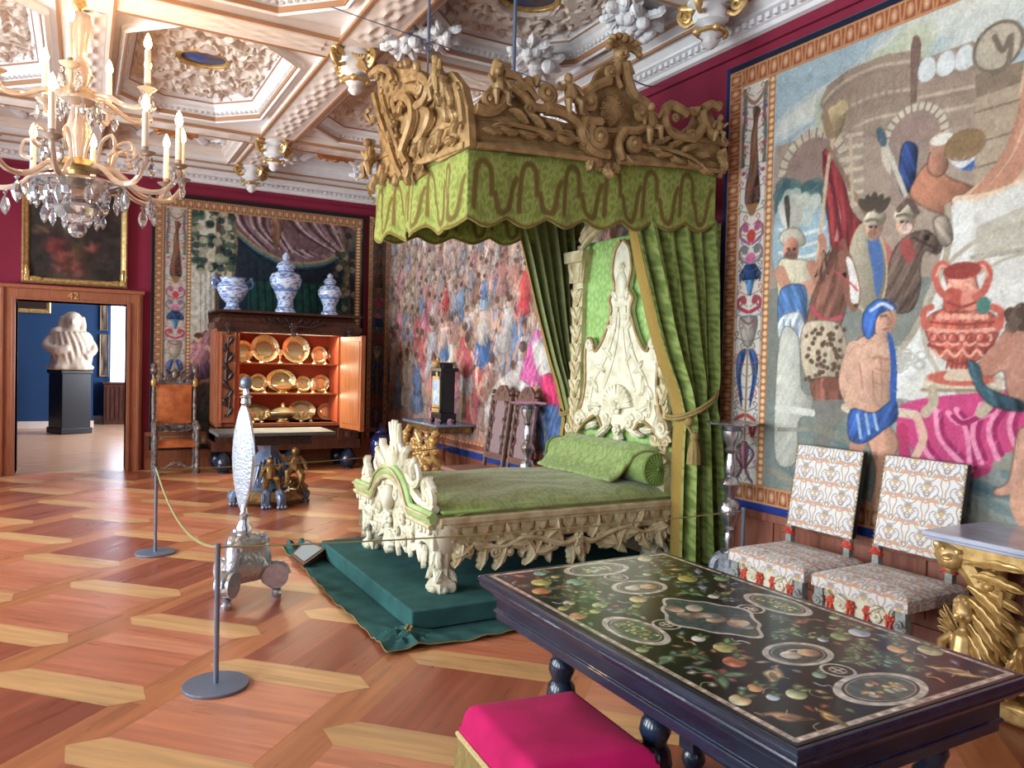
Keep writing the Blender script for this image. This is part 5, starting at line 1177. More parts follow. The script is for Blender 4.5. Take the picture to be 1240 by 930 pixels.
# headboard
yh = -5.2
XH = 4.0; Wh = wall_x(XH - .04); T = lambda x, y: pl_x(x, y, XH - .06)
mb = MB(); mb.box(XH, 4.56, .14, XH + .1, 5.98, 2.75); mb.build('headboard_back', M['ivory_gilt'], bed, smooth=False)
U, V = np.meshgrid(np.linspace(-5.9, -4.58, 150), np.linspace(.68, 2.75, 220), indexing='ij')
Pn = np.stack([np.full_like(U, XH - .012), -U, V], -1); o = grid_np('headboard_panel', Pn, lin_np(damask(U, V, HB, HBP, .3)), M['silk'], bed, solid=.01); o['label'] = 'bright green damask panel'
for (a, b_) in ((-5.98, -5.76), (-4.72, -4.57)):
    mb = MB(Wh); c = (a + b_) / 2
    mb.prism([(a + .03, 1.0), (b_ - .03, 1.0), (b_ - .03, 2.4), (a + .03, 2.4)], -.05, .02); mb.prism([(a, .68), (b_, .68), (b_, 1.0), (a, 1.0)], -.05, .05)
    mb.prism([(a - .03, 2.58), (b_ + .03, 2.58), (b_ + .05, 2.68), (a - .05, 2.68)], -.05, .08); mb.prism([(a, 2.4), (b_, 2.4), (b_ + .02, 2.58), (a - .02, 2.58)], -.05, .04)
    for k in range(8):
        z = 1.05 + k * .165
        mb.leaf((c, z), PI / 2 + .5, .16, .075, .02, .15); mb.leaf((c, z), PI / 2 - .5, .16, .075, .02, .15); mb.rosette((c, z), .03, 5, .03)
    for q in (-1, 1): mb.volute((c + q * .07, 1.08), .06, 0, 1.5, q, .02, .03); mb.leaf((c + q * .05, 2.4), PI / 2 + q * -.3, .2, .08, .03, .2); mb.volute((c + q * .05, .95), .05, 0, 1.4, -q, .018, .05)
    mb.rosette((c, .86), .08, 6, .05); mb.rosette((c, 2.3), .05, 6, .03)
    mb.build('headboard_pilaster', M['ivory_gilt'], bed)
mb = MB(Wh); ap = [(yh + .62 * math.sin(a), 2.66 + .28 * math.cos(a)) for a in np.linspace(-1.2, 1.2, 17)]
for o_, r in ((0, .045), (.06, .028), (-.06, .03)): mb.tube([(x, z + o_, .04) for x, z in ap], r, 8)
for k in range(2, 16, 2): mb.leaf(ap[k], PI / 2, .09, .06, .06, .2)
mb.build('headboard_arch', M['ivory_gilt'], bed)
# carved crest of the headboard: outline from the photo, mirrored about the bed's axis
ax_ = yh
half = [(.12, 1.18), (.2, 1.10), (.3, 1.22), (.46, 1.16), (.6, 1.06), (.63, 1.2), (.54, 1.3), (.49, 1.5), (.5, 1.74), (.47, 1.88), (.40, 1.88), (.36, 1.78), (.28, 1.83), (.2, 1.95), (.13, 2.12), (.16, 2.22), (.09, 2.3), (.13, 2.45), (.1, 2.62), (.02, 2.7)]
h2 = [(ax_ - d_, z) for d_, z in half]
outl = h2 + [(2 * ax_ - x, z) for x, z in reversed(h2)] + [(ax_, 1.08)]
mb = MB(Wh); mb.prism([(q.x, q.y) for q in crom([(x, z, 0) for x, z in outl], 2, True)], -.02, .03); mb.build('headboard_crest', M['ivory'], bed, bevel=.008)
mb = MB(Wh)
for s_ in (-1, 1):
    F = lambda x, z: (ax_ + s_ * abs(x - ax_), z)
    rim = [F(*p) for p in h2]; me_ = MB(Wh); me_.tube(crom([(x, z, .035) for x, z in rim], 4), .014, 7); me_.build('crest_edge', M['gilt_carved'], bed)
    mb.volute(F(ax_ - .435, 1.84), .065, 0, 1.6, s_, .022, .03); mb.volute(F(ax_ - .57, 1.17), .08, 0, 1.6, -s_, .022, .03)
    mb.vine([F(ax_ - .05, 2.15), F(ax_ - .09, 1.95), F(ax_ - .2, 1.72), F(ax_ - .36, 1.52), F(ax_ - .42, 1.3)], .03, .018, .03)
    mb.vine([F(ax_ - .02, 2.1), F(ax_ - .04, 1.9), F(ax_ - .1, 1.68), F(ax_ - .22, 1.45)], .02, .014, .03)
    for (dx, z, a, l) in ((.1, 1.7, 2.2, .16), (.2, 1.6, 2.6, .15), (.3, 1.42, 2.0, .16), (.25, 1.3, 3.0, .18), (.4, 1.25, 1.8, .14), (.12, 1.15, 3.6, .22), (.3, 1.15, 3.3, .16), (.06, 2.2, 2.0, .12), (.06, 1.95, 2.6, .12), (.44, 1.4, 1.2, .12), (.46, 1.15, 2.2, .15)):
        mb.leaf(F(ax_ - dx, z), a if s_ < 0 else PI - a, l, .075, .03, .2, bend=.2)
    for k in range(6):    # fan of shell ribs
        a = PI / 2 + s_ * (.15 + k * .24); mb.tube([(ax_, 1.3, .05), (ax_ + .2 * math.cos(a), 1.3 + .2 * math.sin(a), .05)], [.014, .022], 6)
    mb.volute(F(ax_ - .16, 1.2), .07, .3, 1.6, s_, .024, .03); mb.volute(F(ax_ - .1, 2.05), .05, .3, 1.5, s_, .018, .03); mb.volute(F(ax_ - .3, 1.25), .055, .3, 1.5, -s_, .018, .03)
mb.ball((ax_, 2.33, .03), (.075, .12, .04), 12, 8); mb.rosette((ax_, 1.32), .08, 6, .05); mb.rosette((ax_, 1.12), .055, 6, .04); mb.rosette((ax_, 2.48), .045, 6, .03); mb.leaf((ax_, 1.1), -PI / 2, .14, .12, .03)
mb.build('headboard_carving', M['ivory'], bed)
# bolster with gathered end discs, and the pillow cloth over it
def bolster():
    t = thing('bolster', 'long green silk bolster with gathered round ends at the headboard', 'bolster', (3.84, 5.3, .75))
    n, m_ = 70, 40; r = .122
    S, Q = np.meshgrid(np.linspace(0, 1, n), np.linspace(0, 2 * PI, m_), indexing='ij')
    rr = r * (1 - .5 * np.clip((np.abs(S - .5) - .485) / .015, 0, 1) ** 2) * (1 + .012 * np.sin(S * 60 + Q * 2))
    Y = 4.58 + S * 1.40; Pn = np.stack([3.84 + rr * np.cos(Q), Y, .872 + rr * np.sin(Q)], -1)
    o = grid_np('bolster_cover', Pn, lin_np(damask(Y, Q * r, (132, 154, 84), (112, 134, 70), .24)), M['silk'], t)
    for y, s_ in ((4.58, -1), (5.98, 1)):
        b = MB(Matrix(((1, 0, 0, 3.84), (0, 0, s_, y), (0, 1, 0, .872), (0, 0, 0, 1))))
        k = 44; ring = [[(rad * math.cos(2 * PI * i / k), rad * math.sin(2 * PI * i / k), .018 * (1 - rad / .12) + (.006 if i % 2 else 0)) for i in range(k)] for rad in (.122, .06, .02)]
        b.add(sum(ring, []) + [(0, 0, .02)], [(j * k + i, j * k + (i + 1) % k, (j + 1) * k + (i + 1) % k, (j + 1) * k + i) for j in range(2) for i in range(k)] + [(2 * k + i, 2 * k + (i + 1) % k, 3 * k) for i in range(k)])
        b.ball((0, 0, .022), .014, 8, 5); b.tube([(.122 * math.cos(a), .122 * math.sin(a), .002) for a in np.linspace(0, 2 * PI, 33)[:-1]], .009, 6, closed=True)
        b.build('gathered_end', mat('green_silk_end', (112, 140, 66), .5, noise=.15, nscale=20), t)
bolster()
def pillow():
    n, m_ = 80, 60
    S, Q = np.meshgrid(np.linspace(0, 1, n), np.linspace(0, 1, m_), indexing='ij')
    Y = 4.76 + S * 1.08 - .10 * Q + .03 * np.sin(Q * 5) ; X = 3.54 + Q * .42 + .012 * np.sin(S * 7)
    X = np.minimum(X, 3.95)
    hump = .872 + np.sqrt(np.clip(.137 ** 2 - (X - 3.84) ** 2, 0, 1)) ; base = .78 + .03 * np.clip((X - 3.54) / .2, 0, 1)
    Z = np.where(X > 3.73, hump + .012, base + .15 * np.clip((X - 3.56) / .18, 0, 1) ** 1.5); Z = np.maximum(Z, base) + .007 * np.sin(S * 29 + Q * 9 + 2 * np.sin(Q * 7)) * np.sin(Q * PI) + .005 * np.sin(X * 43 + S * 13)
    e = np.minimum(np.minimum(S, 1 - S), Q); Z -= .02 * np.exp(-e / .02)
    o = grid_np('pillow_cloth', np.stack([X, Y, Z], -1), lin_np(damask(Y, X, (148, 166, 102), (120, 142, 80), .2)), M['silk'], solid=.02)
    tag(o, 'crumpled pale green damask pillow cloth draped over the bolster', 'pillow cloth')
    b = MB(); b.tube([tuple(p) for p in np.stack([X, Y, Z + .004], -1)[0]], .007, 6); b.tube([tuple(p) for p in np.stack([X, Y, Z + .004], -1)[:, 0]], .007, 6); b.build('braid', M['fringe'], o)
pillow()

# ---------------------------------------------------------------- canopy
CX0, CX1, CY0, CY1 = 2.11, 4.2, 4.42, 6.12
def tilt(x, y): return .085 * (x - CX0) + .06 * (y - CY0)
can = thing('bed_canopy', 'hanging bed canopy with carved gilt cresting and green damask valance', 'canopy', ((CX0 + CX1) / 2, (CY0 + CY1) / 2, 3.1))
def braid(c, u0, u1, v0, v1, n, th, col):
    for i in range(n):
        u = u0 + (i + .5) * (u1 - u0) / n; w = (u1 - u0) / n
        a = v0 + (v1 - v0) * .1; b = v0 + (v1 - v0) * .88
        if i % 2 == 0: c.line([(u - w * .4, a + .02), (u - w * .3, b - .05), (u, b), (u + w * .3, b - .05), (u + w * .35, a + .12)], th, col, raw=True)
        else: c.line([(u - w * .5, a + .12), (u - w * .3, a), (u + w * .1, a), (u + w * .3, a + .15), (u + w * .45, b - .1)], th, col, raw=True)
def valance(name, W, u0, u1, tl, n_sc, fold, deep, folds=3):
    c = Canvas(u0, 0, u1, .43, .008, G_BASE); U, V = np.meshgrid(c.U, c.V, indexing='ij'); c.a[:] = damask(U, V, G_BASE, G_PAT, .22)
    braid(c, u0 + .03, u1 - .03, .03, .42, int((u1 - u0) / .17), .036, (108, 90, 44)); c.line([(u0, .012), (u1, .012)], .02, (120, 96, 46), raw=True)
    s_ = (U - u0) / (u1 - u0); hem = deep * (.5 - .5 * np.cos(2 * PI * n_sc * s_)) ** .7 * .055
    Zv = 2.99 - .43 + tl(U) + V + (1 - V / .43) * (-hem)
    ph = s_ * folds * 2 * PI
    Nn = fold * (1 - V / .43) ** .8 * (np.sin(ph) + .35 * np.sin(2.3 * ph + 1))
    Q = np.stack([U, Zv, Nn, np.ones_like(U)], -1) @ np.array(W).T
    grid_np(name, Q[..., :3], lin_np(c.a), M['fabric'], can, solid=.012)
valance('valance', wall_y(CY0), CX0, CX1, lambda U: tilt(U, CY0), 7, .012, 1.0, 4)
valance('valance', wall_x(CX0), -CY1, -CY0, lambda U: tilt(CX0, -U), 5, .05, 1.2, 2.5)
valance('valance', Matrix(((1, 0, 0, 0), (0, 0, 1, CY1), (0, 1, 0, 0), (0, 0, 0, 1))), CX0, CX1, lambda U: tilt(U, CY1), 6, .02, 1.0, 4)
# tester lining and frame
mb = MB(); P4 = [(CX0, CY0), (CX1, CY0), (CX1, CY1), (CX0, CY1)]
mb.add([(x, y, 2.97 + tilt(x, y)) for x, y in P4] + [(x, y, 3.0 + tilt(x, y)) for x, y in P4], [(0, 3, 2, 1), (4, 5, 6, 7), (0, 1, 5, 4), (1, 2, 6, 5), (2, 3, 7, 6), (3, 0, 4, 7)])
mb.build('tester_lining', mat('olive_lining', (104, 110, 58), .8, noise=.1, nscale=5), can, smooth=False)
mb = MB()
def beam(p, q, h0, h1, wd):
    d = (Vector(q) - Vector(p)).normalized(); nn = Vector((d.y, -d.x)) * wd
    v = []
    for x, y in (p, q):
        for (o_, h) in ((0, h0), (1, h0), (1, h1), (0, h1)): v.append((x + nn.x * o_, y + nn.y * o_, 2.99 + tilt(x, y) + h))
    mb.add(v, [(0, 1, 2, 3), (7, 6, 5, 4), (0, 4, 5, 1), (1, 5, 6, 2), (2, 6, 7, 3), (3, 7, 4, 0)])
for p, q in (((CX0, CY0), (CX1, CY0)), ((CX0, CY1), (CX0, CY0)), ((CX1, CY1), (CX0, CY1))):
    beam(p, q, .0, .045, .04); beam(p, q, .045, .18, .015); beam(p, q, .18, .22, .035)
mb.build('cornice_board', M['gilt_carved'], can, smooth=False, bevel=.006)
# near-side cresting, on the plane Y = 4.40
Wn = wall_y(CY0 - .025); N = lambda x, y: pl_y(x, y, CY0 - .025); k_ = .0046   # metres per photo pixel there
mb = MB(Wn)
V_ = lambda pts, r0, r1=None: mb.vine([N(*p) for p in pts], r0 * k_ * 1.1, (r1 or r0) * k_ * 1.1, .045)
def VO(x, y, r, a0, t, d, w=None): mb.volute(N(x, y), r * k_ * 1.15, a0, t, d, (w or r * .38) * k_ * 1.15, .045)
def LF(x, y, ang, L, W_, bend=.25, curl=.5): mb.leaf(N(x, y), ang, L * k_ * 1.35, W_ * k_ * 1.7, .05, curl, bend)
# silhouette boards behind the scrolls
for pts in ([(572, 132), (585, 118), (598, 100), (606, 112), (622, 118), (636, 112), (650, 128), (655, 140), (690, 150), (700, 178), (572, 168)],
            [(694, 170), (706, 140), (700, 112), (716, 104), (728, 80), (742, 74), (758, 74), (768, 84), (764, 108), (778, 112), (776, 140), (790, 165), (770, 190), (745, 205), (724, 200), (710, 180)],
            [(782, 168), (800, 150), (806, 135), (814, 152), (826, 160), (838, 150), (846, 132), (858, 128), (868, 150), (872, 178), (872, 196)]):
    mb.prism([N(*p) for p in pts], -.05, -.003)
V_([(572, 134), (588, 138), (604, 128), (612, 108), (628, 118), (642, 132), (656, 134)], 8, 6); VO(588, 124, 12, 0, 1.5, 1); VO(657, 117, 16, -1.5, 1.6, 1, 6); V_([(618, 112), (634, 108), (646, 124)], 7, 4)
VO(636, 134, 9, 0, 1.4, -1); V_([(600, 82), (596, 100), (606, 118)], 9, 5); mb.ball((*N(600, 80), .03), 8 * k_, 9, 7); V_([(606, 92), (622, 96), (630, 108)], 6, 4); mb.ball((*N(643, 101), .03), 7 * k_, 8, 6); LF(643, 108, 1.2, 12, 9); LF(640, 108, 2.2, 12, 9)
V_([(656, 134), (676, 138), (694, 150), (706, 168), (700, 180)], 9, 6)
mb.ball((*N(739, 135), .0), (21 * k_, 25 * k_, .06), 14, 9)
for _ in range(60):
    a, r = rng.uniform(0, 2 * PI), rng.uniform(0, 1) ** .5; p = N(739 + 16 * r * math.cos(a), 135 + 19 * r * math.sin(a)); mb.ball((p[0], p[1], .052 * math.sqrt(max(0, 1 - .8 * r * r))), .011, 5, 4)
VO(708, 127, 15, .6, 1.7, 1, 6); VO(719, 168, 18, 2.2, 1.7, 1, 7); VO(761, 176, 14, 1.0, 1.7, -1, 6); VO(770, 140, 14, 2.6, 1.7, -1, 6); VO(734, 91, 10, .2, 1.6, 1, 4)
V_([(734, 100), (722, 104), (708, 112), (697, 122)], 7, 6); V_([(697, 122), (704, 146), (724, 150)], 8, 6); V_([(704, 146), (700, 165), (712, 184), (732, 190)], 8, 7); V_([(752, 80), (756, 100), (764, 118), (780, 128)], 8, 6); V_([(780, 128), (782, 148), (768, 160), (752, 160)], 7, 6); V_([(752, 160), (744, 176), (748, 196)], 7, 7); V_([(744, 80), (742, 96), (748, 108)], 6, 4)
mb.rosette(N(720, 200), 12 * k_, 6, .03); mb.rosette(N(743, 205), 9 * k_, 6, .03); LF(730, 200, -1.5, 16, 12); LF(712, 196, -2.2, 12, 9); LF(752, 190, -1.0, 14, 9)
for (x, y, a) in ((690, 168, 2.7), (676, 164, 2.2), (690, 172, 3.6), (668, 168, 3.5), (654, 158, 2.2), (646, 166, 3.6), (634, 152, 2.2), (624, 162, 3.6), (614, 156, 2.9), (606, 160, 3.7)): LF(x, y, a, 22, 8, .5 if a < 3 else -.5, .4)
V_([(700, 172), (670, 166), (640, 158), (610, 152)], 4, 3)
for (x, y, a) in ((776, 180, .3), (790, 178, 1.0), (790, 184, -.6), (806, 182, 1.0), (808, 190, -.8), (822, 186, .9), (826, 196, -.8), (838, 192, .6), (842, 200, -1.0)): LF(x, y, a, 20, 8, -.5 if a > 0 else .5, .4)
V_([(770, 178), (800, 182), (830, 192), (846, 204)], 4, 3)
V_([(826, 140), (806, 130), (799, 146), (810, 166), (834, 168), (846, 156)], 8, 7); VO(832, 166, 11, 0, 1.6, -1, 4.5); VO(812, 146, 8, 0, 1.3, 1); V_([(844, 136), (848, 150), (860, 168), (874, 176)], 8, 6); V_([(846, 134), (856, 128), (866, 134)], 7, 5); mb.ball((*N(867, 129), .03), 7 * k_, 8, 6); mb.ball((*N(834, 136), .03), 7 * k_, 8, 6); LF(834, 142, .8, 12, 8); LF(834, 142, 2.4, 12, 8); VO(870, 172, 7, 0, 1.3, 1)
V_([(870, 182), (872, 196), (866, 216)], 6, 4); LF(868, 184, -1.6, 24, 10)
for pts in ([(574, 178), (640, 186), (720, 196)], [(745, 198), (810, 202), (872, 210)]): V_(pts, 3.5)
mb.build('cresting', M['gilt_carved'], can)
mb = MB(Wn)
for q_ in ((N(782, 172), .26, .1, .03, 1), (N(690, 140), .26, .3, .03, -1), (N(860, 172), .2, -.2, .03, 1), (N(603, 128), .22, .2, .03, -1)): mb = MB(Wn); mb.putto(*q_); mb.build('carved_cherub', M['gilt_carved'], can)
mb = MB(Wn); p = N(750, 66)     # plumed head at the top
mb.prism([N(738, 92), N(764, 92), N(758, 76), N(744, 76)], -.04, .05); mb.tube([(p[0], p[1] - .1, .01), (p[0], p[1] - .03, .01)], .035, 10); mb.ball((p[0], p[1], .02), (.055, .068, .06), 14, 10); mb.ball((p[0] - .004, p[1] - .012, .082), (.011, .02, .014), 7, 5)
for q in (-1, 1): mb.ball((p[0] + q * .022, p[1] + .008, .072), .009, 6, 4); mb.ball((p[0] + q * .026, p[1] - .022, .064), .016, 7, 5)
mb.ball((p[0], p[1] - .04, .07), (.016, .007, .008), 7, 5)
for k in range(9):
    a = PI / 2 + (k - 4) * .42; mb.vine([(p[0] + .03 * math.cos(a), p[1] + .04, .02), (p[0] + .09 * math.cos(a), p[1] + .05 + .06 * math.sin(a), .03), (p[0] + .13 * math.cos(a), p[1] + .02 + .09 * math.sin(a), .05)], .024, .018)
    mb.ball((p[0] + .13 * math.cos(a), p[1] + .015 + .09 * math.sin(a), .055), .026, 7, 5)
mb.ball((p[0], p[1] + .09, .05), .03, 8, 6); mb.build('plumed_head', M['gilt_carved'], can)
# foot-end cresting, on the plane X = 2.09
Wp = wall_x(CX0 - .03); N = lambda x, y: pl_x(x, y, CX0 - .03); k_ = .0062
mb = MB(Wp)
for pts in ([(455, 90), (470, 78), (486, 84), (500, 82), (518, 90), (526, 104), (524, 140), (516, 168), (506, 186), (514, 208), (502, 220), (488, 212), (476, 190), (466, 160), (458, 120)],
            [(524, 140), (536, 90), (546, 86), (560, 104), (566, 130), (568, 176), (530, 196), (510, 190)], [(456, 150), (466, 170), (476, 196), (480, 216), (470, 222), (462, 200)]):
    mb.prism([N(*p) for p in pts], -.05, -.005)
V_([(488, 140), (484, 124), (494, 118), (504, 126), (506, 145), (500, 165), (494, 185), (500, 200)], 5, 5); VO(492, 132, 8, 0, 1.6, 1); VO(500, 208, 9, 1, 1.6, -1); V_([(520, 136), (528, 140), (522, 158), (512, 172)], 5, 4); VO(516, 107, 9, 0, 1.6, -1); V_([(498, 98), (514, 94), (526, 104), (522, 122), (512, 130)], 5, 5)
VO(465, 93, 8, 0, 1.6, 1); V_([(456, 92), (466, 84), (478, 88), (482, 100)], 4.5, 4); VO(484, 106, 6, 0, 1.4, 1); VO(468, 110, 5, 0, 1.4, -1); V_([(460, 116), (466, 140), (476, 170), (486, 200), (494, 216)], 4.5, 4); V_([(470, 118), (476, 142), (486, 172), (492, 194)], 4, 3)
for (x, y, a, L) in ((472, 128, -1.2, 18), (480, 146, -1.0, 18), (478, 160, -1.4, 18), (506, 190, .2, 20), (516, 186, .5, 18), (528, 182, -.2, 18), (536, 176, .4, 18), (548, 172, -.4, 16), (556, 160, .2, 12), (510, 205, -.4, 14), (500, 216, -1.2, 12), (488, 212, -2.0, 14), (470, 200, -2.0, 16), (462, 150, 2.2, 14), (458, 170, -2.2, 16), (472, 210, -1.8, 16), (546, 120, 1.3, 22), (554, 130, 1.6, 22), (540, 130, 1.8, 22), (548, 150, 1.2, 20), (558, 150, 1.7, 20), (500, 84, 1.4, 10), (512, 88, 1.0, 10), (490, 84, 2.0, 10)): LF(x, y, a, L * .75, 7, .3, .35)
for (x, y) in ((492, 80), (501, 78), (510, 82), (484, 150), (486, 166), (470, 136), (480, 180), (512, 118), (560, 140), (552, 112)): mb.ball((*N(x, y), .035), 4 * k_, 7, 5)
V_([(536, 98), (535, 84), (533, 70)], 5, 2.5); mb.ball((*N(537, 92), .02), 6 * k_, 8, 6); VO(562, 112, 5, 0, 1.4, 1); V_([(560, 104), (566, 128), (568, 150)], 4, 4)
for k in range(5): V_([(452, 88), (445 - k * 1.5, 76 + k * 1.2), (436 + k * 4 - 3, 66 + k * .5)], 3.2, 1.8)
V_([(455, 134), (450, 140), (457, 152)], 3, 2); LF(456, 196, -2.4, 18, 7); LF(462, 212, -2.0, 16, 7)
mb.build('cresting', M['gilt_carved'], can)
for q_ in ((N(459, 212), .3, .2, .03, -1), (N(540, 118), .26, .0, .03, 1)): mb = MB(Wp); mb.putto(*q_); mb.build('carved_cherub', M['gilt_carved'], can)
# far and head sides carry a plainer run of scrolls
mb = MB(Matrix(((1, 0, 0, 0), (0, 0, 1, CY1 + .01), (0, 1, 0, 0), (0, 0, 0, 1))))
for k in range(7):
    x = CX0 + .2 + k * .27; z = 3.2 + tilt(x, CY1); mb.volute((x, z + .06), .1, 0, 1.6, 1 if k % 2 else -1, .03); mb.leaf((x + .1, z), PI / 2, .22, .1)
mb.build('cresting', M['gilt_carved'], can)
# ropes and the hanging hook
def rope(name, p, q, r, label, m_, cat='rope', sag=0.0, n=20, group=None):
    p, q = Vector(p), Vector(q); b = MB()
    b.tube([p.lerp(q, i / n) - Vector((0, 0, sag * 4 * (i / n) * (1 - i / n))) for i in range(n + 1)], r, 6)
    return tag(b.build(name, m_), label, cat, group)
p = on_y(622, 96, 5.2); rope('hanging_rope', (p.x, p.y, 3.0 + tilt(p.x, p.y)), (p.x, p.y, 4.5), .016, 'dark rope rising from the middle of the bed canopy to the ceiling', M['pewter'])
p = on_y(518, 86, 5.5); hk = thing('ceiling_hook', 'short iron ring hook above the foot end of the bed canopy', 'hook', (p.x, p.y, 4.4))
mb = MB(); mb.tube([(p.x, p.y, 4.5), (p.x, p.y, 4.06)], .012, 6); mb.tube([(p.x + .03 * math.cos(a), p.y, 4.03 + .03 * math.sin(a)) for a in np.linspace(0, 2 * PI, 17)[:-1]], .008, 6, closed=True); mb.tube([(p.x, p.y, 4.0), (p.x, p.y, 3.0 + tilt(p.x, p.y))], .007, 6)
mb.build('iron_rod', M['pewter'], hk)
a = on_z(400, 8, 4.38); b = on_y(805, 68, 4.44); c_ = on_y(838, 82, 4.5)
rope('support_wire', a, (b.x, b.y + 1.6, 4.2), .005, 'thin wire slanting across the ceiling above the bed canopy', M['pewter'], 'wire')
a = on_y(766, 96, 4.4); b = on_x(796, 104, 4.44); rope('support_wire', a, b, .006, 'short thin wire from the canopy cresting to the red wall', M['pewter'], 'wire', .02)

# ---------------------------------------------------------------- bed curtains
def curtain(label, Yp, rows, nf, ca, cb, amp, trim, zb, n_tie, mirror):
    rows = sorted(rows, key=lambda r: r[0]); pts = [(on_y(xl, y, Yp), on_y(xr, y, Yp)) for y, xl, xr in rows]
    Z = np.array([(a.z + b.z) / 2 for a, b in pts]); L_ = np.array([a.x for a, b in pts]); R_ = np.array([b.x for a, b in pts])
    nv, nu = 110, nf * 14
    zz = np.linspace(Z[0], zb, nv); xl = np.interp(-zz, -Z, L_); xr = np.interp(-zz, -Z, R_)
    k = np.ones(9) / 9
    xl = np.convolve(np.pad(xl, 4, 'edge'), k, 'valid'); xr = np.convolve(np.pad(xr, 4, 'edge'), k, 'valid')
    S = np.linspace(0, 1, nu)[:, None]; w0 = R_[0] - L_[0]; wd = (xr - xl)[None]
    sq = np.clip(1 - wd / w0, 0, .8)
    ph = S * nf * 2 * PI + .5 * np.sin(S * 9)
    X = xl[None] + wd * (S + .012 * np.sin(ph * 2))
    d = amp * (.75 + .5 * np.clip((zz[0] - zz[None]) / .5, 0, 1) + 1.2 * sq) * (1 - 2 * np.abs(np.sin(ph / 2 + .6)) ** .8 + .25 * np.sin(ph * .5 + 1) + .12 * np.sin(3 * ph + zz[None] * .8))
    Y = Yp + d * (1 if not mirror else -1) + 0.03 * np.exp(-((zz[None] - zz[n_tie]) / .12) ** 2)
    Zt = np.broadcast_to(zz[None], X.shape) + tilt(X, Yp) * .0
    C = damask(S * nf * .13 + 0 * X, np.broadcast_to(zz[None], X.shape), ca, cb, .24)
    e = (S < .028) & (np.ones_like(X) > 0) if trim else None
    if trim: C[np.broadcast_to(e, X.shape)] = (150, 122, 62)
    t = thing('bed_curtain', label, 'curtain', ((L_[0] + R_[0]) / 2, Yp, zb))
    grid_np('drape', np.stack([X, Y, Zt], -1), lin_np(C), M['fabric'], t, solid=.006)
    zt = zz[n_tie]; a, b = xl[n_tie], xr[n_tie]; m_ = MB(); c = (a + b) / 2; rx = (b - a) / 2 + .02; ry = amp * 2.4 + .03
    for h in (0, .022): m_.tube([(c + rx * math.cos(q), Yp + ry * math.sin(q), zt + h + .12 * math.cos(q)) for q in np.linspace(0, 2 * PI, 33)[:-1]], .013, 7, closed=True)
    m_.tube([(a - .0, Yp - ry * .6, zt - .13), (a + .015, Yp - ry * .9, zt - .2), (a + .02, Yp - ry, zt - .24)], .012, 6)
    m_.ball((a + .01, Yp - ry * .8, zt - .13), .035, 9, 7)
    tb = m_.build('tieback', M['fringe'], t); tb['label'] = 'corded gold tieback'
    m_ = MB(Matrix.Translation((a + .03, Yp - ry * 1.0, zt - .2))); m_.lathe([(.006, 0), (.028, -.01), (.034, -.04), (.022, -.065), (.03, -.075), (.046, -.16), (.05, -.24), (.0, -.245)], 20, sq=lambda q, z: 1 + (.06 * math.cos(q * 10) if z < -.07 else 0)); m_.build('tassel', M['fringe'], tb)
    return t
curtain('bright green damask bed curtain tied back on the near side of the headboard', 4.5, [(262, 757, 872), (330, 770, 870), (400, 786, 866), (450, 801, 862), (485, 817, 857), (497, 819, 856), (530, 815, 861), (600, 813, 866), (690, 811, 874)], 6, C_GRN, C_PAT, .07, True, .147, 58, False)
curtain('dull olive bed curtain tied back on the far side of the bed', 6.09, [(255, 620, 708), (300, 632, 708), (380, 651, 706), (440, 667, 704), (470, 677, 706), (497, 686, 712), (530, 680, 710), (640, 676, 712)], 7, (126, 130, 84), (118, 122, 78), .04, True, .147, 66, True)

# ================================================================ BACK OF THE ROOM
# ---------------------------------------------------------------- the big cupboard
CF, CBK = 11.42, 12.12     # front and back planes
cab = thing('cupboard', 'large carved wooden cupboard with lit shelves, an open right door and bun feet', 'cupboard', (2.7, 11.7, 0))
zt, zb_ = 2.31, .3
mb = MB(); mb.box(1.66, CF + .04, .62, 1.74, CBK, 2.12); mb.box(3.62, CF + .04, .62, 3.70, CBK, 2.12); mb.box(1.74, CBK - .05, .62, 3.62, CBK, 2.12); mb.box(1.74, CF + .06, .66, 3.62, CBK - .05, .70); mb.box(1.74, CF + .06, 2.0, 3.62, CBK - .05, 2.05)
mb.box(1.66, CF + .05, .44, 3.7, CBK, .66); mb.build('body', M['wood'], cab, smooth=False, bevel=.006)
for q_ in ((1.64, CF + .07, .7, 1.96, CBK - .2, 2.0), (3.43, CF + .07, .7, 3.66, CBK - .2, 2.0)): mb = MB(); mb.box(*q_); mb.build('side_stile', M['wood'], cab, smooth=False, bevel=.006)
mb = MB(); mb.box(1.97, CBK - .08, .7, 3.43, CBK - .055, 2.0); mb.box(1.965, CF + .1, .7, 1.98, CBK - .05, 2.0); mb.box(3.41, CF + .1, .7, 3.425, CBK - .05, 2.0)
mb.build('shelf_lining', mat('red_lining', (196, 84, 48), .7), cab, smooth=False)
Ys = 11.62
sh = [on_y(350, 512, Ys).z, on_y(350, 476, Ys).z, on_y(350, 440, Ys).z]
for z in sh[1:]:
    b = MB(); b.box(1.975, CF + .12, z - .022, 3.42, CBK - .07, z); b.build('shelf', M['wood_door'], cab, smooth=False, bevel=.003)
b = MB(); b.box(1.975, CF + .1, .7, 3.42, CBK - .07, sh[0]); b.build('shelf', M['wood_door'], cab, smooth=False)
mb = MB(); mb.box(1.62, CF, 2.05, 3.74, CBK, 2.13); mb.box(1.66, CF + .02, 2.0, 3.70, CF + .09, 2.07)
path = [(3.72, CBK, 0), (3.72, CF, 0), (1.64, CF, 0), (1.64, CBK, 0)]
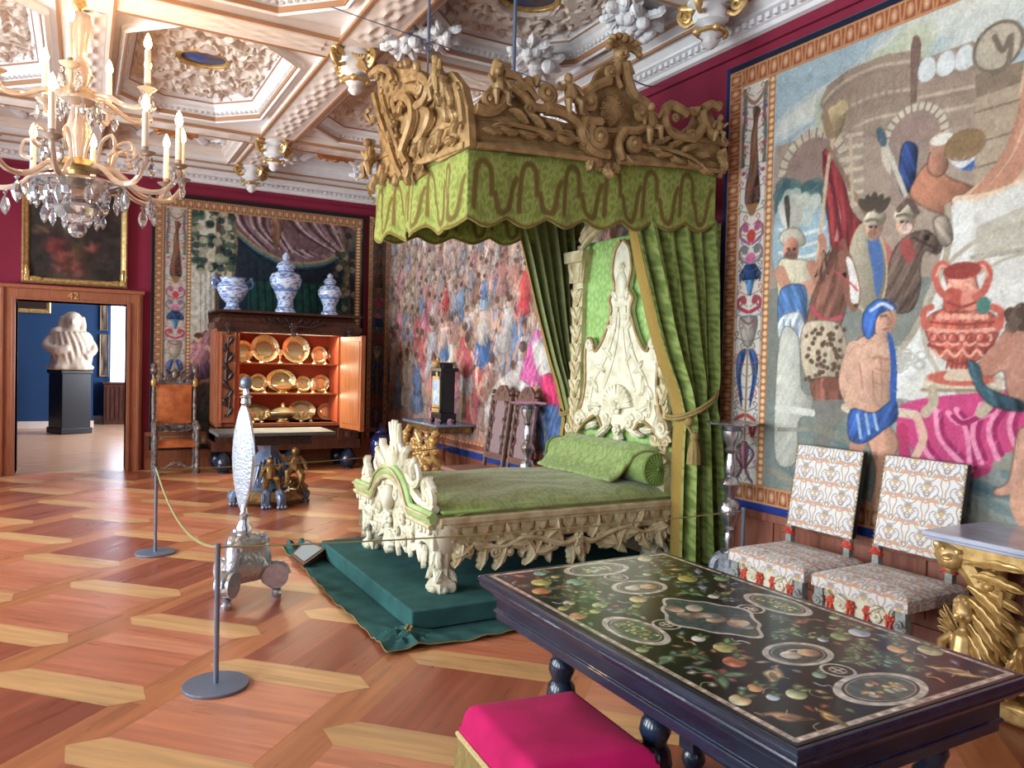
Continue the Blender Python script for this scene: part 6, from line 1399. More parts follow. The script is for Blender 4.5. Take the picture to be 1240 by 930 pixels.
mb.sweep([(0, 2.1), (-.02, 2.11), (-.05, 2.17), (-.05, 2.2), (-.1, 2.26), (-.14, 2.28), (-.14, 2.31), (0.02, 2.31)], path); mb.box(1.62, CF - .02, 2.28, 3.74, CBK, 2.312)
mb.build('cornice', M['wood_dark'], cab, smooth=False, bevel=.004)
mb = MB(); mb.sweep([(0, .66), (-.03, .65), (-.05, .62), (-.02, .6), (-.02, .44), (-.05, .42), (-.09, .38), (-.09, .33), (0.02, .32)], path); mb.box(1.62, CF - .02, .31, 3.74, CBK, .45)
mb.build('plinth', M['wood_dark'], cab, smooth=False, bevel=.004)
for x in (1.78, 2.7, 3.58):
    for y in (CF + .06, CBK - .12):
        b = MB(); b.lathe([(.03, .31), (.05, .3), (.06, .27), (.1, .22), (.13, .14), (.11, .05), (.07, .02), (.08, 0)], 20, (x, y, 0)); b.build('bun_foot', M['ebony'], cab)
W = wall_y(CF)
for x in (1.8, 3.54):
    b = MB(W); b.prism([(x - .1, .72), (x + .1, .72), (x + .1, 2.0), (x - .1, 2.0)], -.06, .02)
    for q in (-.085, .085): b.prism([(x + q - .012, .76), (x + q + .012, .76), (x + q + .012, 1.96), (x + q - .012, 1.96)], .02, .035)
    b.build('pilaster', M['wood'], cab, smooth=False, bevel=.004) if x < 2 else b.build('pilaster', M['wood_dark'], cab, smooth=False, bevel=.004)
    b = MB(W)
    for k in range(9):
        z = .82 + k * .125; b.leaf((x, z), PI / 2 + (.5 if k % 2 else -.5), .14, .08, .03, .3); b.rosette((x + (.02 if k % 2 else -.02), z), .03, 5, .03)
    b.vine([(x, .8), (x + .03, 1.1), (x - .03, 1.4), (x, 1.9)], .014, z=.035); b.build('carved_drop', M['wood_carved'], cab)
for x in (1.8, 2.7, 3.54):
    b = MB(W); b.M = Matrix.Translation((0, -.03, 0)) @ W
    if x == 2.7:
        for s_ in (-1, 1):
            b.vine([(x, 2.14), (x + s_ * .2, 2.1), (x + s_ * .38, 2.16)], .03, .02, .03)
            for k in range(6): b.leaf((x + s_ * (.05 + k * .06), 2.12), PI / 2 - s_ * (.6 + .2 * (k % 2)), .13, .06, .02)
            b.volute((x + s_ * .32, 2.14), .06, 0, 1.4, s_, .018, .02)
        b.rosette((x, 2.1), .08, 6, .04); b.leaf((x, 2.08), -PI / 2, .12, .1, .03)
    else: b.rosette((x, 2.08), .06, 6, .02); b.leaf((x, 2.06), -PI / 2, .1, .07, .01)
    b.build('carved_mask', M['wood_carved'], cab)
for x in (1.8, 3.54):
    b = MB(W); b.prism([(x - .15, .44), (x + .15, .44), (x + .15, .62), (x - .15, .62)], -.02, .05); b.prism([(x - .1, .47), (x + .1, .47), (x + .1, .59), (x - .1, .59)], .05, .065); b.rosette((x, .53), .05, 6, .06)
    b.build('drawer_block', M['wood_dark'], cab, smooth=False)
# open door leaf
hx, hy = 3.44, CF + .02; e = on_y(439, 460, 10.80); dv = Vector((e.x - hx, e.y - hy, 0)); Ld = dv.length; an = math.atan2(dv.y, dv.x)
b = MB(Matrix.Translation((hx, hy, 0)) @ Matrix.Rotation(an, 4, 'Z')); b.box(0, -.02, .62, Ld, .02, 1.99); b.box(Ld - .015, -.035, .61, Ld + .012, .035, 2.0)
b.box(.06, -.028, .7, Ld - .06, -.02, 1.92)
b.build('door', M['wood_door'], cab, smooth=False, bevel=.005)
for z, pw in ((1.97, 11), (sh[2] - .03, 8), (sh[1] - .03, 8)):
    area('cupboard_lamp', (2.7, CF + .16, z), (math.radians(-28), 0, 0), 1.35, .05, pw, (1.0, .84, .58))

# gilt plate on the shelves
def plate(px, py, rx, ry, lab, z, dy=0.0, dome=False):
    y = CBK - .12 + dy; c = on_y(px, py, y); kx = .0124 * 1.0; rx *= kx; ry *= kx
    t = thing('gilt_plate', lab, 'plate', (c.x, y - .02, z), 0, 'gilt plates standing in the cupboard')
    cz = z + ry
    b = MB(Matrix.Translation((c.x, y, cz)) @ Matrix.Rotation(math.radians(82), 4, 'X') @ Matrix.Diagonal((1, ry / rx, 1, 1)))
    b.lathe([(.0, .0), (.6 * rx, .0), (.66 * rx, .012), (.70 * rx, .02), (.94 * rx, .028), (rx, .036), (rx, .026), (.7 * rx, .01), (.62 * rx, -.01), (0, -.01)], 30); b.build('dish', M['brass_glow'], t)
    b = MB(Matrix.Translation((c.x, y, cz)) @ Matrix.Rotation(math.radians(82), 4, 'X') @ Matrix.Diagonal((1, ry / rx, 1, 1)))
    k = 26
    for i in range(k): b.ball((.97 * rx * math.cos(2 * PI * i / k), .97 * rx * math.sin(2 * PI * i / k), .035), .010, 5, 4)
    b.tube([(.62 * rx * math.cos(a), .62 * rx * math.sin(a), .018) for a in np.linspace(0, 2 * PI, 33)[:-1]], .006, 5, closed=True); b.build('rim', M['brass_glow'], t)
S0, S1, S2_ = sh
for a in ((294, 425, 12, 13, 'round gilt plate half hidden at the left end of the top shelf', S2_), (320.6, 418, 17, 17, 'large round gilt plate, left of the big pair on the top shelf', S2_), (358, 420, 17, 17, 'large round gilt plate, right of the big pair on the top shelf', S2_), (386, 425, 10, 11, 'small round gilt plate right of the big pair on the top shelf', S2_), (404, 425, 9, 11, 'small round gilt plate at the right end of the top shelf', S2_),
          (294, 456, 10, 11, 'round gilt plate at the left end of the middle shelf', S1), (312, 456, 11, 11, 'round gilt plate left of the tureen on the middle shelf', S1), (340, 455, 18, 14, 'broad oval gilt dish behind the tureen on the middle shelf', S1), (367, 456, 10, 10, 'round gilt plate right of the tureen on the middle shelf', S1), (388, 456, 11, 11, 'round gilt plate behind the ewer on the middle shelf', S1), (405, 455, 8, 11, 'round gilt plate at the right end of the middle shelf', S1),
          (309.5, 492, 17, 10.5, 'oval gilt dish at the left end of the bottom shelf', S0), (365, 491, 17, 12.5, 'oval gilt dish right of the lidded bowl on the bottom shelf', S0), (396, 492, 13, 11, 'oval gilt dish at the right end of the bottom shelf', S0)): plate(*a)
gob = []
def goblet(px, z, h, lab):
    c = on_y(px, 440, CF + .3); t = thing('gilt_goblet', lab, 'goblet', (c.x, CF + .3, z), 0, 'gilt goblets standing in the cupboard')
    b = MB(); b.lathe([(0, .0), (.042, .0), (.036, .012), (.012, .025), (.009, h * .35), (.016, h * .42), (.009, h * .48), (.012, h * .52)], 14, (c.x, CF + .3, z)); b.build('stem', M['brass_glow'], t)
    b = MB(); b.lathe([(.01, h * .5), (.034, h * .6), (.04, h * .8), (.046, h), (.04, h), (.03, h * .64), (0, h * .6)], 14, (c.x, CF + .3, z)); b.build('bowl', M['brass_glow'], t)
for a in ((301, S2_, .16, 'gilt goblet before the left plates of the top shelf'), (316, S2_, .1, 'low gilt goblet before the left big plate of the top shelf'), (339, S2_, .2, 'gilt goblet between the two big plates of the top shelf'), (364, S2_, .12, 'gilt goblet before the right big plate of the top shelf'), (380, S2_, .16, 'gilt goblet right of the big plates of the top shelf'), (394, S2_, .14, 'gilt goblet near the right end of the top shelf'),
          (321, S1, .15, 'gilt goblet left of the tureen on the middle shelf'), (362, S1, .15, 'gilt goblet right of the tureen on the middle shelf'), (395, S1, .16, 'gilt goblet right of the ewer on the middle shelf'),
          (307, S0, .15, 'gilt goblet before the left oval dish of the bottom shelf'), (318, S0, .17, 'gilt goblet left of the lidded bowl on the bottom shelf'), (366, S0, .15, 'gilt goblet right of the lidded bowl on the bottom shelf'), (378, S0, .15, 'gilt goblet between the two right oval dishes of the bottom shelf')): goblet(*a)
def tureen(px, z, rx, ry, h, lab, name='gilt_tureen', cat='tureen'):
    c = on_y(px, 470, CF + .34); y = CF + .34; t = thing(name, lab, cat, (c.x, y, z)); D = Matrix.Translation((c.x, y, z)) @ Matrix.Diagonal((rx, ry, h, 1))
    b = MB(D); b.lathe([(0, 0), (.55, 0), (.5, .06), (.3, .1), (.5, .18), (.85, .3), (1.0, .45), (1.02, .48), (0, .48)], 26, sq=lambda a, zz: 1 + .03 * math.cos(12 * a)); b.build('bowl', M['brass_glow'], t)
    b = MB(D); b.lathe([(1.05, .48), (1.05, .52), (.9, .56), (.7, .66), (.35, .74), (.12, .78), (.09, .82), (.16, .88), (.05, .95), (0, 1.0)], 26, sq=lambda a, zz: 1 + .03 * math.cos(12 * a)); b.build('lid', M['brass_glow'], t)
    for s_ in (-1, 1):
        b = MB(); b.tube(crom([(c.x + s_ * rx * .95, y, z + h * .3), (c.x + s_ * (rx + .04), y, z + h * .38), (c.x + s_ * (rx + .03), y, z + h * .5), (c.x + s_ * rx * .95, y, z + h * .45)], 4), .009, 6); b.build('handle', M['brass_glow'], t)
tureen(342, S1, .16, .11, .22, 'square shouldered gilt tureen on the middle shelf'); tureen(343, S0, .19, .13, .3, 'lidded gilt bowl with a pointed knob on the bottom shelf')
c = on_y(379, 470, CF + .26); t = thing('gilt_ewer', 'gilt ewer with a handle on the middle shelf', 'ewer', (c.x, CF + .26, S1)); b = MB(); b.lathe([(0, 0), (.04, 0), (.02, .03), (.045, .08), (.05, .12), (.025, .17), (.02, .19), (.035, .22), (.03, .22), (0, .18)], 16, (c.x, CF + .26, S1)); b.build('body', M['brass_glow'], t)
b = MB(); b.tube(crom([(c.x + .03, CF + .26, S1 + .21), (c.x + .08, CF + .26, S1 + .19), (c.x + .07, CF + .26, S1 + .1), (c.x + .045, CF + .26, S1 + .1)], 4), .006, 6); b.build('handle', M['brass_glow'], t)

# ---------------------------------------------------------------- blue and white vases
def porcelain(name, prof, n, org, m, parent, bands=(.12, .5, .92), kx=6):
    mv = len(prof); H0, H1 = prof[0][1], prof[-1][1]; pr = []
    for i in range(mv - 1):
        for k in range(7): t = k / 7; pr.append((prof[i][0] * (1 - t) + prof[i + 1][0] * t, prof[i][1] * (1 - t) + prof[i + 1][1] * t))
    pr.append(prof[-1]); A = np.linspace(0, 2 * PI, n, endpoint=False)[:, None]; R_ = np.array([p[0] for p in pr])[None]; Z = np.array([p[1] for p in pr])[None]
    Pn = np.stack([org[0] + R_ * np.cos(A), org[1] + R_ * np.sin(A), org[2] + Z + 0 * A], -1)
    t = (Z - H0) / (H1 - H0); f = np.sin(A * kx + 6 * np.sin(t * 13)) * np.sin(t * 38 + 2 * np.cos(A * kx * .5)) + .5 * np.sin(A * 13 + t * 50) * np.cos(t * 23 + A * 3)
    f = np.clip((f + .05) * 1.8, 0, 1)
    for b_ in bands: f = np.maximum(f, (np.abs(t - b_) < .018) * .9 + 0 * A)
    C = np.array((206, 218, 238)) * (1 - .72 * f[..., None]) + np.array((44, 82, 160)) * .72 * f[..., None]
    return grid_np(name, Pn, lin_np(C), m, parent, closed_u=True)
zc = 2.313
def vase(px, lab, prof, handles, lid):
    c = on_y(px, 375, 11.62); t = thing('porcelain_vase', lab, 'vase', (c.x, 11.62, zc)); o_ = (c.x, 11.62, zc)
    porcelain('body', prof, 56, o_, M['porcelain'], t)
    if lid: porcelain('lid', lid, 40, o_, M['porcelain'], t, (.2,), 5)
    if handles:
        for s_ in (-1, 1):
            b = MB(); b.tube(crom([(c.x + s_ * .2, 11.62, zc + .3), (c.x + s_ * .27, 11.62, zc + .36), (c.x + s_ * .25, 11.62, zc + .44), (c.x + s_ * .19, 11.62, zc + .4)], 5), .02, 7, col=lin((90, 124, 190))); b.ball((c.x + s_ * .25, 11.62, zc + .45), .03, 8, 6, col=lin((120, 150, 200))); b.build('handle', M['porcelain'], t, vc=True)
vase(281.5, 'wide two-handled blue and white urn without lid, at the left on the cupboard', [(0, 0), (.11, 0), (.12, .02), (.09, .06), (.085, .1), (.15, .16), (.2, .26), (.215, .33), (.19, .38), (.16, .41), (.17, .45), (.19, .46), (.17, .455), (.14, .40), (0, .36)], True, None)
vase(345.5, 'tall lidded blue and white vase at the middle of the cupboard top', [(0, 0), (.15, 0), (.15, .03), (.12, .08), (.11, .18), (.15, .28), (.22, .42), (.235, .5), (.2, .57), (.12, .61), (.11, .65), (.13, .66), (0, .66)], False, [(.135, .655), (.14, .67), (.12, .72), (.07, .76), (.04, .78), (.055, .81), (.05, .85), (.02, .89), (0, .9)])
vase(399, 'short lidded blue and white jar at the right on the cupboard', [(0, 0), (.13, 0), (.13, .03), (.1, .07), (.095, .14), (.13, .22), (.175, .31), (.175, .37), (.14, .43), (.08, .46), (.08, .5), (0, .5)], False, [(.09, .495), (.1, .51), (.07, .55), (.04, .57), (.045, .6), (.02, .63), (0, .64)])

# ---------------------------------------------------------------- carved leather armchair
ac = thing('armchair', 'high-backed carved armchair with tan leather seat and back beside the doorway', 'chair', (1.17, 11.75, 0))
xl_, xr_ = .88, 1.46
b = MB(); b.grid(lambda u, v: (.945 + u * .45, 11.925 - .03 * math.sin(PI * u) * math.sin(PI * v), .68 + v * .56), 12, 12); b.box(.945, 11.93, .68, 1.395, 11.97, 1.24); b.build('backrest', M['leather'], ac, smooth=True)
b = MB(); b.grid(lambda u, v: (.93 + u * .48, 11.58 + v * .36, .45 + .035 * math.sin(PI * u) * math.sin(PI * v) ** .5), 12, 10); b.box(.93, 11.585, .37, 1.41, 11.93, .455); b.build('seat', M['leather'], ac)
post = [(.026, 0), (.035, .03), (.02, .08), (.03, .14), (.022, .2), (.035, .3), (.03, .4), (.03, .48)]
for x in (xl_ + .02, xr_ - .02):
    b = MB(); b.lathe([(.025, 0), (.03, .05), (.02, .2), (.03, .4), (.028, .6), (.035, .66), (.024, .72), (.03, .95), (.024, 1.2), (.036, 1.28), (.024, 1.34), (.03, 1.38)], 12, (x, 11.95, 0)); b.build('back_post', M['carved_grey'], ac)
    b = MB(); b.lathe([(.02, 1.36), (.045, 1.4), (.05, 1.44), (.035, 1.47), (.045, 1.5), (.03, 1.53), (0, 1.55)], 12, (x, 11.95, 0)); b.build('finial', M['carved_grey'], ac)
    b = MB(); b.ball((x, 11.92, 1.26), (.045, .04, .07), 9, 7); b.build('gilt_cap', M['gold_matte'], ac)
    b = MB(); b.lathe([(.04, 0), (.045, .04), (.028, .08), (.035, .14), (.024, .18), (.04, .28), (.03, .36), (.045, .44), (.04, .5), (.028, .54), (.045, .6), (.05, .65), (.03, .69)], 12, (x, 11.6, 0), sq=lambda a, z: 1 + .15 * math.sin(3 * a + z * 40)); b.build('leg', M['carved_grey'], ac)
    b = MB(); b.tube(crom([(x, 11.95, .72), (x, 11.82, .70), (x, 11.68, .71), (x, 11.57, .67), (x, 11.55, .62)], 4), .028, 8); b.build('arm', M['carved_grey'], ac)
W = wall_y(11.9); b = MB(W); c = 1.17
b.prism([(.93, 1.24), (1.41, 1.24), (1.38, 1.31), (1.28, 1.35), (1.2, 1.44), (1.17, 1.46), (1.14, 1.44), (1.06, 1.35), (.96, 1.31)], -.05, -.01)
for s_ in (-1, 1):
    b.volute((c + s_ * .1, 1.32), .06, 0, 1.5, s_, .018); b.volute((c + s_ * .19, 1.29), .05, 0, 1.5, -s_, .016); b.leaf((c + s_ * .06, 1.36), PI / 2 - s_ * .6, .12, .06); b.leaf((c + s_ * .14, 1.34), PI / 2 - s_ * .9, .1, .05)
b.ball((c, 1.38, .02), (.045, .06, .03), 10, 7); b.rosette((c, 1.45), .03, 5, .01); b.build('crest', M['carved_grey'], ac)
W = wall_y(11.9); b = MB(W)
b.prism([(.93, .57), (1.41, .57), (1.41, .66), (.93, .66)], -.06, -.03)
for s_ in (-1, 1):
    b.volute((c + s_ * .08, .61), .045, 0, 1.4, s_, .014, -.02); b.volute((c + s_ * .18, .61), .045, 0, 1.4, -s_, .014, -.02); b.leaf((c + s_ * .03, .6), PI / 2 - s_ * 1.2, .12, .05, -.02)
b.build('back_rail', M['carved_grey'], ac)
b = MB(wall_y(11.6)); b.vine([(.9, .12), (1.0, .08), (1.1, .13), (1.17, .15), (1.24, .13), (1.34, .08), (1.44, .12)], .018); b.rosette((1.12, .14), .04, 5); b.rosette((1.22, .14), .04, 5); b.build('stretcher', M['carved_grey'], ac)

# ---------------------------------------------------------------- slate table on silver eagle and gilt cherubs
st = thing('side_table', 'low table with dark slate top on a silvered stem, gilt cherubs and scroll feet', 'table', (1.9, 8.95, 0))
mb = MB(); mb.box(1.27, 8.62, .79, 2.54, 9.26, .83); mb.build('tabletop', mat('slate', (84, 82, 82), .4, col2=(64, 66, 72), nscale=5, nmid=(.4, .7), spec=.3), st, bevel=.01)
mb = MB(); mb.box(1.5, 8.74, .68, 2.3, 9.14, .79); mb.build('apron', M['wood_carved'], st, bevel=.01)
mb = MB(); mb.lathe([(.2, .15), (.22, .2), (.12, .26), (.1, .34), (.14, .44), (.16, .52), (.1, .6), (.12, .68)], 20, (1.86, 8.93, 0), sq=lambda a, z: 1 + .07 * math.cos(8 * a))
mb.M = wall_y(8.79)
for k in range(7): mb.leaf((1.74 + .04 * k, .56 - .02 * abs(k - 3)), -PI / 2 + (k - 3) * .08, .28, .06, .0, .12)
mb.M = I4; mb.build('silvered_stem', M['pewter'], st)
mb = MB(); mb.lathe([(0, .05), (.36, .05), (.38, .08), (.34, .12), (.3, .17), (0, .17)], 24, (1.9, 8.93, 0)); mb.build('base', M['gilt_dark'], st)
for k, (px, py) in enumerate(((283, 606), (322, 610), (341, 610), (368, 602))):
    p = on_z(px, py, .06); b = MB(); d = Vector((p.x - 1.9, p.y - 8.93, 0)).normalized()
    b.tube(crom([(1.9 + d.x * .26, 8.93 + d.y * .26, .14), (p.x - d.x * .05, p.y - d.y * .05, .16), (p.x, p.y, .1), (p.x, p.y, .05)], 4), [.05] * 13, 8)
    b.M = Matrix.Translation((p.x, p.y, .1)) @ Matrix.Rotation(math.atan2(d.y, d.x) + PI / 2, 4, 'Z') @ Matrix(((0, 0, 1, 0), (1, 0, 0, 0), (0, 1, 0, 0), (0, 0, 0, 1)))
    b.volute((0, 0), .08, 0, 1.6, 1, .026, -.03); b.M = I4
    for q in range(3): b.ball((p.x + .035 * (q - 1), p.y - .03, .026), .026, 7, 5)
    b.build('foot', M['pewter'], st)
for px, py, h, s_ in ((326, 594, .36, 1), (356, 585, .4, -1)):
    p = on_y(px, py, 8.72); b = MB(wall_y(8.74)); b.putto((p.x, p.z + .02), h, 0, .0, s_); b.build('cherub', M['gilt_dark'], st)
b = MB(wall_y(8.78)); p = on_y(350, 590, 8.78); b.vine([(p.x - .1, .22), (p.x, .3), (p.x + .12, .25), (p.x + .2, .18)], .03); b.leaf((p.x, .2), .5, .2, .1); b.volute((p.x + .14, .18), .07, 0, 1.5, 1, .02); b.build('gilt_scroll', M['gilt_dark'], st)

# ---------------------------------------------------------------- silver screen on a tripod
ss = thing('silver_screen', 'tall embossed silver leaf-shaped screen on a scrolled tripod stand', 'screen', (.98, 5.42, 0))
cx, cy = on_z(291, 722, 0).x, 5.42
mb = MB(); mb.lathe([(0, .14), (.1, .14), (.15, .24), (.12, .32), (.12, .36), (.14, .4), (.11, .43), (0, .43)], 24, (cx, cy, 0), sq=lambda a, z: 1 + .18 * math.cos(3 * a + .6)); mb.build('base', M['silver_cast'], ss)
for k in range(3):
    a = math.radians((232, 352, 112)[k]); d = Vector((math.cos(a), math.sin(a), 0)); Wm = Matrix(((d.x, 0, -d.y, cx), (d.y, 0, d.x, cy), (0, 1, 0, 0), (0, 0, 0, 1)))
    b = MB(Wm); b.vine([(.02, .40, 0), (.1, .38, 0), (.13, .28, 0), (.15, .16, 0), (.22, .1, 0)], .065, .045, n=10); b.volute((.21, .16, .03), .10, 0, 1.7, 1, .034, .0); b.volute((.21, .16, -.08), .10, 0, 1.7, 1, .034, .0); b.volute((.12, .41, 0), .05, 2, 1.4, -1, .024, -.02)
    b.tube([(.21, .16, -.05), (.21, .16, .05)], .085, 18); b.M = I4
    b.lathe([(.02, .07), (.035, .06), (.022, .045), (.036, .03), (.03, .0), (0, 0)], 12, (cx + d.x * .22, cy + d.y * .22, 0)); b.build('leg', M['silver_cast'], ss)
mb = MB(); mb.lathe([(.075, .42), (.05, .45), (.055, .5), (.035, .53), (.04, .58), (.022, .6), (.018, .66)], 18, (cx, cy, 0)); mb.build('stem', M['silver'], ss)
z0, z1 = .60, 1.34; lean = .004
def leafpanel(u, v, back=0):
    s_ = math.sin(PI * min(max(v, .0), 1)) ** .75; w_ = .12 * s_
    return (u * 2 - 1) * w_
Rz = Matrix.Translation((cx, cy, 0)) @ Matrix.Rotation(math.radians(112), 4, 'Z')
b = MB(Rz)
for sgn in (1, -1):
    b.grid(lambda u, v: ((lambda x: (x + .018, -sgn * (.012 + .022 * math.sin(PI * v) * (1 - (2 * (u if sgn > 0 else 1 - u) - 1) ** 2)), z0 + (z1 - z0) * v))(leafpanel(u if sgn > 0 else 1 - u, v))), 10, 30)
b.build('embossed_panel', M['silver_emb'], ss)
b = MB(Rz); rim = [((leafpanel(1, v)) + .018, 0, z0 + (z1 - z0) * v) for v in np.linspace(0, 1, 24)] + [((leafpanel(0, v)) + .018, 0, z0 + (z1 - z0) * v) for v in np.linspace(1, 0, 24)]
b.tube(rim, .011, 7, closed=True); b.build('rim', M['silver'], ss)
mb = MB(Rz); mb.lathe([(.02, 1.32), (.035, 1.34), (.03, 1.37), (.045, 1.38), (.02, 1.4)], 14); mb.ball((0, 0, 1.40), (.03, .02, .06)); mb.build('crown', M['silver'], ss)
mb = MB(Rz); mb.ball((0, 0, 1.475), (.038, .038, .045), 12, 9); mb.build('finial', M['pewter'], ss)

# ---------------------------------------------------------------- rope barriers
def stanchion(x, y, lab, h=.72):
    t = thing('stanchion', lab, 'barrier post', (x, y, .002), 0, 'barrier posts round the bed')
    b = MB(); b.lathe([(0, .002), (.158, .002), (.16, .006), (.158, .016), (.15, .018), (0, .018)], 40, (x, y, 0)); b.build('base', M['steel'], t)
    b = MB(); b.lathe([(.0125, .016), (.0125, h - .01), (.0135, h - .008), (.0135, h), (0, h)], 14, (x, y, 0)); b.build('pole', M['steel'], t)
stanchion(.605, 4.04, 'grey barrier post nearest the camera, left of the bed'); stanchion(.555, 7.0, 'grey barrier post standing before the leather armchair'); stanchion(3.95, 3.79, 'grey barrier post between the silver stand and the white chairs', .71)
rope('barrier_cord', (.555, 7.0, .705), (.605, 4.04, .70), .008, 'yellow-green cord sagging between the two barrier posts at the left', M['rope'], 'cord', .16, 26)
rope('barrier_cord', (.605, 4.04, .70), (3.95, 3.79, .69), .0045, 'thin cord stretched across in front of the bed', M['rope'], 'cord', .035, 30)
rope('barrier_cord', (.555, 7.0, .70), (3.98, 8.6, .62), .005, 'thin cord running behind the silver screen past the slate table', M['rope'], 'cord', .05, 30)
# information tablet on the cloth
it = thing('info_tablet', 'small grey slanted information tablet lying on the green cloth', 'sign', (1.66, 6.4, .02))
p = [on_z(*q, .035) for q in ((352, 674), (371, 662), (394, 674), (368, 686))]
b = MB(); b.add([(q.x, q.y, .03) for q in p] + [(p[0].x, p[0].y, .05), (p[1].x, p[1].y, .1), (p[2].x, p[2].y, .1), (p[3].x, p[3].y, .05)], [(3, 2, 1, 0), (4, 5, 6, 7), (0, 1, 5, 4), (1, 2, 6, 5), (2, 3, 7, 6), (3, 0, 4, 7)]); b.build('box', M['wood_dark'], it, smooth=False)
q = [Vector(v) for v in ((p[0].x, p[0].y, .053), (p[1].x, p[1].y, .103), (p[2].x, p[2].y, .103), (p[3].x, p[3].y, .053))]; c = sum(q, Vector()) / 4; b = MB(); b.add([c + (v - c) * .8 for v in q] + [c + (v - c) * .8 + Vector((0, 0, .002)) for v in q], [(4, 5, 6, 7), (0, 1, 5, 4), (1, 2, 6, 5), (2, 3, 7, 6), (3, 0, 4, 7)]); b.build('sheet', M['paper'], it, smooth=False)

# ---------------------------------------------------------------- beyond the door
yp = 18.3
pa, pb = on_y(57, 446, yp), on_y(112, 446, yp); c = (pa.x + pb.x) / 2; hw = (pb.x - pa.x) / 2 * .9; zt_ = pa.z - .02
t = thing('pedestal', 'tall black pedestal under the white statue in the next room', 'pedestal', (c, yp, 0))
mb = MB(Matrix.Translation((c, yp, 0)) @ Matrix.Rotation(.45, 4, 'Z')); mb.box(-hw * .78, -hw * .78, .1, hw * .78, hw * .78, zt_ - .06); mb.build('shaft', M['black'], t, smooth=False, bevel=.01)
mb = MB(Matrix.Translation((c, yp, 0)) @ Matrix.Rotation(.45, 4, 'Z')); mb.box(-hw * .86, -hw * .86, 0, hw * .86, hw * .86, .12); mb.box(-hw * .86, -hw * .86, zt_ - .08, hw * .86, hw * .86, zt_); mb.build('moulding', M['black'], t, smooth=False, bevel=.015)
H = on_y(80, 378, yp).z - zt_; b = MB(Matrix.Translation((c, yp, zt_)))
b.ball((.03 * H, -.02 * H, H * .85), (H * .125, H * .135, H * .15), 16, 12); b.ball((.03 * H, .04 * H, H * .89), (H * .15, H * .14, H * .13), 14, 9); b.ball((.03 * H, -.165 * H, H * .83), (H * .03, H * .04, H * .045)); b.tube([(.02 * H, 0, H * .5), (.02 * H, 0, H * .8)], H * .12, 12)
b.ball((0, 0, H * .52), (H * .27, H * .2, H * .22), 16, 10); b.ball((-H * .2, -.02, H * .6), (H * .13, H * .13, H * .14)); b.ball((H * .24, -.02, H * .5), (H * .12, H * .14, H * .17)); b.ball((0, -.04, H * .28), (H * .3, H * .24, H * .2), 16, 10); b.lathe([(0, 0), (H * .34, .0), (H * .36, .05), (H * .3, H * .12), (H * .28, H * .25), (0, H * .26)], 20, sq=lambda a, z: 1 + .1 * math.sin(5 * a))
for k in range(9):
    a = -2.8 + k * .3; b.tube(crom([(H * .26 * math.cos(a), H * .2 * math.sin(a), H * .66), (H * .33 * math.cos(a + .3), H * .25 * math.sin(a + .3), H * .4), (H * .3 * math.cos(a + .5), H * .26 * math.sin(a + .5), H * .1)], 5), H * .035, 7)
b.tube(crom([(-H * .24, 0, H * .6), (-H * .36, -.1 * H, H * .42), (-H * .2, -.24 * H, H * .34), (0, -.24 * H, H * .38)], 4), [H * .075] * 12 + [H * .05], 8); b.tube(crom([(H * .26, 0, H * .56), (H * .36, -.08 * H, H * .36), (H * .22, -.2 * H, H * .22)], 4), H * .07, 8)
b.tube(crom([(-.09 * H, .02, H * .92), (-.13 * H, .02, H * .78), (-.15 * H, .0, H * .62)], 4), H * .07, 7); b.tube(crom([(.15 * H, .02, H * .92), (.18 * H, .02, H * .78), (.16 * H, .0, H * .62)], 4), H * .07, 7)
o = b.build('statue', M['marble_white']); md = o.modifiers.new('remesh', 'REMESH'); md.mode = 'VOXEL'; md.voxel_size = .022; md.use_smooth_shade = True
tag(o, 'white marble draped half figure on a black pedestal in the next room', 'statue')
def far_pic(x0, x1, z0, z1, Y, lab): framed('wall_painting', x0, x1, z0, z1, Y, (x1 - x0) * .16, lab, lambda c: [c.ell(rng.uniform(c.u0, c.u1), rng.uniform(c.v0, c.v1), (c.u1 - c.u0) * .3, (c.v1 - c.v0) * .2, [(150, 140, 130), (96, 84, 74), (176, 164, 150)][k % 3], raw=True, al=.6) for k in range(14)], M['gold_matte'], .05, False)
a, b_ = on_y(20, 378, 19.38), on_y(62, 345, 19.38); framed('wall_painting', a.x - .6, b_.x, a.z, a.z + 1.3, 19.375, .1, 'gilt framed painting whose lower edge shows on the dark wall of the next room', lambda c: c.ell(0, 3.4, .5, .5, (96, 80, 64), raw=True), M['gold_matte'], .05, False)
a, b_ = on_y(120, 456, 20.89), on_y(132, 405, 20.89); far_pic(a.x, b_.x, a.z, b_.z, 20.89, 'lower of two small framed pictures on the bright blue wall of the next room')
a, b_ = on_y(121, 400, 20.89), on_y(131, 352, 20.89); far_pic(a.x, b_.x, a.z, b_.z, 20.89, 'upper of two small framed pictures on the bright blue wall of the next room')
a, b_ = on_y(134, 466, 20.6), on_y(156, 360, 20.6)
mb = MB(); mb.grid(lambda u, v: (a.x + u * (b_.x + .7 - a.x), 20.78 + .03 * math.sin(u * 60), a.z + v * (b_.z + .3 - a.z)), 90, 2); o = mb.build('window_curtain', M['curtain_white']); tag(o, 'sheer white window curtain in the next room', 'curtain'); md = o.modifiers.new('s', 'SOLIDIFY'); md.thickness = .01
a, b_ = on_y(125, 515, 20.3), on_y(156, 463, 20.3); t = thing('radiator_cover', 'low dark wooden radiator cover under the window of the next room', 'radiator cover', (a.x, 20.4, 0))
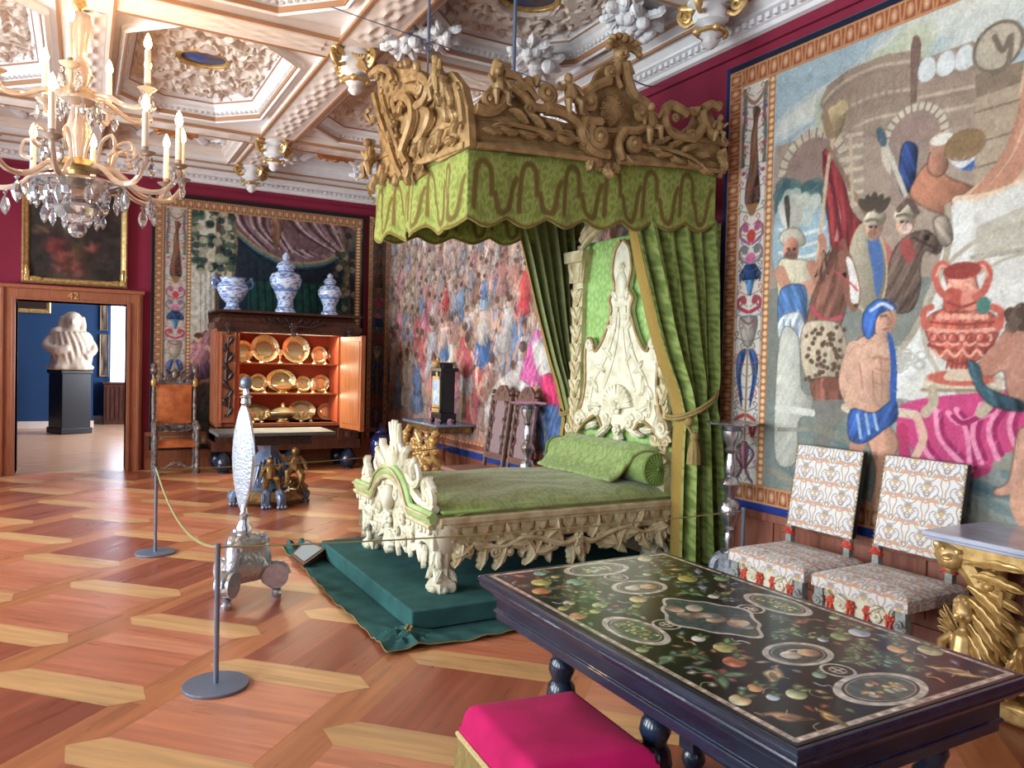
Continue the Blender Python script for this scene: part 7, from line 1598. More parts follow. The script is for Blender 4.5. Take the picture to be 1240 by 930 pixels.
mb = MB(); mb.box(a.x, 20.3, 0, b_.x + .7, 20.85, b_.z - .04); mb.build('body', M['wood_dark'], t, smooth=False, bevel=.01); mb = MB(); mb.box(a.x - .03, 20.26, b_.z - .04, b_.x + .73, 20.86, b_.z); mb.build('shelf_top', M['wood_dark'], t, smooth=False, bevel=.006)
mb = MB(); [mb.box(a.x + .06 + k * .09, 20.28, .1, a.x + .1 + k * .09, 20.3, b_.z - .12) for k in range(10)]; mb.build('slats', M['wood_dark'], t, smooth=False)

# ================================================================ FOREGROUND
# ---------------------------------------------------------------- inlaid stone table
tb = thing('inlaid_table', 'big dark table with a top inlaid with fruit, birds and flowers in the foreground', 'table', (1.89, 1.95, 0))
TX0, TX1, TY0, TY1, TZ = 1.41, 2.365, 1.17, 2.745, .80
def inlay():
    c = Canvas(TX0 + .012, TY0 + .012, TX1 - .012, TY1 - .012, .0027, (25, 25, 28)); K = dict(raw=True)
    cr = (176, 172, 162)
    for (x0, y0, x1, y1) in ((TX0, TY0, TX1, TY1),):
        q = .034; P = [(x0 + q, y0 + q), (x1 - q, y0 + q), (x1 - q, y1 - q), (x0 + q, y1 - q), (x0 + q, y0 + q)]
        for a, b in zip(P, P[1:]):
            c.line([a, b], .018, (166, 152, 138), smooth=False, raw=True)
            n = int(math.dist(a, b) / .028)
            for i in range(n): c.ell(a[0] + (b[0] - a[0]) * (i + .5) / n, a[1] + (b[1] - a[1]) * (i + .5) / n, .008, .005, [(196, 186, 172), (140, 122, 112)][i % 2], **K)
    pal = [(196, 178, 150), (150, 158, 120), (174, 128, 92), (120, 148, 140), (206, 196, 180), (150, 150, 96), (170, 100, 76), (140, 156, 170), (110, 130, 90), (190, 160, 110)]
    def leaf_(x, y, a, L, w, col):
        ca, sa = math.cos(a), math.sin(a); c.poly([(x, y), (x + L * .4 * ca - w * sa, y + L * .4 * sa + w * ca), (x + L * ca, y + L * sa), (x + L * .4 * ca + w * sa, y + L * .4 * sa - w * ca)], col, smooth=True, raw=True, model=.3)
    def flower(x, y, r, col):
        for k in range(6):
            a = k * PI / 3 + r * 50; leaf_(x, y, a, r, r * .32, col)
        c.ell(x, y, r * .25, r * .25, (206, 180, 110), **K)
        for k in range(3): leaf_(x, y, k * 2.2 + 1 + r * 90, r * 1.7, r * .3, (96, 126, 96))
    def fruit(x, y, r, col):
        c.ell(x, y, r, r * .8, col, model=.35, ang=.6, **K); leaf_(x + r * .6, y + r * .5, .7, r * 1.4, r * .3, (104, 130, 84)); leaf_(x + r * .6, y + r * .3, -.2, r * 1.2, r * .25, (130, 150, 104))
    def bird(x, y, s_, a, col):
        ca, sa = math.cos(a), math.sin(a); R_ = lambda u, v: (x + s_ * (u * ca - v * sa), y + s_ * (u * sa + v * ca))
        c.poly([R_(-.5, 0), R_(-.2, .3), R_(.2, .3), R_(.45, .15), R_(.65, .3), R_(.8, .2), R_(.65, .05), R_(.4, -.15), R_(0, -.3), R_(-.9, -.25)], col, smooth=True, raw=True, model=.4)
        c.poly([R_(-.2, .1), R_(.2, .15), R_(-.1, -.2), R_(-.5, -.2)], tuple(v * .7 for v in col), smooth=True, raw=True); c.ell(*R_(.66, .2), s_ * .04, s_ * .04, (20, 20, 20), **K); c.line([R_(.78, .2), R_(.95, .16)], s_ * .06, (190, 150, 80), raw=True)
        c.line([R_(0, -.3), R_(0, -.55)], s_ * .05, (180, 140, 90), raw=True)
    def lizard(x, y, s_, a, col): 
        c.line([(x, y), (x + s_ * math.cos(a), y + s_ * math.sin(a)), (x + s_ * 1.6 * math.cos(a + .5), y + s_ * 1.6 * math.sin(a + .5)), (x + s_ * 2.3 * math.cos(a + .1), y + s_ * 2.3 * math.sin(a + .1))], s_ * .4, col, wd2=s_ * .08, raw=True)
    cx, cy = 1.893, 1.955
    spots = [(cx, 1.305, .185, .12), (cx, 2.62, .2, .14), (cx, 1.581, .16, .12), (cx, 2.337, .16, .12), (1.572, cy, .11, .18), (2.22, cy, .11, .18), (cx, cy, .21, .24), (cx, 1.44, .06, .06), (cx, 2.49, .06, .06), (1.705, cy, .06, .06), (2.09, cy, .06, .06)]
    free = lambda x, y, m_: all(((x - a) / (rx + m_)) ** 2 + ((y - b) / (ry + m_)) ** 2 > 1 for a, b, rx, ry in spots)
    # scattered motifs, big ones first
    placed = []
    def tryp(r):
        for _ in range(300):
            x, y = rng.uniform(TX0 + .07, TX1 - .07), rng.uniform(TY0 + .07, TY1 - .07)
            if free(x, y, r * .5) and all((x - a) ** 2 + (y - b) ** 2 > (r + q) ** 2 * .8 for a, b, q in placed): placed.append((x, y, r)); return x, y
        return None
    bird(1.52, 1.30, .075, 2.2, (176, 136, 110)); placed.append((1.52, 1.3, .08)); fruit(1.49, 1.42, .035, (200, 170, 130)); placed.append((1.49, 1.42, .06)); bird(1.62, 1.25, .055, 1.2, (180, 150, 90)); placed.append((1.62, 1.25, .06)); bird(1.7, 1.5, .08, .4, (190, 162, 120)); placed.append((1.7, 1.5, .08))
    bird(2.2, 1.28, .09, -1.3, (176, 150, 106)); placed.append((2.2, 1.28, .09)); flower(1.56, 1.56, .055, (150, 90, 90)); placed.append((1.56, 1.56, .08)); bird(1.5, 1.72, .06, .2, (130, 160, 130)); placed.append((1.5, 1.72, .06))
    fruit(2.15, 2.35, .05, (160, 150, 80)); placed.append((2.15, 2.35, .06)); fruit(1.52, 2.45, .045, (190, 120, 80)); placed.append((1.52, 2.45, .06)); fruit(1.58, 2.55, .05, (170, 160, 90)); placed.append((1.58, 2.55, .06))
    for k in range(34):
        p = tryp(.05)
        if p: [fruit, flower, lambda x, y, r, col: bird(x, y, r * 1.3, rng.uniform(0, 6), col), fruit, flower][k % 5](p[0], p[1], rng.uniform(.034, .046), pal[rng.integers(10)])
    for k in range(60):
        p = tryp(.032)
        if p: [fruit, flower, lambda x, y, r, col: lizard(x, y, r, rng.uniform(0, 6), col)][k % 3](p[0], p[1], rng.uniform(.02, .028), pal[rng.integers(10)])
    for k in range(170):
        p = tryp(.018)
        if p: leaf_(p[0], p[1], rng.uniform(0, 6.28), rng.uniform(.024, .045), rng.uniform(.006, .011), pal[rng.integers(10)])
    for k in range(50):
        x, y = rng.uniform(TX0 + .07, TX1 - .07), rng.uniform(TY0 + .07, TY1 - .07)
        if free(x, y, .01): a = rng.uniform(0, 6); c.line([(x, y), (x + .03 * math.cos(a), y + .03 * math.sin(a)), (x + .06 * math.cos(a + .6), y + .06 * math.sin(a + .6))], .003, (150, 150, 120), raw=True)
    # interlaced ovals
    def oval(x, y, rx, ry, inner):
        c.ell(x, y, rx, ry, (30, 30, 32), **K); c.ell(x, y, rx, ry, cr, ring=.19 * min(1, .09 / min(rx, ry)), **K); c.ell(x, y, rx * .72, ry * .72, inner, **K); c.ell(x, y, rx * .76, ry * .76, (150, 140, 128), ring=.06, **K)
    for y in (1.305, 2.62):
        oval(cx, y, .155, .092, (76, 84, 76))
        for k in range(26): c.ell(cx + rng.uniform(-.07, .07), y + rng.uniform(-.035, .035), .012, .008, pal[rng.integers(10)], model=.3, ang=k, **K)
    for y in (1.581, 2.337): oval(cx, y, .118, .088, (64, 60, 58)); c.ell(cx - .03, y, .035, .028, (196, 180, 160), model=.3, **K); c.ell(cx + .035, y - .01, .035, .03, (176, 140, 110), model=.3, **K); c.line([(cx - .06, y), (cx, y + .03), (cx + .06, y)], .006, (206, 190, 170), raw=True)
    for x in (1.572, 2.22):
        oval(x, cy, .085, .142, (66, 84, 66))
        for k in range(60): c.ell(x + rng.uniform(-.035, .035), cy + rng.uniform(-.08, .08), .006, .005, [(160, 160, 100), (120, 140, 90), (190, 190, 140), (150, 110, 90)][k % 4], **K)
    for (x, y) in ((cx, 1.44), (cx, 2.485), (1.702, cy), (2.088, cy)):
        c.ell(x, y, .05, .05, (28, 28, 30), **K); c.ell(x, y, .05, .05, cr, ring=.18, **K); c.ell(x, y, .026, .026, (150, 140, 120), ring=.3, **K); c.line([(x - .02, y), (x + .02, y)], .008, cr, raw=True); c.line([(x, y - .02), (x, y + .02)], .008, cr, raw=True)
    out = []
    for k in range(48):
        a = 2 * PI * k / 48; r = 1 + .10 * math.cos(4 * a) + .05 * math.cos(8 * a); out.append((cx + .155 * r * math.cos(a), cy + .2 * r * math.sin(a)))
    c.poly(out, cr, smooth=True, raw=True); c.poly([(cx + (x - cx) * .91, cy + (y - cy) * .93) for x, y in out], (62, 74, 76), smooth=True, raw=True)
    for k in range(10): c.ell(cx + rng.uniform(-.07, .07), cy + rng.uniform(-.12, .12), .04, .03, [(180, 150, 126), (150, 126, 110), (110, 120, 120), (190, 170, 150)][k % 4], model=.3, ang=k, al=.8, **K)
    lum = c.a.mean(-1, keepdims=True); c.a = np.where(lum > 45, np.clip(c.a * 1.16, 0, 225), c.a * .8); c.mottle(.1, .02)
    o = c.mesh('inlaid_top', Matrix.Translation((0, 0, TZ)), M['inlay'], tb, solid=.006); o['label'] = 'black stone top inlaid with coloured stones'
inlay()
mb = MB(); tp = [(TX0, TY0, 0), (TX0, TY1, 0), (TX1, TY1, 0), (TX1, TY0, 0)]
mb.sweep([(-.014, .7985), (0, .7985), (.008, .79), (.008, .778), (.0, .772), (.004, .764), (-.004, .752), (-.014, .748), (-.03, .742), (-.042, .725), (-.042, .718), (-.05, .715), (-.05, .672), (-.042, .668), (-.042, .658), (-.052, .652), (-.06, .645), (-.06, .635), (-.072, .628), (-.1, .628)], tp, closed=True)
mb.box(TX0 + .05, TY0 + .05, .63, TX1 - .05, TY1 - .05, .79); mb.build('table_frame', M['ebony'], tb, smooth=False, bevel=.002)
for y in (2.2, 1.65):
    b = MB(); b.ball((TX0 + .003, y, .783), (.012, .02, .012), 8, 6); b.build('stud', M['ebony'], tb)
def tleg(x, y):
    b = MB(); b.lathe([(.048, .628), (.05, .61), (.038, .6), (.04, .585), (.034, .575), (.044, .56), (.05, .53), (.04, .505), (.036, .49), (.05, .47), (.056, .43), (.05, .39), (.034, .355), (.03, .33), (.044, .31), (.044, .29), (.032, .275), (.034, .2), (.046, .18), (.046, .165)], 20, (x, y, 0)); b.box(x - .042, y - .042, .085, x + .042, y + .042, .168); b.lathe([(.03, .088), (.045, .07), (.05, .04), (.035, .005), (0, .0)], 18, (x, y, 0)); b.build('leg', M['ebony'], tb)
for x in (1.56, 2.22):
    for y in (2.36, 1.83, 1.36): tleg(x, y)
mb = MB()
for x in (1.545, 2.235): mb.box(x - .03, 1.36, .1, x + .03, 2.36, .15)
mb.box(1.545, 1.8, .1, 2.235, 1.86, .15); mb.build('stretcher', M['ebony'], tb, smooth=False, bevel=.004)

# ---------------------------------------------------------------- pink stool
so = thing('stool', 'square stool with a bright pink velvet seat and gold fringe beside the inlaid table', 'stool', (1.28, 2.03, 0), 0)
ZS = .53
cor = [on_z(*p, ZS - .005) for p in ((557, 853), (697, 833), (806, 915))]; A, B_, C_ = (Vector((p.x, p.y, 0)) for p in cor); D_ = A + C_ - B_
cen = (A + C_) / 2
def SQ(u, v): return A * (1 - u) * (1 - v) + B_ * u * (1 - v) + C_ * u * v + D_ * (1 - u) * v
b = MB()
def cush(u, v):
    e = max(abs(u - .5), abs(v - .5)) * 2; k = (abs(2 * u - 1) ** 8 + abs(2 * v - 1) ** 8) ** .125
    f = 1 - .5 * max(0, k - .9); uu, vv = .5 + (u - .5) * min(1, 1.0 / max(k, 1e-6) * k) , .5 + (v - .5)
    p = SQ(uu, vv); z = ZS - .075 * max(0, (e - .80) / .2) ** 2.6 + .02 * (1 - e * e); return (p.x, p.y, z)
b.grid(cush, 40, 40); ring = []
for t in np.linspace(0, 4, 81)[:-1]:
    s_, q = int(t), t % 1; u, v = ((q, 0), (1, q), (1 - q, 1), (0, 1 - q))[s_]; ring.append(SQ(u, v))
n = len(ring); b.add([(p.x, p.y, ZS - .073) for p in ring] + [(p.x, p.y, ZS - .12) for p in ring], [(i, n + i, n + (i + 1) % n, (i + 1) % n) for i in range(n)])
b.build('cushion', M['pink'], so)
b = MB(); n = 400; top = []; bot = []
for i in range(n):
    t = 4 * i / n; s_, q = int(t), t % 1; u, v = ((q, 0), (1, q), (1 - q, 1), (0, 1 - q))[s_]; p = SQ(u, v); d = (p - cen).normalized(); o_ = .006 + .006 * (i % 2)
    top.append((p.x + d.x * .006, p.y + d.y * .006, ZS - .105)); bot.append((p.x + d.x * (o_ + .008), p.y + d.y * (o_ + .008), ZS - .225 - .01 * rng.random()))
b.add(top + bot, [(i, n + i, n + (i + 1) % n, (i + 1) % n) for i in range(n)]); b.build('fringe', M['fringe'], so)
b = MB(); b.tube([(p[0], p[1], ZS - .103) for p in top[::4]], .009, 6, closed=True); b.build('braid', mat('braid', (206, 184, 130), .6, noise=.3, nscale=120), so)
b = MB(); b.add([(SQ(u, v).x, SQ(u, v).y, z) for z in (ZS - .16, ZS - .085) for u, v in ((.04, .04), (.96, .04), (.96, .96), (.04, .96))], [(0, 3, 2, 1), (4, 5, 6, 7), (0, 1, 5, 4), (1, 2, 6, 5), (2, 3, 7, 6), (3, 0, 4, 7)]); b.build('seat_frame', M['wood_dark'], so, smooth=False)
for u, v in ((.1, .1), (.9, .1), (.9, .9), (.1, .9)):
    p = SQ(u, v); b = MB(); b.lathe([(.028, ZS - .16), (.03, .3), (.022, .26), (.03, .2), (.02, .12), (.03, .06), (.03, .01), (0, 0)], 14, (p.x, p.y, 0)); b.build('leg', M['wood_dark'], so)

# ---------------------------------------------------------------- two white upholstered chairs
def brocade(c, u0, u1, v0, v1, pu, pv):
    cols = ((172, 142, 122), (152, 148, 160), (202, 150, 118), (158, 150, 142))
    nu, nv = int(math.ceil((u1 - u0) / pu)) + 1, int(math.ceil((v1 - v0) / pv)) + 1
    for i in range(nu):
        for j in range(nv):
            x = u0 + (i + .5 * (j % 2)) * pu; y = v0 + j * pv; S = pu
            for s_ in (-1, 1):
                X = lambda a, b_: (x + s_ * a * S, y + b_ * S)
                c.line([X(0, -.42), X(.22, -.34), X(.34, -.12), X(.22, .02), X(.14, -.08)], .0065, cols[1], raw=True)
                c.line([X(.04, .1), X(.2, .2), X(.3, .38), X(.16, .46), X(.1, .36)], .0065, cols[3], raw=True)
                c.line([X(.42, -.4), X(.46, -.15), X(.38, .1), X(.47, .34)], .0065, cols[0], raw=True)
                for k in range(5): c.line([X(.14 + .07 * k, .26 + .03 * math.sin(k)), X(.17 + .07 * k, .34)], .009, cols[2], raw=True)
                c.line([X(.1, .24), X(.3, .27), X(.5, .2)], .009, cols[2], raw=True)
                for k in range(3): c.ell(*X(.1 + .05 * k, -.2 + .06 * k), .008, .005, cols[k], raw=True)
                c.line([X(.0, -.3), X(.1, -.22), X(.0, -.12)], .0065, cols[0], raw=True)
            for k in range(7):
                a = PI * k / 6; c.line([(x, y - .02 * S), (x + .12 * S * math.cos(a), y + .14 * S * math.sin(a))], .009, cols[1 if k % 2 else 0], raw=True)
            c.ell(x, y - .04 * S, 0.016, .013, (196, 170, 120), raw=True); c.ell(x, y - .26 * S, .02, .014, cols[1], ring=.5, raw=True); c.ell(x, y + .32 * S, .014, .02, cols[3], ring=.5, raw=True)
def side_chair():
    t = thing('side_chair', 'white brocade side chair nearer the silver candle stand', 'chair', (3.98, 3.36, 0), 0, 'white brocade chairs along the wall')
    y0, y1 = 3.07, 3.65; xf, xb = 3.70, 4.22
    # seat
    c = Canvas(-.36, -.36, .36, .36, .005, (216, 212, 208)); brocade(c, -.36, .36, -.34, .36, .2, .135)
    U, V = np.meshgrid(c.U, c.V, indexing='ij'); e = np.maximum(np.abs(U), np.abs(V)); k = np.clip((.36 - e) / .075, 0, 1)
    X = (xf + xb) / 2 + np.clip(V, -.285, .285) / .285 * (xb - xf) / 2 * 1.03; Y = (y0 + y1) / 2 - np.clip(U, -.285, .285) / .285 * (y1 - y0) / 2 * 1.03
    Z = np.where(e > .285, .49 - (e - .285) * 1.0, .49 + .025 * np.clip((.285 - e) / .15, 0, 1) ** .6); Z -= .012 * np.exp(-((e - .285) / .02) ** 2)
    o = grid_np('seat', np.stack([X, Y, Z], -1), lin_np(c.a), M['fabric'], t); o['label'] = 'seat in white brocade with tan and lilac scrolls'
    # back
    w, h = .5, .54; c = Canvas(-w / 2, 0, w / 2, h, .004, (218, 214, 210)); brocade(c, -w / 2, w / 2, -.02, h + .1, .2, .14)
    U, V = np.meshgrid(c.U, c.V, indexing='ij'); yc_ = (y0 + y1) / 2; lean = .16
    e = np.minimum(np.minimum(U + w / 2, w / 2 - U), np.minimum(V, h - V)); bul = .02 * np.clip(e / .1, 0, 1) ** .5
    X = 4.20 + (V) * lean - .03 - bul; Pn = np.stack([X, yc_ - U, .615 + V], -1)
    o = grid_np('backrest', Pn, lin_np(c.a), M['fabric'], t); o['label'] = 'back panel in white brocade'
    b = MB(); v = [(4.165 + dz * lean + dx, yc_ + dy, .615 + dz) for dz in (.0, h) for dx in (0.0, .05) for dy in (-w / 2, w / 2)]
    b.add(v, [(0, 1, 3, 2), (4, 6, 7, 5), (0, 4, 5, 1), (2, 3, 7, 6), (0, 2, 6, 4), (1, 5, 7, 3)]); b.build('back_frame', M['black'], t, smooth=False, bevel=.008)
    for s_ in (-1, 1):
        b = MB(); [b.ball((4.166 + q * h * lean, yc_ + s_ * w / 2, .615 + q * h), .007, 5, 4) for q in np.linspace(0, 1, 22)]; b.build('nail_trim', M['fringe'], t)
    for s_ in (-1, 1):
        y = yc_ + s_ * .225
        b = MB(); b.box(4.155, y - .022, .44, 4.2, y + .022, .62); b.build('back_post', M['grey_paint'], t, smooth=False, bevel=.004)
        b = MB(Matrix(((0, 0, -1, 4.165), (-1, 0, 0, y), (0, 1, 0, .585), (0, 0, 0, 1)))); b.rosette((0, 0), .035, 6, .0); b.leaf((0, 0), -.6, .05, .03); b.leaf((0, 0), PI + .6, .05, .03); b.ball((0, -.01, 0), (.03, .02, .02)); b.build('red_flower', M['red_paint'], t)
        b = MB(); b.tube(crom([(4.18, y, .44), (4.17, y, .3), (4.2, y, .15), (4.26, y, 0)], 4), .022, 8); b.build('rear_leg', M['black'], t)
        yl = yc_ + s_ * .255
        b = MB(); b.box(xf + .0, yl - .028, .3, xf + .05, yl + .028, .44); b.tube(crom([(xf + .025, yl, .32), (xf + .01, yl, .22), (xf + .04, yl, .1), (xf + .01, yl, .02)], 4), [.034] * 5 + [.026] * 8, 8); b.M = wall_x(xf); b.volute((-yl, .34), .04, 0, 1.4, s_, .014); b.volute((-yl, .05), .04, 0, 1.4, -s_, .014); b.build('leg', M['grey_paint'], t)
    b = MB(); b.box(xf, y0, .42, xb - .02, y1, .455); b.build('seat_rail', M['grey_paint'], t, smooth=False, bevel=.004)
    W = wall_x(xf + .02); b = MB(W); b.prism([(-y1 + .07, .42), (-y0 - .07, .42), (-y0 - .07, .3), (-yc_ + .08, .27), (-yc_, .3), (-yc_ - .08, .27), (-y1 + .07, .3)], -.02, .0)
    for s_ in (-1, 1): b.volute((-yc_ + s_ * .11, .35), .06, 0, 1.5, s_, .018); b.leaf((-yc_ + s_ * .04, .34), PI / 2 - s_ * 1.0, .12, .06); b.leaf((-yc_ + s_ * .17, .33), PI / 2 - s_ * .4, .1, .05)
    b.build('front_carving', M['ivory'], t)
    for dx in (-.18, -.05, .06, .19): b = MB(W); b.rosette((-yc_ + dx, .36), .034, 6, .01); b.leaf((-yc_ + dx, .35), -PI / 2, .07, .05, .01); b.build('red_carving', M['red_paint'], t)
    return t
ch1 = side_chair(); ch2 = copy_tree(ch1); ch2.location.y -= .635; ch2.location.x += .02; ch2['label'] = 'white brocade side chair next to the marble-topped gilt console'

# ---------------------------------------------------------------- silver candle stands
cs = thing('candle_stand', 'tall silver candle stand with a dished top beside the white chairs', 'candle stand', (4.17, 4.14, 0), 0, 'silver candle stands flanking the bed')
x, y = 4.17, 4.14
b = MB(); b.lathe([(0, 1.22), (.05, 1.22), (.12, 1.235), (.185, 1.25), (.19, 1.262), (.18, 1.268), (.15, 1.258), (0, 1.255)], 32, (x, y, 0), sq=lambda a, z: 1 + .03 * math.cos(14 * a) * (z > 1.24)); b.build('dish', M['silver'], cs)
b = MB(); b.lathe([(.05, 1.225), (.075, 1.2), (.07, 1.15), (.04, 1.1), (.035, 1.08), (.05, 1.06), (.03, 1.03), (.04, .97), (.046, .9), (.03, .87), (.055, .85), (.072, .81), (.055, .77), (.034, .74), (.03, .7), (.058, .68), (.08, .62), (.062, .55), (.034, .5), (.05, .48), (.03, .45), (.042, .4), (.03, .34), (.06, .32), (.06, .3)], 24, (x, y, 0), sq=lambda a, z: 1 + .04 * math.cos(8 * a)); b.build('baluster', M['silver'], cs)
b = MB(); b.lathe([(.06, .31), (.09, .28), (.075, .2), (.12, .12), (.05, .1), (0, .1)], 24, (x, y, 0), sq=lambda a, z: 1 + .15 * math.cos(3 * a)); b.build('base', M['silver_emb'], cs)
for k in range(3):
    a = .5 + k * 2 * PI / 3; d = (math.cos(a), math.sin(a)); b = MB(Matrix(((d[0], 0, -d[1], x), (d[1], 0, d[0], y), (0, 1, 0, 0), (0, 0, 0, 1)))); b.vine([(.04, .28), (.1, .24), (.12, .12), (.16, .05)], .03); b.volute((.15, .09), .07, 0, 1.6, 1, .024, -.02); b.ball((.15, .028, 0), .028, 8, 6); b.build('leg', M['silver_emb'], cs)
cs2 = copy_tree(cs); cs2.location = (3.93, 6.68, 0); cs2['label'] = 'tall silver candle stand beyond the bed in front of the battle tapestry'

# ---------------------------------------------------------------- gilt marble-topped console at the right edge
co = thing('console_table', 'gilt carved console with a grey marble top and a seated cherub at its corner', 'console table', (4.1, 1.8, 0))
X0, X1, Y0, Y1, ZM = 3.79, 4.40, 1.02, 2.42, .85
mb = MB(); mb.box(X0, Y0, ZM - .028, X1, Y1, ZM); mb.box(X0 + .015, Y0 + .015, ZM - .045, X1, Y1 - .015, ZM - .028); mb.build('marble_top', M['marble'], co, bevel=.008)
mb = MB(); mb.box(X0 + .08, Y0 + .08, ZM - .13, X1 - .02, Y1 - .08, ZM - .045); mb.build('apron', M['gold_matte'], co, smooth=False, bevel=.01)
mb = MB(); mb.box(X0 + .06, Y1 - .62, ZM - .115, X0 + .085, Y1 - .5, ZM - .065); o = mb.build('apron_panel', mat('blue_enamel', (52, 74, 150), .4), co, smooth=False); o['label'] = 'small blue panel in the gilt apron'
mb = MB()
hx, hy, hz = X0 + .14, Y1 - .10, ZM - .12      # lion-like mask under the corner
mb.ball((hx, hy, hz), (.1, .095, .075), 14, 10); mb.ball((hx - .07, hy - .02, hz - .02), (.05, .055, .045)); mb.ball((hx - .1, hy - .02, hz - .005), (.022, .03, .018))
for q in (-1, 1): mb.ball((hx - .075, hy - .02 + q * .035, hz + .03), .016, 7, 5); mb.ball((hx - .02, hy + q * .08, hz + .04), (.03, .025, .03)); 
for k in range(10):
    a = -1.2 + k * .5; mb.ball((hx + .03 + .02 * math.sin(k * 3), hy + .1 * math.cos(a), hz + .085 * math.sin(a)), .034, 7, 5)
mb.build('corner_mask', M['gold'], co)
W = wall_x(X0 + .12); b = MB(W); u = -Y1
b.vine([(u + .12, .74), (u + .2, .66), (u + .3, .5), (u + .26, .34), (u + .16, .22), (u + .1, .12)], .05, .035); b.volute((u + .3, .62), .1, 0, 1.7, -1, .034)
for k in range(7): b.leaf((u + .17 + k * .012, .70 - k * .055), .35 - k * .16, .30 - k * .015, .07, .02, .2, bend=-.25)     # wing feathers
for k in range(5): b.leaf((u + .22, .6 - k * .06), -.5 - k * .12, .24, .07, .05, .25)
b.build('winged_leg', M['gold_matte'], co)
b = MB(W); b.vine([(u + .02, .14), (u + .16, .18), (u + .3, .15), (u + .45, .2), (u + .6, .14)], .035, .025); 
for (dx, z, a) in ((.08, .16, 1.0), (.2, .18, .6), (.28, .2, 1.4), (.36, .18, .8), (.2, .12, -.4), (.34, .12, -.6), (.44, .2, 1.3), (.5, .16, .4), (.12, .1, -1.0)): b.leaf((u + dx, z), a, .17, .08, .02, .35, bend=.2)
for (dx, z, r) in ((.4, .14, .07), (.55, .16, .06), (.24, .1, .05), (.42, .28, .05)): b.volute((u + dx, z), r, 0, 1.5, 1, .02); b.rosette((u + dx, z), r * .5, 6, .04)
b.prism([(u + .3, .5), (u + .46, .46), (u + .6, .3), (u + .62, .16), (u + .34, .16)], -.05, 0); b.tube([(u + .37, .62, .05), (u + .36, .22, .05)], .012, 7)
b.build('foliage_base', M['gold_matte'], co)
for (px, py) in ((X0 + .1, Y0 + .1), (X1 - .06, Y0 + .1), (X1 - .06, Y1 - .1)):
    b = MB(); b.tube(crom([(px, py, .72), (px - .03, py, .5), (px + .03, py, .25), (px, py, .02)], 5), [.06 - .002 * k for k in range(16)], 9); b.build('leg', M['gold_matte'], co)
b = MB(); b.box(X0 + .06, Y0 + .1, .0, X1 - .05, Y1 - .1, .1); b.build('plinth', M['gold_matte'], co, bevel=.02)
b = MB(Matrix.Translation((X0 + .09, Y1 - .19, .11)) @ Matrix.Rotation(-1.25, 4, 'Z') @ Matrix.Rotation(PI / 2, 4, 'X'))
h = .47
def PT(x_, y_, z_): return (x_ * h, y_ * h, z_ * h)
# seated child: torso, bent legs, arms, round head with curls
b.tube([PT(0, .1, 0), PT(0, .2, .02), PT(0, .34, .03), PT(0, .5, .0), PT(0, .57, 0)], [h * .13, h * .145, h * .13, h * .115, h * .05], 12)
b.ball(PT(0, .1, -.02), (h * .17, h * .12, h * .14), 12, 8); b.tube([PT(0, .54, 0), PT(0, .66, .02)], h * .05, 8)
b.ball(PT(0, .76, .03), (h * .115, h * .135, h * .125), 14, 10); b.ball(PT(0, .735, .155), (h * .022, h * .03, h * .025), 7, 5)
for q in (-1, 1):
    b.ball(PT(q * .055, .72, .115), (h * .042, h * .04, h * .035), 8, 6); b.tube([PT(q * .1, .5, 0), PT(q * .2, .4, .05), PT(q * .17, .28, .16), PT(q * .1, .24, .24)], [h * .055, h * .055, h * .045, h * .034], 8)
    b.ball(PT(q * .1, .24, .25), (h * .035, h * .03, h * .035), 8, 6)
    b.tube([PT(q * .08, .08, .02), PT(q * .17, .12, .2), PT(q * .2, .16, .32)], [h * .1, h * .1, h * .075], 9); b.tube([PT(q * .2, .16, .32), PT(q * .17, 0, .34), PT(q * .15, -.16, .33)], [h * .075, h * .07, h * .045], 9); b.ball(PT(q * .16, -.2, .38), (h * .045, h * .035, h * .085), 8, 6)
    b.ball(PT(q * .045, .775, .135), h * .018, 6, 4)
b.ball(PT(0, .80, -.01), (h * .125, h * .125, h * .125), 14, 10)
for k in range(26):
    a = k * 2.4; e = .2 + 1.2 * (k / 26); b.ball(PT(.115 * math.cos(a) * math.cos(e), .80 + .115 * math.sin(e), -.01 + .115 * math.sin(a) * math.cos(e)), h * .03, 6, 4)
o = b.build('cherub', M['gold'], co); md = o.modifiers.new('remesh', 'REMESH'); md.mode = 'VOXEL'; md.voxel_size = .006; md.use_smooth_shade = True
b = MB(Matrix.Translation((X0 + .12, Y1 - .18, .12)) @ Matrix.Rotation(-1.25, 4, 'Z') @ Matrix.Rotation(PI / 2, 4, 'X'))
for q in (-1, 1):
    for k in range(4): b.leaf((q * .04, .22 - .01 * k), (PI / 2 - q * (.5 + .25 * k)), .15 - .015 * k, .05, -.04 - .004 * k, .05)
b.build('cherub_wing', M['gold'], co)

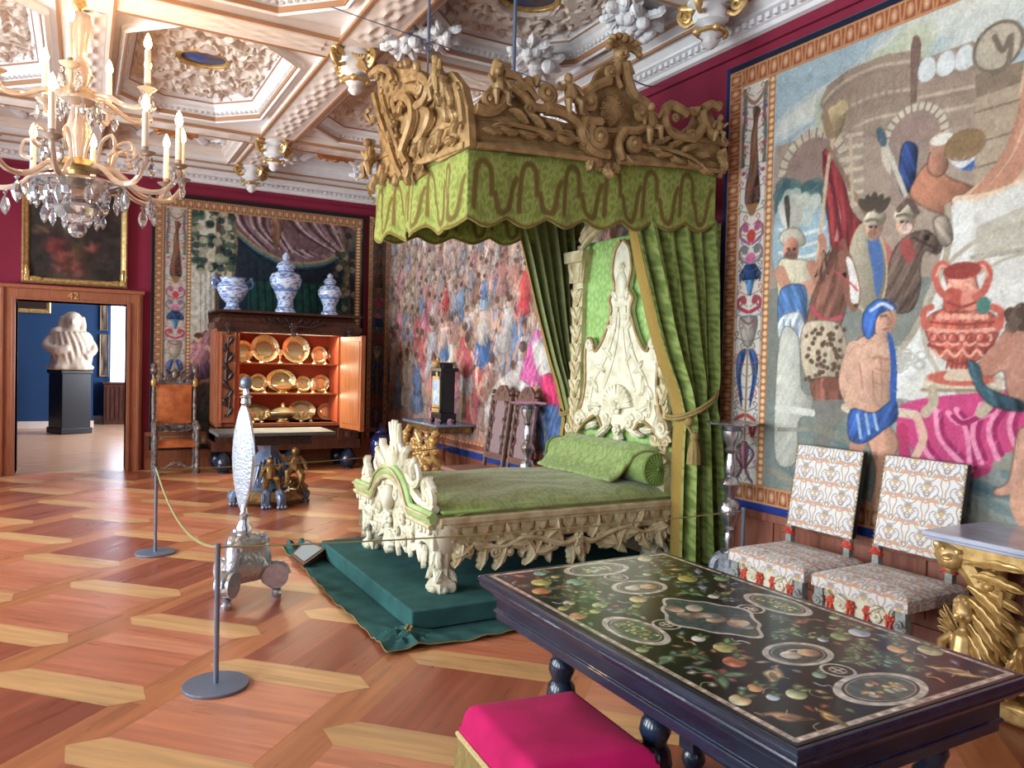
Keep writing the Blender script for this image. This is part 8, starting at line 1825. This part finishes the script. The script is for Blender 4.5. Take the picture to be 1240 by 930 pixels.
# ---------------------------------------------------------------- console with the clock, beyond the bed
c2 = thing('console_table', 'gilt carved console with slate-blue top carrying the black clock', 'console table', (4.1, 9.35, 0))
mb = MB(); mb.box(3.85, 8.8, .83, 4.40, 9.95, .865); mb.build('tabletop', mat('slate_blue', (120, 130, 150), .2, noise=.15, nscale=5), c2, bevel=.012)
mb = MB(); mb.box(3.9, 8.86, .75, 4.38, 9.9, .83); mb.build('apron', M['gilt_dark'], c2, smooth=False, bevel=.01)
for yy in (8.92, 9.82):
    b = MB(); b.tube(crom([(3.93, yy, .76), (3.86, yy, .62), (3.92, yy, .42), (4.02, yy, .3), (3.95, yy, .12), (3.9, yy, .0)], 5), .055, 10); b.ball((3.88, yy, .66), .075, 10, 7); b.ball((3.93, yy, .2), .08, 10, 7)
    b.M = wall_x(3.86)
    for k in range(6): b.leaf((-yy, .7 - k * .11), PI / 2 + (1.2 if k % 2 else -1.2), .18, .1, .0, .4)
    b.build('leg', M['gold_matte'], c2)
b = MB(wall_x(3.9)); 
for k in range(40): b.ball((-9.35 + rng.uniform(-.3, .3), rng.uniform(.05, .72), rng.uniform(-.02, .05)), rng.uniform(.03, .06), 7, 5)
for k in range(16): b.leaf((-9.35 + rng.uniform(-.2, .2), rng.uniform(.1, .6)), rng.uniform(0, 6.28), .2, .1, .03, .4)
b.volute((-9.1, .55), .12, 0, 1.6, 1, .04); b.volute((-9.6, .55), .12, 0, 1.6, -1, .04); b.build('carved_base', M['gold'], c2)
ck = thing('table_clock', 'black table clock with a gilt framed blue dial standing on the slate-blue console', 'clock', (4.12, 9.1, .866))
x0, x1, y0, y1, zc_ = 3.98, 4.2, 8.95, 9.27, .866
mb = MB(); mb.box(x0, y0, zc_ + .06, x1, y1, zc_ + .13); mb.box(x0 + .02, y0 + .02, zc_ + .13, x1 - .02, y1 - .02, zc_ + .68); mb.box(x0 - .01, y0 - .01, zc_ + .66, x1 + .01, y1 + .01, zc_ + .71); mb.box(x0 + .04, y0 + .05, zc_ + .71, x1 - .04, y1 - .05, zc_ + .78); mb.build('case', M['black'], ck, smooth=False, bevel=.006)
for x in (x0 + .02, x1 - .02):
    for y in (y0 + .02, y1 - .02): b = MB(); b.lathe([(.02, .06), (.032, .045), (.03, .02), (.02, 0), (0, 0)], 10, (x, y, zc_)); b.build('foot', M['black'], ck)
b = MB(); b.box(x0 + .0, y0 + .05, zc_ + .24, x0 + .02, y1 - .05, zc_ + .56); b.build('dial', mat('dial', (110, 160, 214), .3, col2=(206, 214, 220), nscale=12), ck, smooth=False)
b = MB(); 
for a, c_, d, e_ in ((y0 + .03, zc_ + .2, y0 + .06, zc_ + .6), (y1 - .06, zc_ + .2, y1 - .03, zc_ + .6), (y0 + .03, zc_ + .56, y1 - .03, zc_ + .6), (y0 + .03, zc_ + .2, y1 - .03, zc_ + .24)): b.box(x0 - .008, a, c_, x0 + .022, d, e_)
b.box(x0 - .008, y0 + .03, zc_ + .14, x0 + .02, y1 - .03, zc_ + .19); b.build('dial_frame', M['gold'], ck, smooth=False, bevel=.003)
b = MB()
for y in (y0 + .025, y1 - .025): b.lathe([(.014, .14), (.018, .16), (.012, .2), (.012, .58), (.018, .62), (.014, .66)], 10, (x0 + .0, y, zc_))
b.build('column_pair', M['black'], ck)
b = MB(wall_x(x0)); c_ = -(y0 + y1) / 2; b.rosette((c_, zc_ + .76), .045, 6); b.leaf((c_, zc_ + .72), PI / 2 + .7, .12, .06); b.leaf((c_, zc_ + .72), PI / 2 - .7, .12, .06); b.ball((c_, zc_ + .82, -.02), .025); b.build('gilt_crest', M['gold'], ck); b = MB(wall_x(x0)); b.rosette((c_, zc_ + .63), .035, 6, -.01); b.build('gilt_rosette', M['gold'], ck)
# tall cane-backed chairs
def cane_chair(yc_, lab):
    t = thing('cane_chair', lab, 'chair', (3.95, yc_, 0), 0, 'cane-backed chairs beyond the bed'); W = Matrix(((0, .13, -1, 4.10), (-1, 0, 0, yc_), (0, 1, 0, 0), (0, 0, 0, 1)))
    for s_ in (-1, 1):
        b = MB(W); pts = [(s_ * .22, z, 0) for z in np.linspace(.42, 1.28, 18)]; b.tube(pts, [.02 + .012 * (k % 2) for k in range(18)], 8); b.ball((s_ * .22, 1.32, 0), .03); b.build('back_post', M['cane'], t)
        b = MB(); b.lathe([(.028, .44), (.02, .38), (.032, .3), (.02, .22), (.032, .12), (.02, .06), (.03, 0)], 10, (3.66, yc_ + s_ * .23, 0)); b.build('leg', M['cane'], t)
        b = MB(); b.tube([(4.14, yc_ + s_ * .22, .45), (4.2, yc_ + s_ * .22, 0)], .022, 8); b.build('rear_leg', M['cane'], t)
    b = MB(W); b.box(-.12, .6, -.008, .12, 1.22, .008); b.build('cane_panel', mat('caning', (150, 124, 128), .6, noise=.4, nscale=70), t, smooth=False)
    b = MB(W)
    for s_ in (-1, 1):
        for k in range(6): b.leaf((s_ * .15, .62 + k * .1), PI / 2 + s_ * (.4 if k % 2 else -.4), .12, .07, -.01); b.volute((s_ * .16, .66 + k * .1), .03, 0, 1.2, s_, .01)
    b.prism([(-.2, 1.22), (.2, 1.22), (.16, 1.32), (.06, 1.4), (-.06, 1.4), (-.16, 1.32)], -.015, .015); b.volute((-.08, 1.3), .06, 0, 1.5, 1, .018); b.volute((.08, 1.3), .06, 0, 1.5, -1, .018); b.rosette((0, 1.36), .05); b.box(-.21, .55, -.02, .21, .62, .02); b.build('carved_back', M['cane'], t)
    b = MB(); b.box(3.62, yc_ - .27, .41, 4.14, yc_ + .27, .46); b.build('seat', mat('cane_seat', (150, 108, 96), .6, noise=.2, nscale=30), t, bevel=.015)
    b = MB(); b.box(3.65, yc_ - .25, .36, 4.12, yc_ + .25, .41); b.build('seat_rail', M['cane'], t, smooth=False)
cane_chair(7.85, 'carved cane-backed chair next to the clock console'); cane_chair(7.28, 'carved cane-backed chair half behind the far silver candle stand')
p = on_y(461, 540, 11.0); t = thing('floor_jar', 'dark blue glazed jar standing on the floor right of the lit cupboard', 'jar', (p.x, 11.0, 0))
b = MB(); b.lathe([(0, 0), (.09, 0), (.1, .03), (.09, .1), (.15, .3), (.16, .42), (.12, .52), (.08, .56), (.09, .58), (0, .58)], 28, (p.x, 11.0, 0)); b.build('body', M['blue_glaze'], t)
b = MB(); b.lathe([(.095, .58), (.095, .6), (.06, .65), (.02, .67), (.03, .7), (0, .72)], 24, (p.x, 11.0, 0)); b.build('lid', M['blue_glaze'], t)

# ================================================================ CHANDELIER AND CEILING ORNAMENTS
CHX, CHY = -.03, 6.3
ch = thing('chandelier', 'large crystal chandelier with two tiers of lit candles', 'chandelier', (CHX, CHY, 4.4))
O3 = (CHX, CHY, 0)
b = MB(); b.lathe([(.0, 4.5), (.012, 4.5), (.012, 4.3), (.03, 4.28), (.035, 4.2), (.015, 4.15), (.04, 4.12), (.05, 4.08), (.012, 4.06), (.02, 4.03)], 14, O3); b.build('hanging_rod', M['gold'], ch)
b = MB(); b.lathe([(.03, 4.04), (.07, 4.02), (.085, 3.92), (.06, 3.8), (.04, 3.72), (.07, 3.66), (.09, 3.6), (.05, 3.52), (.11, 3.47), (.12, 3.42), (.05, 3.38), (.06, 3.3), (.09, 3.2), (.06, 3.08), (.05, 3.0)], 20, O3); b.build('glass_stem', M['glass_arm'], ch)
b = MB(); b.lathe([(.05, 3.02), (.16, 2.99), (.17, 2.95), (.06, 2.93), (.06, 2.86)], 24, O3); b.build('gilt_collar', M['gold'], ch); b = MB(); b.lathe([(.06, 3.5), (.11, 3.49), (.11, 3.46), (.05, 3.44)], 24, O3); b.build('gilt_collar', M['gold'], ch)
b = MB(); b.lathe([(.05, 2.9), (.26, 2.86), (.3, 2.83), (.27, 2.82), (.14, 2.78), (.12, 2.72), (.17, 2.66), (.12, 2.6), (.05, 2.57), (0, 2.57)], 28, O3); b.build('glass_bowl', M['crystal'], ch)
b = MB(); b.ball((CHX, CHY, 2.52), .06, 8, 6); b.build('crystal_ball', M['crystal'], ch, smooth=False)
def drop(x, y, z, s_=1.0):
    b = MB(Matrix.Translation((x, y, z)) @ Matrix.Rotation(rng.uniform(0, 3), 4, 'Z') @ Matrix.Diagonal((s_, s_, s_, 1)))
    b.lathe([(.003, 0), (.006, -.008), (.014, -.016), (.004, -.03), (.016, -.05), (.026, -.085), (.018, -.115), (.002, -.14)], 6); b.build('crystal_drop', M['crystal'], ch, smooth=False)
def candle_arm(a, r, z0, zc_, low):
    d = (math.cos(a), math.sin(a)); P = lambda q, z: (CHX + d[0] * q, CHY + d[1] * q, z)
    arm = MB(); pts = [P(.08, z0), P(r * .35, z0 - .02), P(r * .6, zc_ - .16), P(r * .85, zc_ - .17), P(r, zc_ - .06), P(r, zc_)] if low else [P(.08, z0), P(r * .4, z0 + .0), P(r * .7, zc_ - .11), P(r * .93, zc_ - .1), P(r, zc_)]
    arm.tube(crom(pts, 6), .019, 8)
    if low: arm.tube(crom([P(r * .3, z0 - .02), P(r * .36, z0 + .14), P(r * .52, z0 + .18), P(r * .56, z0 + .08), P(r * .46, z0 + .05)], 4), .012, 6)
    A_ = arm.build('arm', M['glass_arm'], ch)
    q = P(r, 0)
    b = MB(); b.lathe([(.012, zc_ - .02), (.05, zc_), (.065, zc_ + .015), (.05, zc_ + .01), (.02, zc_ + .012), (.022, zc_ + .05), (0, zc_ + .05)], 14, q); b.build('drip_pan', M['glass_arm'], A_)
    b = MB(); b.lathe([(.021, zc_ + .03), (.02, zc_ + .28), (.01, zc_ + .29), (0, zc_ + .29)], 10, q); b.build('candle', M['candle'], A_)
    b = MB(); b.lathe([(.004, zc_ + .285), (.022, zc_ + .305), (.026, zc_ + .33), (.014, zc_ + .375), (0, zc_ + .40)], 10, q); b.build('flame', M['flame'], A_)
    l = bpy.data.lights.new('candle_light', 'POINT'); l.energy = 2.3; l.color = (1, .68, .4); l.shadow_soft_size = .05; lo = bpy.data.objects.new('candle_light', l); COL.objects.link(lo); lo.location = (q[0], q[1], zc_ + .44)
    for k in (0, 1): drop(q[0] + .05 * math.cos(a + 1.5 + 3 * k), q[1] + .05 * math.sin(a + 1.5 + 3 * k), zc_ - .01, 1.0)
    if low: p = P(r * .72, 0); drop(p[0], p[1], zc_ - .19, 1.3)
def px_angle(px, r):   # which way an arm points so that its candle shows at this photo column
    off = (px - 93) * .0067; return off
for k, (dx, front) in enumerate(((-.62, 0), (-.47, 1), (-.14, 1), (.39, 1), (.62, 1), (.69, 0), (.6, 0), (.1, 0), (-.3, 0))):
    r = .70; t = max(-1, min(1, dx / r)); a = math.acos(t); a = -a if front else a
    candle_arm(a, r, 2.96, 2.98, True)
for k, (dx, front) in enumerate(((-.48, 1), (-.22, 0), (.2, 0), (.42, 1), (-.05, 1), (.45, 0))):
    r = .49; t = max(-1, min(1, dx / r)); a = math.acos(t); a = -a if front else a
    candle_arm(a, r, 3.46, 3.5, False)
for k in range(14): a = k * 2 * PI / 14; drop(CHX + .28 * math.cos(a), CHY + .28 * math.sin(a), 2.83, 1.2)
for k in range(9): a = k * 2 * PI / 9; drop(CHX + .16 * math.cos(a), CHY + .16 * math.sin(a), 2.66, .9)
for k in range(8): a = k * 2 * PI / 8 + .2; drop(CHX + .13 * math.cos(a), CHY + .13 * math.sin(a), 3.42, 1.0)

# gilt bosses hanging where the beams cross
def boss(x, y, z, lab):
    t = thing('ceiling_boss', lab, 'ceiling ornament', (x, y, z), 0, 'gilt bosses hanging from the ceiling beams'); s_ = 1.0
    b = MB(); b.lathe([(.16, 0), (.17, -.03), (.1, -.06), (.13, -.12), (.12, -.17), (.05, -.2), (.09, -.23), (.09, -.26), (.05, -.29), (.06, -.33), (.03, -.36), (0, -.37)], 18, (x, y, z), sq=lambda a, zz: 1 + .06 * math.cos(8 * a)); b.build('white_pendant', M['plaster_white'], t)
    for k in range(4):
        a = .4 + k * PI / 2; d = (math.cos(a), math.sin(a)); b = MB(Matrix(((d[0], 0, -d[1], x), (d[1], 0, d[0], y), (0, 1, 0, z), (0, 0, 0, 1))))
        b.vine([(.08, -.02), (.2, -.0), (.26, -.07), (.2, -.15), (.12, -.12)], .024, .018); b.volute((.2, -.08), .055, 0, 1.4, -1, .02, -.01); b.leaf((.1, -.03), .1, .16, .09, .01); b.build('gilt_scroll', M['gold'], t)
    b = MB(); b.tube([(x + .095 * math.cos(q), y + .095 * math.sin(q), z - .245) for q in np.linspace(0, 2 * PI, 17)[:-1]], .02, 6, closed=True)
    for k in range(4): a = .4 + PI / 4 + k * PI / 2; b.ball((x + .11 * math.cos(a), y + .11 * math.sin(a), z - .245), .032, 8, 6)
    b.build('gilt_ring', M['gold'], t)
boss(2.13, 6.85, 4.40, 'gilt and white ceiling boss above the corner of the bed canopy'); boss(2.13, 10.2, 4.40, 'gilt and white ceiling boss at the beam crossing above the cupboard')
boss(2.13, 11.7, 4.40, 'gilt and white ceiling boss at the cornice above the curtain tapestry'); boss(4.08, 4.40, 4.40, 'gilt and white ceiling boss at the cornice above the head of the bed'); boss(4.1, 11.75, 4.40, 'gilt and white ceiling boss in the far corner behind the bed canopy')
# oval paintings in the coffers, gilt cartouches of the end row
names = {(2, 4): 'oval blue ceiling painting in the coffer beside the chandelier', (3, 3): 'oval blue ceiling painting above the bed canopy'}
def medallion(x, y, z, rx, ry, lab):
    t = thing('ceiling_painting', lab, 'painting', (x, y, z), 0); D = Matrix(((1, 0, 0, x), (0, 1, 0, y), (0, 0, -1, z), (0, 0, 0, 1)))
    c = Canvas(-rx, -ry, rx, ry, .01, (88, 96, 130)); 
    for k in range(12): c.ell(rng.uniform(-rx, rx) * .7, rng.uniform(-ry, ry) * .7, .08, .06, [(110, 120, 150), (70, 84, 140), (124, 104, 96), (96, 84, 84)][k % 4], raw=True, al=.8)
    c.ell(-.04, .02, .06, .07, (60, 84, 170), raw=True); c.ell(.05, 0, .05, .05, (110, 84, 76), raw=True)
    n = 48; b = MB(D); b.add([(rx * math.cos(2 * PI * i / n), ry * math.sin(2 * PI * i / n), .012) for i in range(n)] + [(rx * .66 * math.cos(2 * PI * i / n), ry * .66 * math.sin(2 * PI * i / n), .012) for i in range(n)] + [(rx * .33 * math.cos(2 * PI * i / n), ry * .33 * math.sin(2 * PI * i / n), .012) for i in range(n)] + [(0, 0, .012)],
                                   [(j * n + i, j * n + (i + 1) % n, (j + 1) * n + (i + 1) % n, (j + 1) * n + i) for j in range(2) for i in range(n)] + [(2 * n + i, 2 * n + (i + 1) % n, 3 * n) for i in range(n)])
    for i, v in enumerate(b.v):
        u_, v_ = v[0] - x, v[1] - y; b.c[i] = tuple(lin_np(c.a[int(np.clip((u_ + rx) / c.du, 0, c.nu - 1)), int(np.clip((v_ + ry) / c.dv, 0, c.nv - 1))]))
    b.build('canvas', M['paint'], t, vc=True)
    b = MB(D); b.tube([(rx * math.cos(q), ry * math.sin(q), .02) for q in np.linspace(0, 2 * PI, 49)[:-1]], .03, 8, closed=True); b.tube([(rx * .9 * math.cos(q), ry * .9 * math.sin(q), .025) for q in np.linspace(0, 2 * PI, 49)[:-1]], .012, 6, closed=True); b.build('frame', M['gold_matte'], t)
for xi, yi, (x, y) in medal:
    if (xi, yi) in names: medallion(x, y, 4.715, .25, .22, names[(xi, yi)])
def cartouche(x, y, lab):
    b = MB(Matrix(((1, 0, 0, x), (0, 1, 0, y), (0, 0, -1, 4.62), (0, 0, 0, 1)))); b.ball((0, 0, 0), (.22, .14, .07), 16, 10)
    for k in range(10): a = k * 2 * PI / 10; b.leaf((.14 * math.cos(a), .1 * math.sin(a)), a, .14, .08, .02, .3)
    b.rosette((0, 0), .08, 6, .05); tag(b.build('ceiling_cartouche', mat('gold_orange', (196, 128, 76), .45, metal=.5), None), lab, 'ceiling ornament')
cartouche(1.07, 11.2, 'orange gilt cartouche on the ceiling near the chandelier'); cartouche(3.22, 11.2, 'orange gilt cartouche on the ceiling left of the bed canopy')
